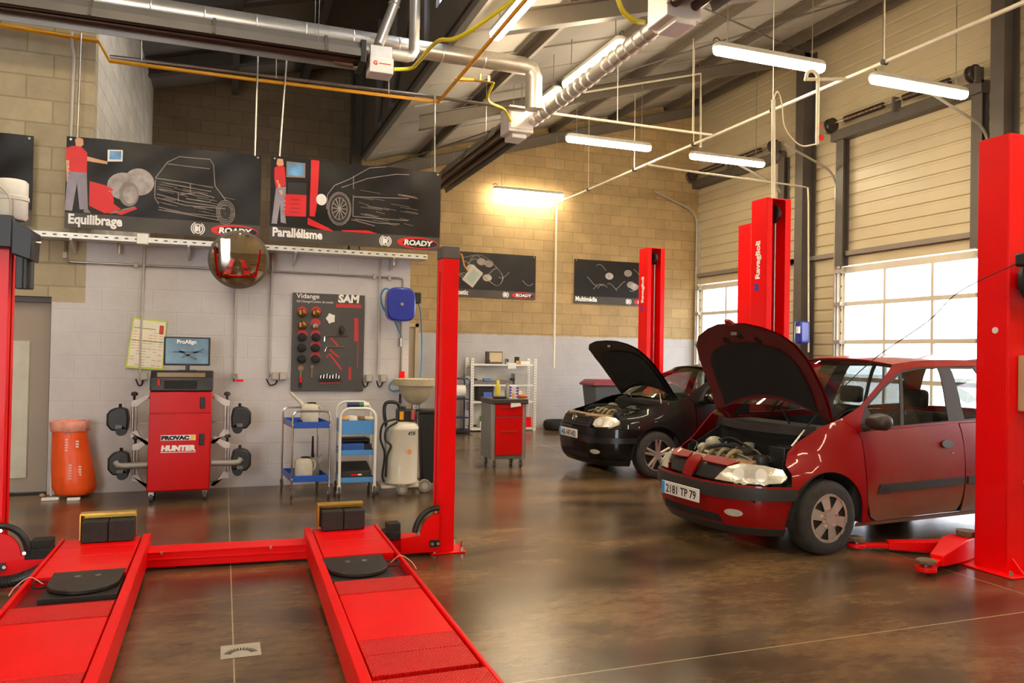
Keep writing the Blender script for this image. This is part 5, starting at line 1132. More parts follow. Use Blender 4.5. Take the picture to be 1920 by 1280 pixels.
for k, (lab, c_, w) in enumerate((('tan rag on top of the pale blue cart', '#c9a070', .06), ('white folded paper on top of the pale blue cart', '#e6e0d2', .07), ('brown glove on top of the pale blue cart', '#8a6440', .05), ('cream cloth at the end of the pale blue cart', '#d8c8a4', .05))):
    x = 1.25 + k*.09; m = MB(); m.ball((x, 8.6+.03*(k % 2), .83), w, 10, (1, 1.2, .6))
    for v in m.bm.verts: v.co += V((r_.uniform(-.01, .01), r_.uniform(-.01, .01), r_.uniform(-.008, .012)))
    tag(m.build('rag', mat('rag_%d' % k, c_, .85, 0, .2, 14, .4, 60)), lab, 'rag')
t = thing('spray_can', 'dark blue and green spray can lying across the far end of the pale blue cart', 'can', (1.4, 8.8, .93))
m = MB().cyl((1.31, 8.8, .97), (1.44, 8.8, .97), .032, n=16); m.build('can_body', mat('can_navy', '#1c2c58', .4), t); MB().cyl((1.44, 8.8, .97), (1.49, 8.8, .97), .032, n=16).build('can_shoulder', mat('can_green', '#3a7a44', .4), t); MB().cyl((1.49, 8.8, .97), (1.55, 8.8, .97), .028, n=16).build('can_cap', WHITE, t)
t = thing('tool_case', 'blue plastic case with black bag on the middle tray of the cart', 'case', (1.36, 8.68, .462))
MB().box(1.225, 1.47, 8.54, 8.8, .462, .57).build('case_body', mat('case_blue', '#2f55a0', .45), t, bevel=.012); MB().box(1.23, 1.54, 8.6, 8.84, .57, .615).box(1.472, 1.55, 8.54, 8.8, .463, .565).build('case_cover', BPLAS, t, bevel=.015)
t = thing('tool_case', 'black flat case with red and white label on the lowest tray of the cart', 'case', (1.38, 8.68, .167))
MB().rings([[(1.215, 8.53, .167), (1.55, 8.53, .167), (1.55, 8.85, .167), (1.215, 8.85, .167)], [(1.215, 8.53, .27), (1.55, 8.53, .27), (1.55, 8.85, .34), (1.215, 8.85, .34)]]).build('case_body', mat('case_black', '#2e2a28', .55), t, bevel=.01)
MB().box(1.33, 1.4, 8.524, 8.53, .225, .24).build('red_label', RED, t); MB().box(1.4, 1.44, 8.524, 8.53, .225, .242).build('white_label', WHITE, t)
# suction drum
dx, dy = 1.9, 8.66
dm = thing('suction_drum', 'cream wheeled oil suction drum with black pump head and handle, numbered on its side', 'oil drum', (dx, dy, 0))
m = MB(); m.lathe([(.05, .1), (.17, .1), (.19, .115), (.192, .13), (.187, .14), (.187, .70), (.192, .71), (.19, .73), (.17, .765), (.12, .79), (.06, .8)], (dx, dy, 0), 'z', 40); m.build('tank', BEIGE, dm)
m = MB(); m.rings([[(dx-.24, dy-.12, .065), (dx+.24, dy-.12, .065), (dx+.24, dy+.14, .065), (dx-.24, dy+.14, .065)], [(dx-.24, dy-.12, .1), (dx+.24, dy-.12, .1), (dx+.24, dy+.14, .1), (dx-.24, dy+.14, .1)]]); m.build('chassis', BEIGE, dm, bevel=.006)
WG = mat('wheel_grey', '#7d776f', .6, 0, .1, 9)
for x, y, r in ((dx-.03, dy-.2, .062), (dx+.25, dy-.1, .075), (dx-.27, dy-.02, .06)):
    m = MB(); m.lathe([(r*.6, -.025), (r*.92, -.024), (r, -.012), (r, .012), (r*.92, .024), (r*.6, .025)], (x, y, r), 'y', 24); w_ = m.build('wheel', WG, dm); MB().cyl((x, y-.03, r), (x, y+.03, r), r*.5, n=14).build('hub', mat('hub_grey', '#a59e94', .45), w_)
m = MB(); m.tube(spline([(dx-.17, dy-.02, .72), (dx-.2, dy-.02, .86), (dx-.2, dy-.02, .97), (dx-.16, dy-.02, 1.01), (dx-.06, dy-.02, 1.0), (dx-.03, dy-.02, .94)], 6), .02, 8); m.build('handle', BPLAS, dm)
m = MB(); m.box(dx-.06, dx+.14, dy-.09, dy+.07, .795, .93); hd = m.build('pump_head', BPLAS, dm, bevel=.015); MB().box(dx-.045, dx-.0, dy-.096, dy-.09, .82, .91).build('yellow_sticker', YEL, hd)
MB().cyl((dx+.1, dy-.1, .82), (dx+.1, dy-.1, .92), .022, n=10).build('gauge_glass', mat('gauge_red', '#b8403a', .3), hd); MB().cyl((dx+.13, dy-.02, .93), (dx+.13, dy-.02, .98), .03, n=12).build('filler_cap', STEEL, hd)
m = MB(); m.lathe([(.02, .93), (.035, .935), (.03, .96)], (dx+.02, dy, 0), 'z', 12); m.build('knob', BPLAS, hd)
for k, pts in enumerate(([(-.1, .83), (-.23, .78), (-.26, .62), (-.21, .45), (-.23, .22), (-.21, .14)], [(-.08, .8), (-.2, .72), (-.21, .6), (-.15, .54), (-.19, .42), (-.2, .2)])):
    MB().tube(spline([(dx+a, dy-.12-.03*k, z) for a, z in pts], 7), .012, 7).build('suction_hose', BPLAS, dm)
me = text_mesh('4T3E', .05, bold=.002, extrude=.0005); m = MB()
for v in me.vertices: a = -PI/2 + .18 + v.co.x/.188; v.co = V((dx+(.188+v.co.z)*math.cos(a), dy+(.188+v.co.z)*math.sin(a), .655+v.co.y))
m.mesh(me); m.build('number', mat('print_black', '#141414', .6), dm, smooth=0)
def ond(u, v, off): a = -PI/2 + .3 + u/.188; return V((dx+(.188+off)*math.cos(a), dy+(.188+off)*math.sin(a), .47+v))
m = MB(); panel(m, circ(0, 0, .03, 12), ond, .02, off=.001); panel(m, stroke([(-.05, .03), (-.05, -.01), (-.035, -.01)], .006), ond, .02, off=.001); m.build('maker_mark', mat('print_orange', '#e08a4a', .6), dm, smooth=0)
# waste oil bowl and its dark container
bx, by = 2.17, 9.14
wb = thing('drain_bowl', 'large cream oil drain bowl on a steel column, partly behind the slotted lift post', 'oil drainer', (bx, by, 0))
m = MB(); m.lathe([(.03, .94), (.12, .985), (.19, 1.09), (.205, 1.17), (.27, 1.178), (.275, 1.24), (.262, 1.245), (.255, 1.19), (.19, 1.18), (.17, 1.09), (.1, 1.0), (.01, .97)], (bx, by, 0), 'z', 36); m.build('bowl', mat('bowl_cream', '#b5a585', .42, 0, .12, 7), wb)
m = MB(); m.lathe([(.2, 1.232), (.262, 1.246), (.27, 1.252), (.2, 1.24)], (bx, by, 0), 'z', 36); m.build('bowl_rim', mat('rim_stained', '#c9bd9c', .6, 0, .3, 22), wb)
MB().cyl((bx, by, .05), (bx, by, .96), .03, n=12).build('column', CHROME, wb); MB().cyl((bx, by, 0), (bx, by, .06), .12, n=24).build('foot', BPLAS, wb)
MB().cyl((bx+.1, by-.24, .6), (bx+.1, by-.24, .9), .014, n=8).build('drain_rod', WHITE, wb)
kb = thing('waste_bin', 'black plastic waste container under the cream drain bowl', 'bin', (2.32, 9.0, 0))
m = MB(); m.rings([[(2.2, 8.86, .05), (2.46, 8.86, .05), (2.46, 8.99, .05), (2.2, 8.99, .05)], [(2.16, 8.84, .86), (2.5, 8.84, .86), (2.5, 9.0, .86), (2.16, 9.0, .86)]]); m.build('bin_body', BPLAS, kb, bevel=.015)
MB().box(2.15, 2.51, 8.83, 9.0, .86, .91).build('bin_lid', BPLAS, kb, bevel=.015); MB().box(2.36, 2.375, 8.834, 8.84, .2, .8).build('white_stripe', WHITE, kb)
for x in (2.24, 2.42): MB().cyl((x-.02, 8.93, .03), (x+.02, 8.93, .03), .03, n=12).build('wheel', BLACK, kb)
# ---------------------------------------------------------------- back of the hall
tc = thing('tool_cabinet', 'small red fronted tool cabinet on castors in front of the white shelf rack', 'tool cabinet', (3.69, 10.25, 0))
GC = mat('cabinet_grey', '#6f6a64', .4, .2, .06, 6)
MB().box(3.44, 3.94, 10.02, 10.5, .13, .88).build('cabinet_body', GC, tc, bevel=.008)
for x in (3.455, 3.905): MB().box(x-.025, x+.025, 10.0, 10.03, .13, .9).build('corner_post', mat('post_grey', '#a09b93', .35, .5, .05, 8), tc, bevel=.006)
for z0, z1, nm in ((.72, .88, 'top_drawer'), (.19, .71, 'door')):
    o = MB().box(3.485, 3.88, 10.0, 10.02, z0, z1).build(nm, RED2, tc, bevel=.004)
    z = z1-.05 if nm == 'top_drawer' else .5
    MB().box(3.56, 3.8, 9.992, 10.0, z, z+.02).build('grip_rail', mat('grip_red', '#a8302c', .4), o)
MB().box(3.43, 3.96, 9.99, 10.52, .88, .95).build('top_tray', mat('top_dark', '#3b3734', .5), tc, bevel=.01)
MB().tube([(3.44, 9.99, .9), (3.44, 9.95, .9), (3.93, 9.95, .9), (3.93, 9.99, .9)], .01, 6).build('push_bar', BPLAS, tc)
for x in (3.5, 3.88):
    for y in (10.06, 10.44): castor(tc, x, y, .055, STEEL)
t = thing('spray_bottle', 'yellow spray can standing on the red fronted tool cabinet', 'spray can', (3.58, 10.2, .95))
m = MB(); m.lathe([(.035, 0), (.036, .16), (.025, .19)], (3.58, 10.2, .95), 'z', 16); m.build('can_body', mat('can_yellow', '#dcc42a', .4), t); MB().lathe([(.022, .19), (.022, .24), (.012, .25)], (3.58, 10.2, .95), 'z', 12).build('can_cap', mat('cap_yellow', '#e8d040', .4), t)
t = thing('cleaner_box', 'purple and white printed carton on the tool cabinet beside the yellow can', 'carton', (3.75, 10.1, .95))
MB().box(3.69, 3.82, 10.03, 10.14, .95, 1.13).build('carton', mat('carton_white', '#d9d3dc', .6), t, bevel=.003)
m = MB(); m.i = 0
for k in range(4): m.prism([(3.69+.0, .97+k*.04), (3.73, 1.0+k*.035), (3.69, 1.01+k*.04)], 'xz', 10.027, 10.03); m.prism([(3.82, .96+k*.04), (3.775, .98+k*.04), (3.82, 1.0+k*.04)], 'xz', 10.027, 10.03)
m.build('purple_print', mat('print_purple', '#4a3a9a', .6), t, smooth=0); MB().box(3.73, 3.77, 10.026, 10.03, .96, 1.03).build('tan_print', mat('print_tan', '#d0a860', .6), t)
tag(MB().box(3.48, 3.66, 10.06, 10.14, .95, .985).build('pliers_roll', BPLAS, bevel=.01), 'black tool roll lying in front of the yellow can on the tool cabinet', 'tool roll')
t = thing('glue_gun', 'orange hand tool lying at the end of the tool cabinet top', 'hand tool', (3.89, 10.15, .95))
MB().tube([(3.82, 10.15, .985), (3.95, 10.12, .98), (3.99, 10.1, .975)], [.028, .025, .012], 8).build('tool_body', mat('tool_orange', '#d8662a', .45), t); MB().cyl((3.9, 10.2, .99), (3.93, 10.22, 1.04), .03, n=10).build('tool_reel', mat('tool_cream', '#d8cfae', .5), t)
m = MB(); panel(m, [(3.68, .84), (3.83, .86), (3.82, .9), (3.68, .9)], lambda u, v, o: V((u, 9.94-o, v)), .08); tag(m.build('paper_note', WHITE, solid=.002), 'white paper note hanging over the push bar of the tool cabinet', 'paper')
tag(MB().lathe([(.04, 0), (.045, .1), (.03, .16), (.02, .2)], (3.78, 10.35, .95), 'z', 14).build('funnel', mat('funnel_grey', '#8d8880', .5)), 'grey bottle standing behind the carton on the tool cabinet', 'bottle')
# shelf rack
sh = thing('shelf_rack', 'white perforated shelf rack against the far wall behind the tool cabinet', 'shelf rack', (5.28, 14.92, 0))
SX0, SX1, SY0, SY1 = 4.63, 5.97, 14.74, 15.12
for x in (SX0, SX1):
    for y in (SY0, SY1):
        m = MB(); m.box(x-.03, x+.03, y-.02, y+.02, 0, 1.46); p_ = m.build('upright', WHITE, sh)
        s = MB()
        for k in range(26): s.box(x-.012, x+.012, y-.0215, y-.02, .08+k*.053, .1+k*.053)
        s.build('slot_row', mat('slot_pale', '#9a958a', .8), p_, smooth=0)['kind'] = 'stuff'
for z in (.06, .6, .935, 1.345): MB().box(SX0+.03, SX1-.03, SY0, SY1, z-.035, z).build('shelf', WHITE, sh, bevel=.003)
MB().box(SX0+.03, SX1-.03, SY1-.005, SY1+.003, .1, 1.34).build('back_panel', mat('rack_back', '#dcd6c8', .6), sh)
for z in (1.2, .5): MB().box(SX0-.01, SX0+.01, SY0+.02, SY1-.02, z-.1, z+.08).build('side_plate', mat('side_grey', '#bdb7ab', .6), sh)
def item(name, lab, cat, parts):
    x0, y0, z0 = parts[0][1][:3]
    if len(parts) == 1: return tag(MB().cbox(parts[0][1], parts[0][2]).build(name, parts[0][0], bevel=.006), lab, cat)
    t = thing(name, lab, cat, parts[0][1])
    for k, (m_, c, d, n_) in enumerate([(p + ('',))[:4] for p in parts]): MB().cbox(c, d).build(n_ or 'box', m_, t, bevel=.004)
    return t
CARD = mat('carton_brown', '#c9b48a', .7); NAV = mat('carton_navy', '#2c2e4a', .5)
t = item('picture_box', 'open fronted box with tan panel on top of the shelf rack', 'box', [(mat('box_dark', '#4d443c', .6), (5.13, 14.9, 1.47), (.34, .1, .25), 'frame'), (CARD, (5.15, 14.845, 1.48), (.27, .012, .19), 'panel'), (NAV, (5.0, 14.84, 1.39), (.06, .015, .08), 'corner')])
item('light_bulb_box', 'small grey white box in the middle of the top shelf', 'box', [(mat('box_grey', '#a8a8a6', .5), (5.45, 14.9, 1.4), (.13, .1, .11), 'carton'), (NAV, (5.41, 14.845, 1.42), (.04, .01, .06), 'print')])
item('bottle', 'small dark bottle with yellow label on the top shelf', 'bottle', [(BPLAS, (5.63, 14.9, 1.42), (.08, .08, .15), 'bottle_body'), (YEL, (5.63, 14.855, 1.385), (.07, .01, .06), 'bottle_label')])
item('paper_note', 'white paper hanging over the top shelf edge', 'paper', [(WHITE, (5.46, 14.73, 1.31), (.18, .01, .12))])
item('file_box', 'low white box at the end of the top shelf', 'box', [(WHITE, (5.8, 14.95, 1.375), (.2, .16, .06))])
item('car_part', 'long grey car part lying along the second shelf', 'car part', [(mat('part_grey', '#77726a', .5, .3, .2, 14), (5.1, 14.92, .975), (.85, .18, .08), 'bar'), (mat('part_blue', '#5a86b4', .5), (4.98, 14.86, 1.03), (.16, .1, .05), 'blue_lump'), (BPLAS, (5.55, 14.88, 1.03), (.12, .1, .05), 'dark_lump')])
item('car_part', 'dark round part at the end of the second shelf', 'car part', [(BPLAS, (4.72, 14.92, .99), (.11, .16, .11))])
item('storage_box', 'grey box on the second shelf near the window end', 'box', [(mat('box_steel', '#a8a6a0', .5), (5.7, 14.92, 1.04), (.28, .22, .2), 'carton'), (mat('box_steel_lid', '#bbb9b3', .5), (5.7, 14.92, 1.145), (.3, .24, .02), 'lid')])
item('car_battery', 'black car battery with blue label on the third shelf', 'battery', [(BPLAS, (4.94, 14.9, .735), (.33, .2, .27), 'case'), (mat('label_blue', '#4a6cc0', .5), (4.98, 14.794, .72), (.18, .012, .12), 'battery_label'), (BPLAS, (4.94, 14.9, .88), (.34, .21, .03), 'battery_lid')])
item('crate', 'bright green bag on the bottom shelf', 'bag', [(mat('bag_green', '#6cb02a', .5), (5.05, 14.92, .24), (.32, .2, .12))])
item('bag', 'white and red bag lying under the green bag', 'bag', [(mat('bag_white', '#d8d2cc', .6), (5.0, 14.9, .12), (.34, .2, .12), 'sheet'), (RED, (5.2, 14.9, .13), (.12, .16, .13), 'red_end'), (BPLAS, (4.95, 14.795, .13), (.04, .01, .05), 'spot')])
item('red_box', 'red box on the bottom shelf beside the tool cabinet', 'box', [(RED, (5.8, 14.88, .17), (.24, .2, .2), 'carton'), (WHITE, (5.8, 14.88, .075), (.22, .18, .03), 'base')])
# dark blue tube trolley seen past the slotted post
ht = thing('hand_trolley', 'dark blue tube trolley with white roll between slotted post and shelf rack', 'trolley', (4.3, 14.6, 0))
NB = mat('navy_tube', '#2b3054', .4)
for y in (14.45, 14.8): MB().tube([(4.05, y, .06), (4.05, y, 1.0), (4.1, y, 1.06), (4.45, y, 1.06), (4.5, y, 1.0), (4.5, y, .06)], .016, 8).build('frame_tube', NB, ht)
for z in (.66, .3): MB().box(4.05, 4.5, 14.45, 14.8, z-.01, z+.01).build('shelf', NB, ht)
MB().box(3.98, 4.56, 14.4, 14.85, .02, .06).build('base', BPLAS, ht)
tag(MB().cyl((4.12, 14.62, .81), (4.44, 14.62, .81), .12, n=20).build('paper_roll', WHITE), 'white paper roll lying on the dark blue tube trolley', 'paper roll')
# wheelie bin and tyre
wbn = thing('wheelie_bin', 'dark grey wheelie bin with maroon lid against the far wall behind the black car', 'bin', (7.25, 14.2, 0))
m = MB(); m.rings([[(6.99, 13.95, .08), (7.51, 13.95, .08), (7.51, 14.4, .08), (6.99, 14.4, .08)], [(6.9, 13.88, .96), (7.56, 13.88, .96), (7.56, 14.48, .96), (6.9, 14.48, .96)]]); m.build('bin_body', mat('bin_grey', '#4b4d50', .5, 0, .06, 6), wbn, bevel=.03)
m = MB(); m.rings([[(6.86, 13.84, .95), (7.6, 13.84, .95), (7.6, 14.52, .95), (6.86, 14.52, .95)], [(6.86, 13.84, .99), (7.6, 13.84, .99), (7.6, 14.52, .99), (6.86, 14.52, .99)], [(6.95, 13.92, 1.07), (7.5, 13.92, 1.07), (7.5, 14.46, 1.07), (6.95, 14.46, 1.07)]]); m.build('bin_lid', mat('lid_maroon', '#7a2a38', .45), wbn, bevel=.015)
MB().cyl((6.84, 13.9, .95), (7.62, 13.9, .95), .02, n=8).build('bin_handle', BPLAS, wbn)
for x in (6.95, 7.5): MB().cyl((x-.03, 14.36, .1), (x+.03, 14.36, .1), .1, n=20).build('wheel', BLACK, wbn)
m = MB(); m.lathe([(.2, .02), (.27, 0), (.31, .03), (.325, .1), (.31, .17), (.27, .2), (.2, .18), (.19, .1)], (6.56, 14.84, 0), 'z', 40); m.bm.faces.ensure_lookup_table()
tag(m.build('worn_tyre_casing', BLACK), 'black car tyre lying flat on the floor at the foot of the far wall', 'tyre')
# ---------------------------------------------------------------- cars
def interp(tab, x):
    """smooth table lookup"""
    n = len(tab)
    if x <= tab[0][0]: return tab[0][1]
    if x >= tab[-1][0]: return tab[-1][1]
    for k in range(n-1):
        if tab[k][0] <= x <= tab[k+1][0]: break
    x0, y0 = tab[k]; x1, y1 = tab[k+1]; h = x1-x0; t = (x-x0)/h
    def slope(i):
        if i == 0 or i == n-1: j = min(i, n-2); return (tab[j+1][1]-tab[j][1])/(tab[j+1][0]-tab[j][0])
        return (tab[i+1][1]-tab[i-1][1])/(tab[i+1][0]-tab[i-1][0])
    m0, m1 = slope(k)*h, slope(k+1)*h
    return (2*t**3-3*t*t+1)*y0 + (t**3-2*t*t+t)*m0 + (-2*t**3+3*t*t)*y1 + (t**3-t*t)*m1
def sstep(a, b, x): t = max(0, min(1, (x-a)/(b-a))); return t*t*(3-2*t)
class Shape:
    def __init__(s, sp):
        P = spline([(x, y, 0) for x, y in sp['plan']], 14); s.P = P; s.S = [0]
        for a, b in zip(P, P[1:]): s.S.append(s.S[-1] + (b-a).length)
        s.end = s.S[-1]; s.sp = sp; s.L = sp['plan'][-1][0]
    def C(s, q):
        q = max(0, min(s.end-1e-6, q)); lo, hi = 0, len(s.S)-1
        while hi-lo > 1:
            m = (lo+hi)//2
            if s.S[m] <= q: lo = m
            else: hi = m
        t = (q-s.S[lo])/(s.S[hi]-s.S[lo]); a, b = s.P[lo], s.P[hi]; p = a.lerp(b, t)
        pa, pb = s.P[max(lo-1, 0)], s.P[min(hi+1, len(s.P)-1)]
        d0 = (b-pa).normalized(); d1 = (pb-a).normalized(); d = d0.lerp(d1, t).normalized()
        if q < .02: d = V((0, 1, 0))
        return p, V((-d.y, d.x, 0))          # outward for a curve running nose -> side -> tail in +y
    def s_at(s, x):
        for k in range(len(s.P)-1):
            a, b = s.P[k], s.P[k+1]
            if a.x <= x <= b.x and a.y > .2: return s.S[k] + (x-a.x)/(b.x-a.x+1e-9)*(s.S[k+1]-s.S[k])
        return s.end
    def e(s, q, z):
        wf = 1 - sstep(*s.sp['wf'], q); wr = sstep(s.end-1.6, s.end-.7, q)
        a = interp(s.sp['side'], z); o = a
        if wf: o = o*(1-wf) + interp(s.sp['front'], z)*wf
        if wr: o = o*(1-wr) + interp(s.sp['rear'], z)*wr
        return o
    def pt(s, q, z, off=0, side=-1):
        """negative q runs round the nose to the other side"""
        if q < 0: q, side = -q, -side
        p, n = s.C(q); e = s.e(q, z) - off
        return V((p.x - n.x*e, side*(p.y - n.y*e), z))
def build_car(name, lab, base, rz, sp):
    """base: where the middle of the nose stands on the floor; local x runs to the tail, near side is -y"""
    T = thing(name, lab, 'car', base, rz); G = Shape(sp); S = G.s_at; M = sp['mats']
    def add(nm, polys, m, side=-1, off=0, step=.06, solid=.012, parent=None, front=False, smooth=50, holes=()):
        b = MB()
        for poly in polys: panel(b, poly, lambda u, v, o: G.pt(u if front else S(u), v, o + off, side), step, holes=holes)
        for f in b.bm.faces:
            f.normal_update(); c = f.calc_center_median()
            out = V((c.x - min(max(c.x, .9), G.L-.9), c.y, 0))
            if f.normal.dot(out) < 0: f.normal_flip()
        return b.build(nm, m, parent or T, world=False, solid=solid, nrm=False, smooth=smooth)
    wx, wr, ra, zc = sp['wheel'], sp['wr'], sp['arch'], sp['wr']
    def archp(cx, a0, a1, n=14): return [(cx + ra*math.cos(math.radians(a0+(a1-a0)*k/n)), zc + ra*math.sin(math.radians(a0+(a1-a0)*k/n))) for k in range(n+1)]
    zb = sp['bump']                             # top of the bumper
    aF = 180 - math.degrees(math.asin((zb-zc)/ra)); F = sp['fender']; wxr = wx + sp['base']
    for side in (-1, 1):
        arc1 = archp(wx, 0, aF)
        add('fender', [[(S(x) if fr == 'x' else x, z) for fr, x, z in F] + [(S(x), z) for x, z in arc1]], M['paint'], side, front=True, step=.05)
        d = add('front_door', [sp['door']], M['grimy'], side)
        hx, hz = sp['handle']; add('handle', [circ(hx, hz, .075, 18, .035)], M['trim'], side, .016, .03, .012, d); add('lock', [circ(hx+.07, hz-.08, .012, 10)], CHROME, side, .004, .03, 0, d)
        if sp.get('mold'): add('side_moulding', [sp['mold']], M['strip'], side, .014, .06, .014, d); add('moulding_badge', [circ(sp['mold'][0][0]+.12, sp['mold'][0][1]+.04, .07, 16, .022)], BPLAS, side, .018, .03, .003, d)
        arcr = archp(wxr, 180, 0)
        rd = sp['rdoor']; ya = math.degrees(math.acos(max(-1, min(1, (rd[1]-wxr)/ra))))
        za = zc + ra*math.sin(math.radians(ya))
        r_ = add('rear_door', [[(rd[0], sp['sillz']), (wxr-ra, sp['sillz']), (wxr-ra, zc)] + archp(wxr, 180, ya, 8)[1:] + [(rd[1], sp['belt1']), (rd[0], sp['belt1']-.01)]], M['grimy'], side)
        if sp.get('mold'): add('side_moulding', [[(rd[0]+.02, sp['mold'][1][1]), (wxr-ra-.03, sp['mold'][1][1]+.01), (wxr-ra-.03, sp['mold'][2][1]+.01), (rd[0]+.02, sp['mold'][2][1])]], M['strip'], side, .014, .06, .014, r_)
        xe = G.L - .35
        add('rear_quarter', [[(rd[1]+.006, za)] + archp(wxr, ya, 0, 8)[1:] + [(wxr+ra, .3), (xe, .32), (xe, sp['belt1']+.03), (rd[1]+.006, sp['belt1'])]], M['grimy'], side)
        add('sill', [[(wx+ra-.01, .195), (wxr-ra+.01, .205), (wxr-ra+.01, sp['sillz']-.004), (wx+ra-.01, sp['sillz']-.02)]], M['grimy'], side, -.012)
        u = add('roof_side', [sp['upper']], M['paint'], side, holes=[sp['dlo']], step=.05)
        add('window_frame', [sp['dlo']], M['frame'], side, -.006, .05, .01, u, holes=sp['panes'])
        for p in sp['panes']: add('window', [p], M['glass'], side, -.012, .06, 0, u)
        b = MB(); panel(b, [(wx+ra*1.02*math.cos(math.radians(a)), zc+ra*1.02*math.sin(math.radians(a))) for a in range(-8, 189, 7)] + [(wx-ra, .2)], lambda q, v, o: V((q, side*.5, v)), .12)
        rr = [[(wx+ra*math.cos(math.radians(a)), y*side, zc+ra*math.sin(math.radians(a))) for a in range(-10, 191, 10)] for y in (.5, sp['hw']-.03)]
        for A, B in zip(zip(rr[0], rr[0][1:]), zip(rr[1], rr[1][1:])): b.poly([A[0], A[1], B[1], B[0]])
        b.build('arch_liner', BLACK, T, world=False, smooth=60)
        # inner liner behind the gaps between panels
        add('inner_body', [[(1.0, .24), (wxr-ra-.02, .24), (wxr-ra-.02, .75), (wxr+ra, .75), (wxr+ra, .3), (xe, .32), (xe, sp['belt1']-.02), (1.2, sp['belt0']-.03)]], BLACK, side, -.035, .09, 0)
    # nose
    zl = sp['lip']
    half = [(0, zl), (S(wx-ra), zl), (S(wx-ra), zc)] + [(S(x), z) for x, z in archp(wx, 180, aF, 6)[1:]] + [(0, zb)]
    full = half + [(-s_, z) for s_, z in half[::-1] if s_ > 1e-6]
    bu = add('front_bumper', [full], M['paint'], front=True)
    sw = S(wx-ra*.8)
    add('bumper_strip', [[(-sw, sp['strip'][0]), (-.6, sp['strip'][0]-.012), (0, sp['strip'][0]-.015), (.6, sp['strip'][0]-.012), (sw, sp['strip'][0]), (sw-.015, sp['strip'][1]), (-sw+.015, sp['strip'][1])]], M['strip'], front=True, off=.02, step=.05, solid=.03, parent=bu)
    add('air_intake', [[(-.42, zl+.03), (.42, zl+.03), (.38, zl+.1), (-.38, zl+.1)]], BLACK, front=True, off=.004, solid=0, parent=bu)
    add('bumper_lip', [[(-S(wx-ra), zl-.05), (S(wx-ra), zl-.05), (S(wx-ra), zl+.015), (-S(wx-ra), zl+.015)]], M['strip'], front=True, off=.004, parent=bu)
    for s_ in (-1, 1):
        add('fog_lamp', [[(s_*(.52+a), b_) for a, b_ in circ(0, zl+.13, .08, 16, .03)]], M['lens'], front=True, off=.006, step=.04, solid=.004, parent=bu)
        h = add('headlight', [[(s_*a, b_) for a, b_ in sp['lamp']]], M['lens'], front=True, off=.004, step=.035, solid=.02)
        for cs, rr_ in sp['bowls']: add('lamp_bowl', [circ(s_*cs[0], cs[1], rr_, 18)], mat('bowl_bright', '#f2efe6', .2, .2), front=True, off=.007, step=.03, solid=0, parent=h)
        if sp.get('grille'): add('grille', [[(s_*a, b_) for a, b_ in sp['grille']]], BPLAS, front=True, off=-.035, step=.05, solid=.01)
        if sp.get('nose2'): add('nose_panel', [[(s_*a, b_) for a, b_ in sp['nose2']]], M['paint'], front=True, step=.04)
    add('nose', [[(a, b_) for a, b_ in sp['nose']] + [(-a, b_) for a, b_ in sp['nose'][::-1] if a]], M['paint'] if sp.get('redn') else BPLAS, front=True, step=.04, off=-.004)
    if sp.get('badge'):
        c = G.pt(0, sp['badge'], .012); b = MB(); b.lathe([(.048, .01), (.052, 0), (.058, -.006), (.058, .012)], c, 'x', 24); b.tube([c+V((-.004, .03, .035)), c+V((-.004, .015, -.03)), c+V((-.004, 0, .01)), c+V((-.004, -.015, -.03)), c+V((-.004, -.03, .035))], .006, 6); b.build('badge', CHROME, T, world=False)
        for k in range(3): add('grille_bar', [[(-.34, sp['badge']-.045+k*.035), (.34, sp['badge']-.045+k*.035), (.34, sp['badge']-.03+k*.035), (-.34, sp['badge']-.03+k*.035)]], BPLAS, front=True, off=.006)
    # number plate
    pz = sp['plate']; c = G.pt(0, pz, .03); b = MB(); xq = c.x - .028
    b.box(xq, xq+.012, -.26, .26, pz-.055, pz+.055); pl_ = b.build('number_plate', mat('plate_white', '#e9e6df', .4), T, world=False, bevel=.003)
    b = MB(); b.box(xq-.002, xq, .215, .26, pz-.055, pz+.055); b.build('plate_band', mat('plate_blue', '#3d9fd8', .4), pl_, world=False)
    b = MB(); me = text_mesh(sp['reg'], .098, bold=.001, extrude=.0006); wt = max(v.co.x for v in me.vertices)
    for v in me.vertices: v.co = V((xq-.002-v.co.z, .195-v.co.x*.42/wt, pz-.036+v.co.y))
    b.mesh(me); b.build('plate_lettering', mat('print_black', '#141414', .6), pl_, world=False, smooth=0)
    # windscreen, roof, tail
    (xa, za_), (xb, zb_) = sp['screen']; b = MB(); R = []
    for j in range(9):
        t = j/8; row = []
        for i in range(17):
            u = -1 + i/8; p = G.pt(S(xa+(xb-xa)*t), za_+(zb_-za_)*t + .02*math.sin(PI*t), -.006)
            row.append(b.v((p.x - sp['bulge']*(1-t*.45)*(1-u*u), p.y*-u, p.z + (.035*t-.03*(1-t))*(1-u*u))))
        R.append(row)
    for A, B in zip(R, R[1:]):
        for k in range(16): b.f((A[k], A[k+1], B[k+1], B[k]))
    ws = b.build('windscreen', M['glass'], T, world=False, smooth=80)
    b = MB(); rows = []; rt = sp['roof']
    for j in range(13):
        t = j/12; x = rt[0][0] + (rt[-1][0]-rt[0][0])*t; z = interp(rt, x); row = []
        for i in range(17):
            u = -1 + i/8; p = G.pt(S(x), z)
            bow = sp['bulge']*.55*(1-u*u)*(1-sstep(0, .35, t)) - .1*(1-u*u)*sstep(.8, 1, t)*0
            row.append(b.v((x - bow, p.y*-u, z + .05*(1-abs(u)**2.4))))
        rows.append(row)
    for A, B in zip(rows, rows[1:]):
        for k in range(16): b.f((A[k], A[k+1], B[k+1], B[k]))
    b.build('roof', M['paint'], T, world=False, smooth=80, solid=.012)
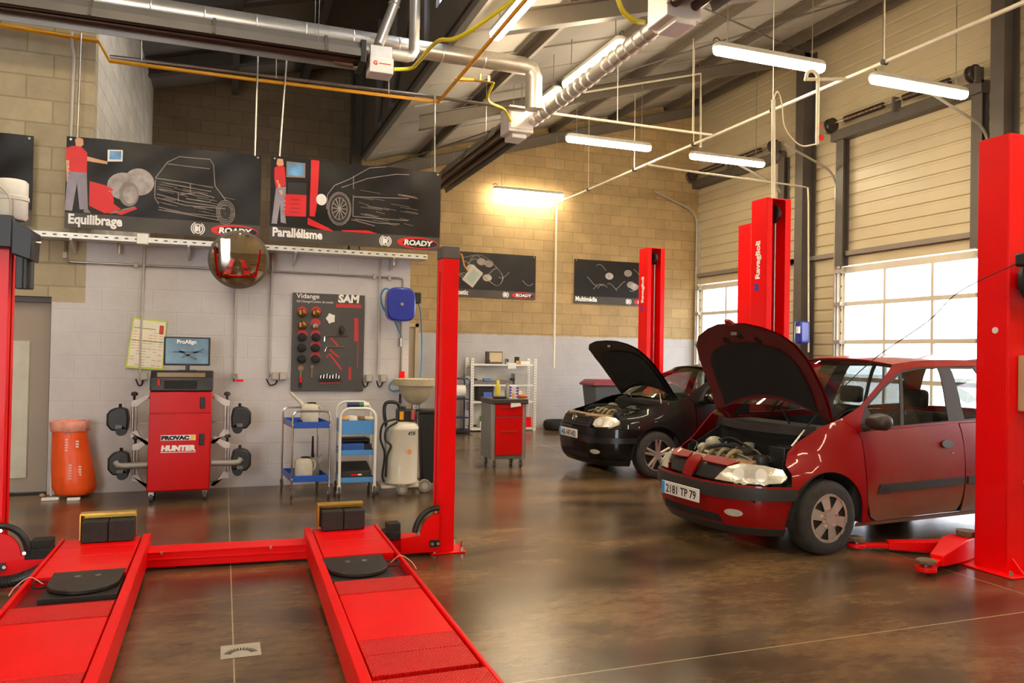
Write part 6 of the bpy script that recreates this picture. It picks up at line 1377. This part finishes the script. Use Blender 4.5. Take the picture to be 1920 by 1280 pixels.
    b = MB(); p0 = G.pt(S(xa), za_, -.02); b.tube([(xa-.04, p0.y*.55, za_-.03+.03), (xa+.1, p0.y*.2, za_+.1), (xa+.16, -p0.y*.45, za_+.14)], .01, 6); b.build('wiper', BLACK, ws, world=False)
    xe = G.L-.35; sE = S(xe); s1 = G.end
    half = [(sE, .26), (s1-.001, .26), (s1-.001, sp['belt1']+.03), (sE, sp['belt1']+.03)]
    for side in (-1, 1):
        add('tailgate', [half], M['paint'], side, front=True)
        add('rear_window', [[(s1-.52, sp['belt1']+.03), (s1-.001, sp['belt1']+.03), (s1-.001, zb_+.03), (s1-.45, zb_-.01)]], M['glass'], side, front=True, solid=0, off=-.004)
    # underbody
    MB().box(.5, G.L-.3, -sp['hw']+.28, sp['hw']-.28, .27, .31).build('underbody', BLACK, T, world=False)
    MB().box(wx+ra, G.L-.5, -sp['hw']+.07, sp['hw']-.07, .28, .32).build('floor_pan', BLACK, T, world=False)
    # wheels
    for x in (wx, wxr):
        for side in (-1, 1):
            y = side*(sp['hw']-.115); w = .095; r = wr
            b = MB(); b.lathe([(r*.64, -w*.6), (r*.66, -w), (r*.8, -w*1.02), (r*.93, -w*.95), (r*.985, -w*.75), (r, -w*.5), (r, w*.5), (r*.985, w*.75), (r*.93, w*.95), (r*.8, w*1.02), (r*.66, w), (r*.64, w*.6)], (x, y, r), 'y', 44, cap=False)
            wh = b.build('wheel', mat('tyre_worn', '#2f2b27', .8, 0, .25, 18, .3, 60), T, world=False)
            yo = y + side*w*.86; b = MB()
            if sp['cap'] == 'steel':
                n = 6; disc_n = 36
                def ring(r0, r1, a0, a1, d): 
                    k = 4
                    A = [(x+r0*math.cos(a0+(a1-a0)*i/k), yo+side*d, r+r0*math.sin(a0+(a1-a0)*i/k)) for i in range(k+1)]; B = [(x+r1*math.cos(a0+(a1-a0)*i/k), yo+side*d, r+r1*math.sin(a0+(a1-a0)*i/k)) for i in range(k+1)]
                    for i in range(k): b.poly([A[i], A[i+1], B[i+1], B[i]])
                for k in range(n):
                    a = 2*PI*k/n + .26
                    ring(r*.16, r*.28, a, a+2*PI/n, .012); ring(r*.585, r*.66, a, a+2*PI/n, .004)
                    wA, wB = .42, .30                    # spoke flares outward
                    A = [(r*.275, a+.96), (r*.275, a+.09), (r*.595, a+.27), (r*.595, a+.78)]
                    b.poly([(x+q*math.cos(g), yo+side*(.012 if q < r*.5 else .004), r+q*math.sin(g)) for q, g in A])
                b.disc((x, yo+side*.014, r), r*.16, 'y', 20)
                cap = b.build('wheel_trim', mat('wheel_silver', '#b5ada0', .35, .5, .1, 10), wh, world=False, solid=.006)
                b = MB(); b.cyl((x, yo-side*.07, r), (x, yo-side*.01, r), r*.66, n=28); b.build('steel_rim', mat('rim_dark', '#211e1b', .6), wh, world=False)
                for k in range(5): a = 2*PI*k/5+.4; MB().cyl((x+r*.25*math.cos(a), yo+side*.008, r+r*.25*math.sin(a)), (x+r*.25*math.cos(a), yo+side*.026, r+r*.25*math.sin(a)), .014, n=8).build('wheel_bolt', BOLT, cap, world=False)
            else:
                b.tube([(x+r*.67*math.cos(2*PI*k/40), yo, r+r*.67*math.sin(2*PI*k/40)) for k in range(40)], .012, 8, closed=True)
                for k in range(5):
                    for d in (-.16, .16):
                        a = 2*PI*k/5+.3; b.tube([(x+r*.14*math.cos(a+d*1.5), yo, r+r*.14*math.sin(a+d*1.5)), (x+r*.66*math.cos(a+d), yo+side*.004, r+r*.66*math.sin(a+d))], [.022, .018], 6)
                b.cyl((x, yo-side*.01, r), (x, yo+side*.02, r), r*.17, n=18); b.build('alloy_rim', mat('alloy_silver', '#aaa195', .3, .7, .08, 10), wh, world=False)
                b = MB(); b.cyl((x, yo-side*.09, r), (x, yo-side*.05, r), r*.66, n=28); b.build('brake_disc', mat('rim_dark', '#211e1b', .6), wh, world=False)
    # mirrors
    mx, mz = sp['mirror']
    for side in (-1, 1):
        p = G.pt(S(mx), mz, 0, side); b = MB(); c = p + V((.02, side*.13, .03)); rs = []
        for k, (d, ry, rz_) in enumerate(((-.065, .05, .03), (-.05, .085, .05), (-.01, .105, .066), (.04, .108, .07), (.055, .1, .064))):
            rs.append([(c.x+d+.02*math.cos(a)*0, c.y+ry*math.copysign(abs(math.cos(a))**.8, math.cos(a)), c.z+rz_*math.copysign(abs(math.sin(a))**.8, math.sin(a))) for a in [2*PI*i/24 for i in range(24)]])
        b.rings(rs); b.tube([p + V((0, 0, -.03)), p + V((.01, side*.06, -.015)), c + V((0, -side*.05, -.02))], [.035, .028, .03], 8)
        mr_ = b.build('mirror', M['mirror'], T, world=False, smooth=60)
        b = MB(); b.poly([(c.x+.0565, c.y+.09*math.cos(2*PI*i/24), c.z+.056*math.sin(2*PI*i/24)) for i in range(24)]); b.build('mirror_glass', MATS['mirror_glass'], mr_, world=False)
    # cabin
    SEAT = mat('seat_cloth', '#2c2b2c', .85, 0, .2, 20); sx = sp['seat']
    b = MB(); zt_ = sp['belt0']; b.prism([(sx-1.05, zt_-.02), (sx-.62, zt_+.0), (sx-.55, zt_-.1), (sx-.6, zt_-.35), (sx-1.05, zt_-.35)], 'xz', -sp['hw']+.14, sp['hw']-.14); b.build('dashboard', mat('dash_grey', '#35332f', .7, 0, .15, 10), T, world=False, bevel=.02)
    for side in (-1, 1):
        y = side*.37
        b = MB(); b.cbox((sx, y, .52), (.5, .48, .16)); b.build('seat_cushion', SEAT, T, world=False, bevel=.04)
        b = MB(); b.rings([[(sx+.2, y-.24, .56), (sx+.34, y-.24, .56), (sx+.34, y+.24, .56), (sx+.2, y+.24, .56)], [(sx+.33, y-.2, 1.12), (sx+.43, y-.2, 1.12), (sx+.43, y+.2, 1.12), (sx+.33, y+.2, 1.12)]]); s_ = b.build('seat_back', SEAT, T, world=False, bevel=.04)
        b = MB(); b.cbox((sx+.41, y, 1.23), (.09, .26, .17)); b.build('headrest', SEAT, s_, world=False, bevel=.035)
    b = MB(); b.rings([[(sx+1.1, -.6, .5), (sx+1.25, -.6, .5), (sx+1.25, .6, .5), (sx+1.1, .6, .5)], [(sx+1.25, -.58, 1.05), (sx+1.35, -.58, 1.05), (sx+1.35, .58, 1.05), (sx+1.25, .58, 1.05)]]); b.cbox((sx+.9, 0, .48), (.5, 1.15, .16)); b.build('rear_bench', SEAT, T, world=False, bevel=.04)
    b = MB(); Mw = Mx.Translation((sx-.42, -.37, zt_-.02)) @ Mx.Rotation(-1.1, 4, 'Y'); b.M = Mw
    b.tube([(.18*math.cos(2*PI*k/28), .18*math.sin(2*PI*k/28), 0) for k in range(28)], .015, 8, closed=True); b.cbox((0, 0, -.02), (.1, .33, .03)); b.cyl((0, 0, -.02), (0, 0, -.25), .03, n=8); b.build('steering_wheel', BPLAS, T, world=False)
    # raised bonnet
    (hx, hz), th, dr, hw_ = sp['hinge'], math.radians(sp['open']), sp['drop'], sp['hoodw']
    ct_, st_ = math.cos(th), math.sin(th)
    def hf(d, y, off):
        z = -interp(dr, d) + .07*(1-(y/.72)**2) + off
        return V((hx - (d*ct_ - z*st_), y, hz + d*st_ + z*ct_))
    rear = [(sp['rearc']*(1-(k/6)**2), k/6*hw_[0][1]) for k in range(6)]
    half = rear + list(hw_)
    outl = half + [(d, -y) for d, y in half[::-1] if y > 1e-4]
    b = MB(); panel(b, outl, hf, .06); hd = b.build('bonnet', M['paint'], T, world=False, smooth=60)
    c0 = (sum(p[0] for p in outl)/len(outl), 0)
    shr = lambda k: [(c0[0]+(d-c0[0])*k, y*k) for d, y in outl]
    slots = [circ(hw_[-1][0]-.13 - .03*s_*s_, s_*.17, .035, 10, .045) for s_ in (-2.3, -1.2, 0, 1.2, 2.3)] if sp.get('slots') else []
    b = MB(); panel(b, shr(.985), hf, .06, off=-.022, holes=slots); b.build('bonnet_frame', M['inner'], hd, world=False, smooth=60)
    pad = [(c0[0]+(d-c0[0])*(.62 if d > c0[0] else .8), y*.8) for d, y in outl]
    b = MB(); panel(b, pad, hf, .06, off=-.036); b.build('sound_pad', mat('pad_felt', '#171514', .9, 0, .3, 25, .4, 60), hd, world=False, solid=0, smooth=60)
    b = MB(); panel(b, shr(.97), hf, .08, off=-.012); b.build('bonnet_core', BLACK, hd, world=False)
    dl = hw_[-1][0]
    if sp.get('tip'):
        b = MB(); panel(b, [(dl-.06, -.06), (dl-.01, -.06), (dl+.04, -.03), (dl+.04, .03), (dl-.01, .06), (dl-.06, .06)], hf, .04, off=.004); b.build('bonnet_tip', M['paint'], hd, world=False, solid=.02)
    b = MB(); q = hf(dl-.1, .0, -.05); b.cbox(q, (.03, .08, .03)); b.build('catch', STEEL, hd, world=False)
    pa, pb = V(sp['prop'][0]), hf(*sp['prop'][1], -.03); b = MB(); b.tube([pa, pa.lerp(pb, .45)], .009, 8); pr_ = b.build('prop_rod', CHROME, T, world=False)
    MB().tube([pa.lerp(pb, .45), pb], .006, 6).build('prop_tip', BLACK, pr_, world=False)
    # engine bay
    yb_in = sp['bayw']; x0, x1 = sp['bay']; zbay = sp['bayz']
    b = MB(); b.box(x0+.22, x1, -yb_in, yb_in, .3, .34).box(x1, x1+.03, -yb_in-.05, yb_in+.05, .3, hz-.07)
    for s_ in (-1, 1): b.prism([(x0+.3, .3), (x1, .3), (x1, hz-.12), (x0+.45, zbay), (x0+.3, zbay-.06)], 'xz', s_*yb_in-.01, s_*yb_in+.01)
    b.build('engine_bay', BLACK, T, world=False)
    b = MB(); rows = []
    for k in range(13):
        s_ = -sp['slam'] + 2*sp['slam']*k/12; a = G.pt(s_, zb+.13, -.01); rows.append([(a.x+.05, a.y*.97, zbay-.085), (a.x+.11, a.y*.95, zbay-.06), (a.x+.12, a.y*.945, zbay-.12), (a.x+.05, a.y*.97, zbay-.14)])
    b.rings(rows); b.build('slam_panel', mat('slam_tan_' + name, sp['slamc'], .6, .2, .25, 14), T, world=False)
    r_ = random.Random(sp['seed']); AL = mat('cast_alloy', '#8b8069', .5, .6, .3, 18, .4, 50); TN = mat('bay_tan', '#a08a5e', .6, .2, .3, 20)
    xm, W = (x0+x1)/2, yb_in
    b = MB(); b.cbox((xm+.02, .05, zbay-.2), (.3, .62, .26)); eb = b.build('engine_block', AL, T, world=False, bevel=.02)
    b = MB(); b.cbox((xm+.03, .08, zbay-.05), (.2, .5, .06)); b.build('cam_cover', mat('cam_dark', '#3b362e', .5, .3, .2, 14), eb, world=False, bevel=.015)
    for k in range(4): b = MB(); b.tube(spline([(xm-.05, -.15+k*.13, zbay-.05), (xm-.14, -.15+k*.13, zbay-.03), (xm-.2, -.12+k*.12, zbay-.1), (xm-.2, -.1+k*.11, zbay-.2)], 4), .02, 8); b.build('intake_runner', AL if k % 2 else TN, eb, world=False)
    b = MB(); b.cbox((x1-.16, -W+.17, zbay-.06), (.24, .18, .2)); b.build('battery', BPLAS, T, world=False, bevel=.008)
    b = MB(); b.ball((x1-.2, W-.16, zbay-.04), .09, 12, (1, 1, .8)); b.build('expansion_tank', mat('tank_cloudy', '#b8b29c', .4), T, world=False)
    b = MB(); b.lathe([(.06, -.05), (.07, 0), (.06, .04), (.03, .05)], (x0+.22, -W+.16, zbay-.07), 'z', 14); b.build('filter_housing', BPLAS, T, world=False)
    b = MB(); b.lathe([(.05, -.1), (.055, 0), (.03, .01)], (x1-.1, .1, zbay+.0), 'z', 14); b.build('brake_reservoir', mat('tank_cloudy', '#b8b29c', .4), T, world=False)
    for k in range(12):
        a = V((r_.uniform(x0+.12, x1-.05), r_.uniform(-W+.08, W-.08), zbay-r_.uniform(.02, .12))); c = V((r_.uniform(x0+.12, x1-.05), r_.uniform(-W+.08, W-.08), zbay-r_.uniform(.05, .16)))
        b = MB(); b.tube(spline([a, a.lerp(c, .35)+V((0, 0, .07)), a.lerp(c, .7)+V((r_.uniform(-.05, .05), 0, .05)), c], 5), r_.choice((.008, .012, .018)), 6); b.build('engine_hose', r_.choice((BLACK, BPLAS, mat('hose_grey', '#6b665c', .5))), T, world=False)
    for k in range(16):
        c = (r_.uniform(x0+.14, x1-.1), r_.uniform(-W+.1, W-.1), zbay-r_.uniform(.06, .16)); d = [r_.uniform(.03, .11) for _ in range(3)]
        b = MB(); b.cbox(c, d) if k % 2 else b.cyl((c[0], c[1]-d[0]/2, c[2]), (c[0], c[1]+d[0]/2, c[2]+.02), d[1]*.45, n=10); b.build('engine_fitting', r_.choice((AL, TN, BPLAS, STEEL, mat('fitting_white', '#cfc8b4', .5))), T, world=False, bevel=.006)
    b = MB(); rows = []
    for k in range(11):
        u = -1 + k/5; p = G.pt(S(xa), za_, -.05); y = p.y*-u*.95
        rows.append([(xa-sp['bulge']*(1-u*u)+.02, y, za_-.035*(1-u*u)-.01), (x1-.02-.05*(1-u*u), y*.97, hz-.03-.02*u*u), (x1-.02-.05*(1-u*u), y*.97, hz-.09), (xa-sp['bulge']*(1-u*u)+.02, y, za_-.1)])
    b.rings(rows); b.build('scuttle', mat('scuttle_grey', '#2f2c29', .6, 0, .2, 10), T, world=False)
    return T
def paint(name, col, dirt=0):
    m = mat(name, col, .4, .0, .05, 3, coat=.42, spec=.15)
    if dirt:
        nt = m.node_tree; b = nt.nodes['Principled BSDF']; L = nt.links.new; N = nt.nodes.new
        old = b.inputs['Base Color'].links[0].from_socket
        tc = N('ShaderNodeTexCoord'); sx = N('ShaderNodeSeparateXYZ'); L(tc.outputs['Object'], sx.inputs[0])
        n = N('ShaderNodeTexNoise'); n.inputs['Scale'].default_value = 5; n.inputs['Detail'].default_value = 8; n.inputs['Roughness'].default_value = .7; L(tc.outputs['Object'], n.inputs['Vector'])
        a = N('ShaderNodeMath'); a.operation = 'MULTIPLY_ADD'; a.inputs[1].default_value = .35; L(n.outputs['Fac'], a.inputs[0]); L(sx.outputs['Z'], a.inputs[2])
        r = N('ShaderNodeMapRange'); r.inputs[1].default_value = .82; r.inputs[2].default_value = .42; r.inputs[3].default_value = 0; r.inputs[4].default_value = dirt; L(a.outputs[0], r.inputs[0])
        mx = N('ShaderNodeMix'); mx.data_type = 'RGBA'; L(r.outputs[0], mx.inputs[0]); L(old, mx.inputs[6]); mx.inputs[7].default_value = lin('#7a6248'); L(mx.outputs[2], b.inputs['Base Color'])
        r2 = N('ShaderNodeMapRange'); r2.inputs[3].default_value = 1; r2.inputs[4].default_value = .15; L(r.outputs[0], r2.inputs[0]); L(r2.outputs[0], b.inputs['Coat Weight'])
    return m
LENS = mat('lamp_lens', '#d9d4c4', .12, .35, .12, 30, .25, 60, coat=.8)
CGL = glass_mat('car_glass', (.84, .88, .85, 1), .8)
MAR = {'paint': paint('paint_dark_red', '#8c0709'), 'grimy': paint('paint_dark_red_grimy', '#84080a', .8), 'inner': mat('bonnet_inner_red', '#5c1c1e', .55, 0, .12, 6), 'trim': mat('trim_dark', '#3a2a28', .4), 'strip': mat('bumper_black', '#34302d', .5, 0, .1, 8, spec=.3), 'frame': mat('frame_grey', '#4a4543', .6, 0, .06, 6, spec=.12), 'glass': CGL, 'lens': LENS, 'mirror': mat('mirror_brown', '#332c26', .45, 0, .08, 8)}
SCEN = dict(mats=MAR, hw=.86, wheel=.80, base=2.58, wr=.302, arch=.372, wf=(.7, 1.6), bump=.56, lip=.2, strip=(.455, .548), sillz=.245, belt0=.985, belt1=1.04, plate=.43, reg='2181 TP 79', redn=1, cap='steel',
    plan=[(0,0),(.01,.2),(.05,.4),(.13,.56),(.27,.70),(.45,.785),(.65,.825),(.9,.845),(1.4,.86),(2.2,.862),(3.2,.845),(3.75,.80),(4.02,.69),(4.12,.48),(4.13,.2),(4.132,0)],
    front=[(.15,.10),(.22,.05),(.35,.01),(.5,0),(.58,.015),(.64,.04),(.7,.09),(.76,.17),(.82,.26),(.9,.34),(1.0,.45),(1.1,.55)],
    side=[(.15,.10),(.25,.045),(.4,.01),(.55,0),(.7,.004),(.85,.02),(.97,.045),(1.05,.075),(1.2,.13),(1.35,.185),(1.5,.255),(1.56,.31),(1.62,.40)],
    rear=[(.2,.08),(.4,0),(.8,.01),(1.0,.05),(1.2,.12),(1.5,.32),(1.6,.45)],
    fender=[('s',.985,.56),('s',1.0,.66),('s',.97,.725),('x',.50,.81),('x',.62,.90),('x',.83,1.03),('x',1.0,1.085),('x',1.125,1.0),('x',1.16,.93),('x',1.172,.70),('x',1.2,.45),('x',1.235,.30),('x',1.30,.235),('x',1.20,.225)],
    door=[(1.168,.93),(1.145,.985),(2.385,1.033),(2.395,.86),(2.39,.55),(2.37,.33),(2.33,.262),(1.36,.235),(1.28,.275),(1.215,.42),(1.182,.70)],
    mold=[(1.31,.475),(2.37,.50),(2.37,.565),(1.34,.55)], handle=(2.17,.86), rdoor=(2.402,3.22),
    upper=[(.84,1.032),(1.0,1.087),(1.128,1.003),(1.14,.99),(2.39,1.035),(3.3,1.045),(3.80,1.06),(3.70,1.50),(3.4,1.575),(2.8,1.595),(2.2,1.58),(1.81,1.545),(1.24,1.19)],
    dlo=[(1.17,1.005),(1.285,1.185),(1.55,1.345),(1.86,1.49),(2.15,1.53),(2.9,1.545),(3.25,1.52),(3.5,1.38),(3.58,1.08),(2.4,1.05)],
    panes=[[(1.38,1.025),(1.325,1.185),(1.56,1.325),(1.83,1.455),(1.66,1.03)], [(1.70,1.03),(1.875,1.475),(2.13,1.51),(2.39,1.522),(2.28,1.055)], [(2.50,1.065),(2.56,1.522),(2.9,1.525),(2.96,1.08)], [(3.0,1.08),(2.95,1.525),(3.23,1.5),(3.45,1.37),(3.52,1.1)]],
    lamp=[(.34,.58),(.43,.69),(.56,.722),(.78,.715),(.93,.69),(.955,.635),(.90,.59),(.7,.575)], bowls=[((.55,.645),.05),((.74,.645),.05)],
    grille=[(.07,.575),(.32,.575),(.40,.69),(.10,.70)], nose=[(0,.565),(.06,.565),(.085,.70),(.05,.735),(0,.74)], nose2=[(.10,.705),(.42,.695),(.52,.735),(.3,.75),(.1,.745)],
    screen=((.84,1.032),(1.81,1.545)), bulge=.16, roof=[(1.81,1.548),(2.2,1.583),(2.8,1.598),(3.4,1.578),(3.74,1.50)], mirror=(1.22,1.045), seat=1.95,
    hinge=(.95,1.04), open=79, drop=[(0,0),(.15,.022),(.3,.06),(.6,.17),(.8,.28),(.95,.40),(1.05,.5)], hoodw=[(0,.74),(.3,.74),(.56,.71),(.71,.65),(.81,.54),(.88,.36),(.92,.18),(.925,0)], rearc=.17, slots=1, tip=1, prop=((.62,-.6,.86),(.12,-.62)),
    bay=(.2,.88), bayw=.62, bayz=.80, slam=.62, slamc='#8a6c42', seed=3)
# red car: its near front wheel stands beside the near lift arm
ry = math.radians(4.0); ox, oy = 4.61 - (.80*math.cos(ry) + .75*math.sin(ry)), 5.1 - (.80*math.sin(ry) - .75*math.cos(ry))
build_car('car', 'dark red people carrier with raised bonnet and grimy doors beside the reel post', (ox, oy, 0), ry, SCEN)
MBK = {'paint': paint('paint_black', '#040405'), 'grimy': MATS['paint_black'], 'inner': mat('bonnet_inner_black', '#121212', .5), 'trim': BPLAS, 'strip': mat('bumper_black_gloss', '#151414', .35), 'frame': mat('frame_black', '#161616', .4), 'glass': CGL, 'lens': LENS, 'mirror': mat('mirror_black', '#0e0e0e', .2, coat=.8)}
GOLF = dict(mats=MBK, hw=.865, wheel=.82, base=2.51, wr=.302, arch=.365, wf=(.75, 1.7), bump=.63, lip=.2, strip=(.455, .52), sillz=.24, belt0=.95, belt1=.99, plate=.535, reg='AB-147-HD', cap='alloy', badge=.725,
    plan=[(0,0),(.012,.25),(.05,.45),(.13,.60),(.27,.725),(.45,.80),(.7,.84),(1.0,.86),(1.6,.867),(2.4,.866),(3.2,.85),(3.75,.80),(3.98,.70),(4.07,.5),(4.09,.2),(4.092,0)],
    front=[(.15,.10),(.22,.04),(.35,.005),(.5,0),(.62,.01),(.7,.04),(.76,.07),(.8,.12),(.85,.22),(.95,.38),(1.05,.5)],
    side=[(.15,.10),(.25,.04),(.4,.008),(.55,0),(.7,.006),(.85,.03),(.95,.06),(1.05,.10),(1.2,.17),(1.35,.255),(1.42,.33),(1.48,.44)],
    rear=[(.2,.08),(.4,0),(.8,.01),(.98,.04),(1.2,.15),(1.4,.35),(1.5,.5)],
    fender=[('s',.875,.635),('s',.88,.72),('s',.84,.785),('x',.62,.86),('x',.9,.945),('x',1.2,1.0),('x',1.32,1.02),('x',1.40,.95),('x',1.40,.7),('x',1.38,.4),('x',1.36,.24),('x',1.2,.225)],
    door=[(1.41,.955),(2.42,.985),(2.43,.6),(2.40,.30),(2.36,.25),(1.42,.245),(1.40,.35),(1.41,.6)], mold=[(1.42,.5),(2.41,.51),(2.41,.56),(1.42,.55)], handle=(2.28,.80), rdoor=(2.44,3.12),
    upper=[(1.22,1.002),(1.33,1.022),(1.40,.955),(2.42,.99),(3.3,1.0),(3.85,1.02),(3.65,1.32),(3.35,1.395),(2.8,1.425),(2.3,1.42),(1.98,1.385),(1.55,1.18)],
    dlo=[(1.46,.985),(1.62,1.15),(2.0,1.335),(2.3,1.37),(2.8,1.375),(3.2,1.34),(3.4,1.2),(3.42,1.03),(2.4,1.01)],
    panes=[[(1.54,1.0),(1.66,1.14),(2.01,1.315),(2.3,1.35),(2.36,1.352),(2.34,1.02)], [(2.46,1.02),(2.47,1.352),(2.8,1.355),(3.0,1.335),(3.02,1.035)], [(3.06,1.035),(3.05,1.335),(3.18,1.31),(3.36,1.19),(3.38,1.045)]],
    lamp=[(.46,.67),(.475,.735),(.54,.775),(.68,.785),(.80,.77),(.86,.73),(.85,.69),(.77,.66),(.58,.65)], bowls=[((.57,.715),.042),((.73,.715),.045)],
    nose=[(0,.64),(.42,.64),(.44,.75),(.3,.785),(0,.79)],
    screen=((1.22,1.002),(1.98,1.385)), bulge=.17, roof=[(1.98,1.388),(2.3,1.422),(2.8,1.428),(3.35,1.398),(3.66,1.31)], mirror=(1.55,1.0), seat=2.12,
    hinge=(1.20,1.0), open=61, drop=[(0,0),(.3,.045),(.6,.11),(.85,.20),(1.0,.29),(1.1,.38)], hoodw=[(0,.72),(.4,.745),(.7,.73),(.88,.67),(.96,.54),(1.01,.3),(1.02,0)], rearc=.16, prop=((1.0,-.62,.95),(.32,-.55)),
    bay=(.22,1.1), bayw=.64, bayz=.86, slam=.66, slamc='#7c6640', seed=8)
gy_ = math.radians(2.0)
build_car('car', 'black hatchback with raised bonnet and oval headlights, standing behind the dark red car', (5.27 - .82*math.cos(gy_) - .75*math.sin(gy_), 8.85 + .75*math.cos(gy_) - .82*math.sin(gy_), 0), gy_, GOLF)
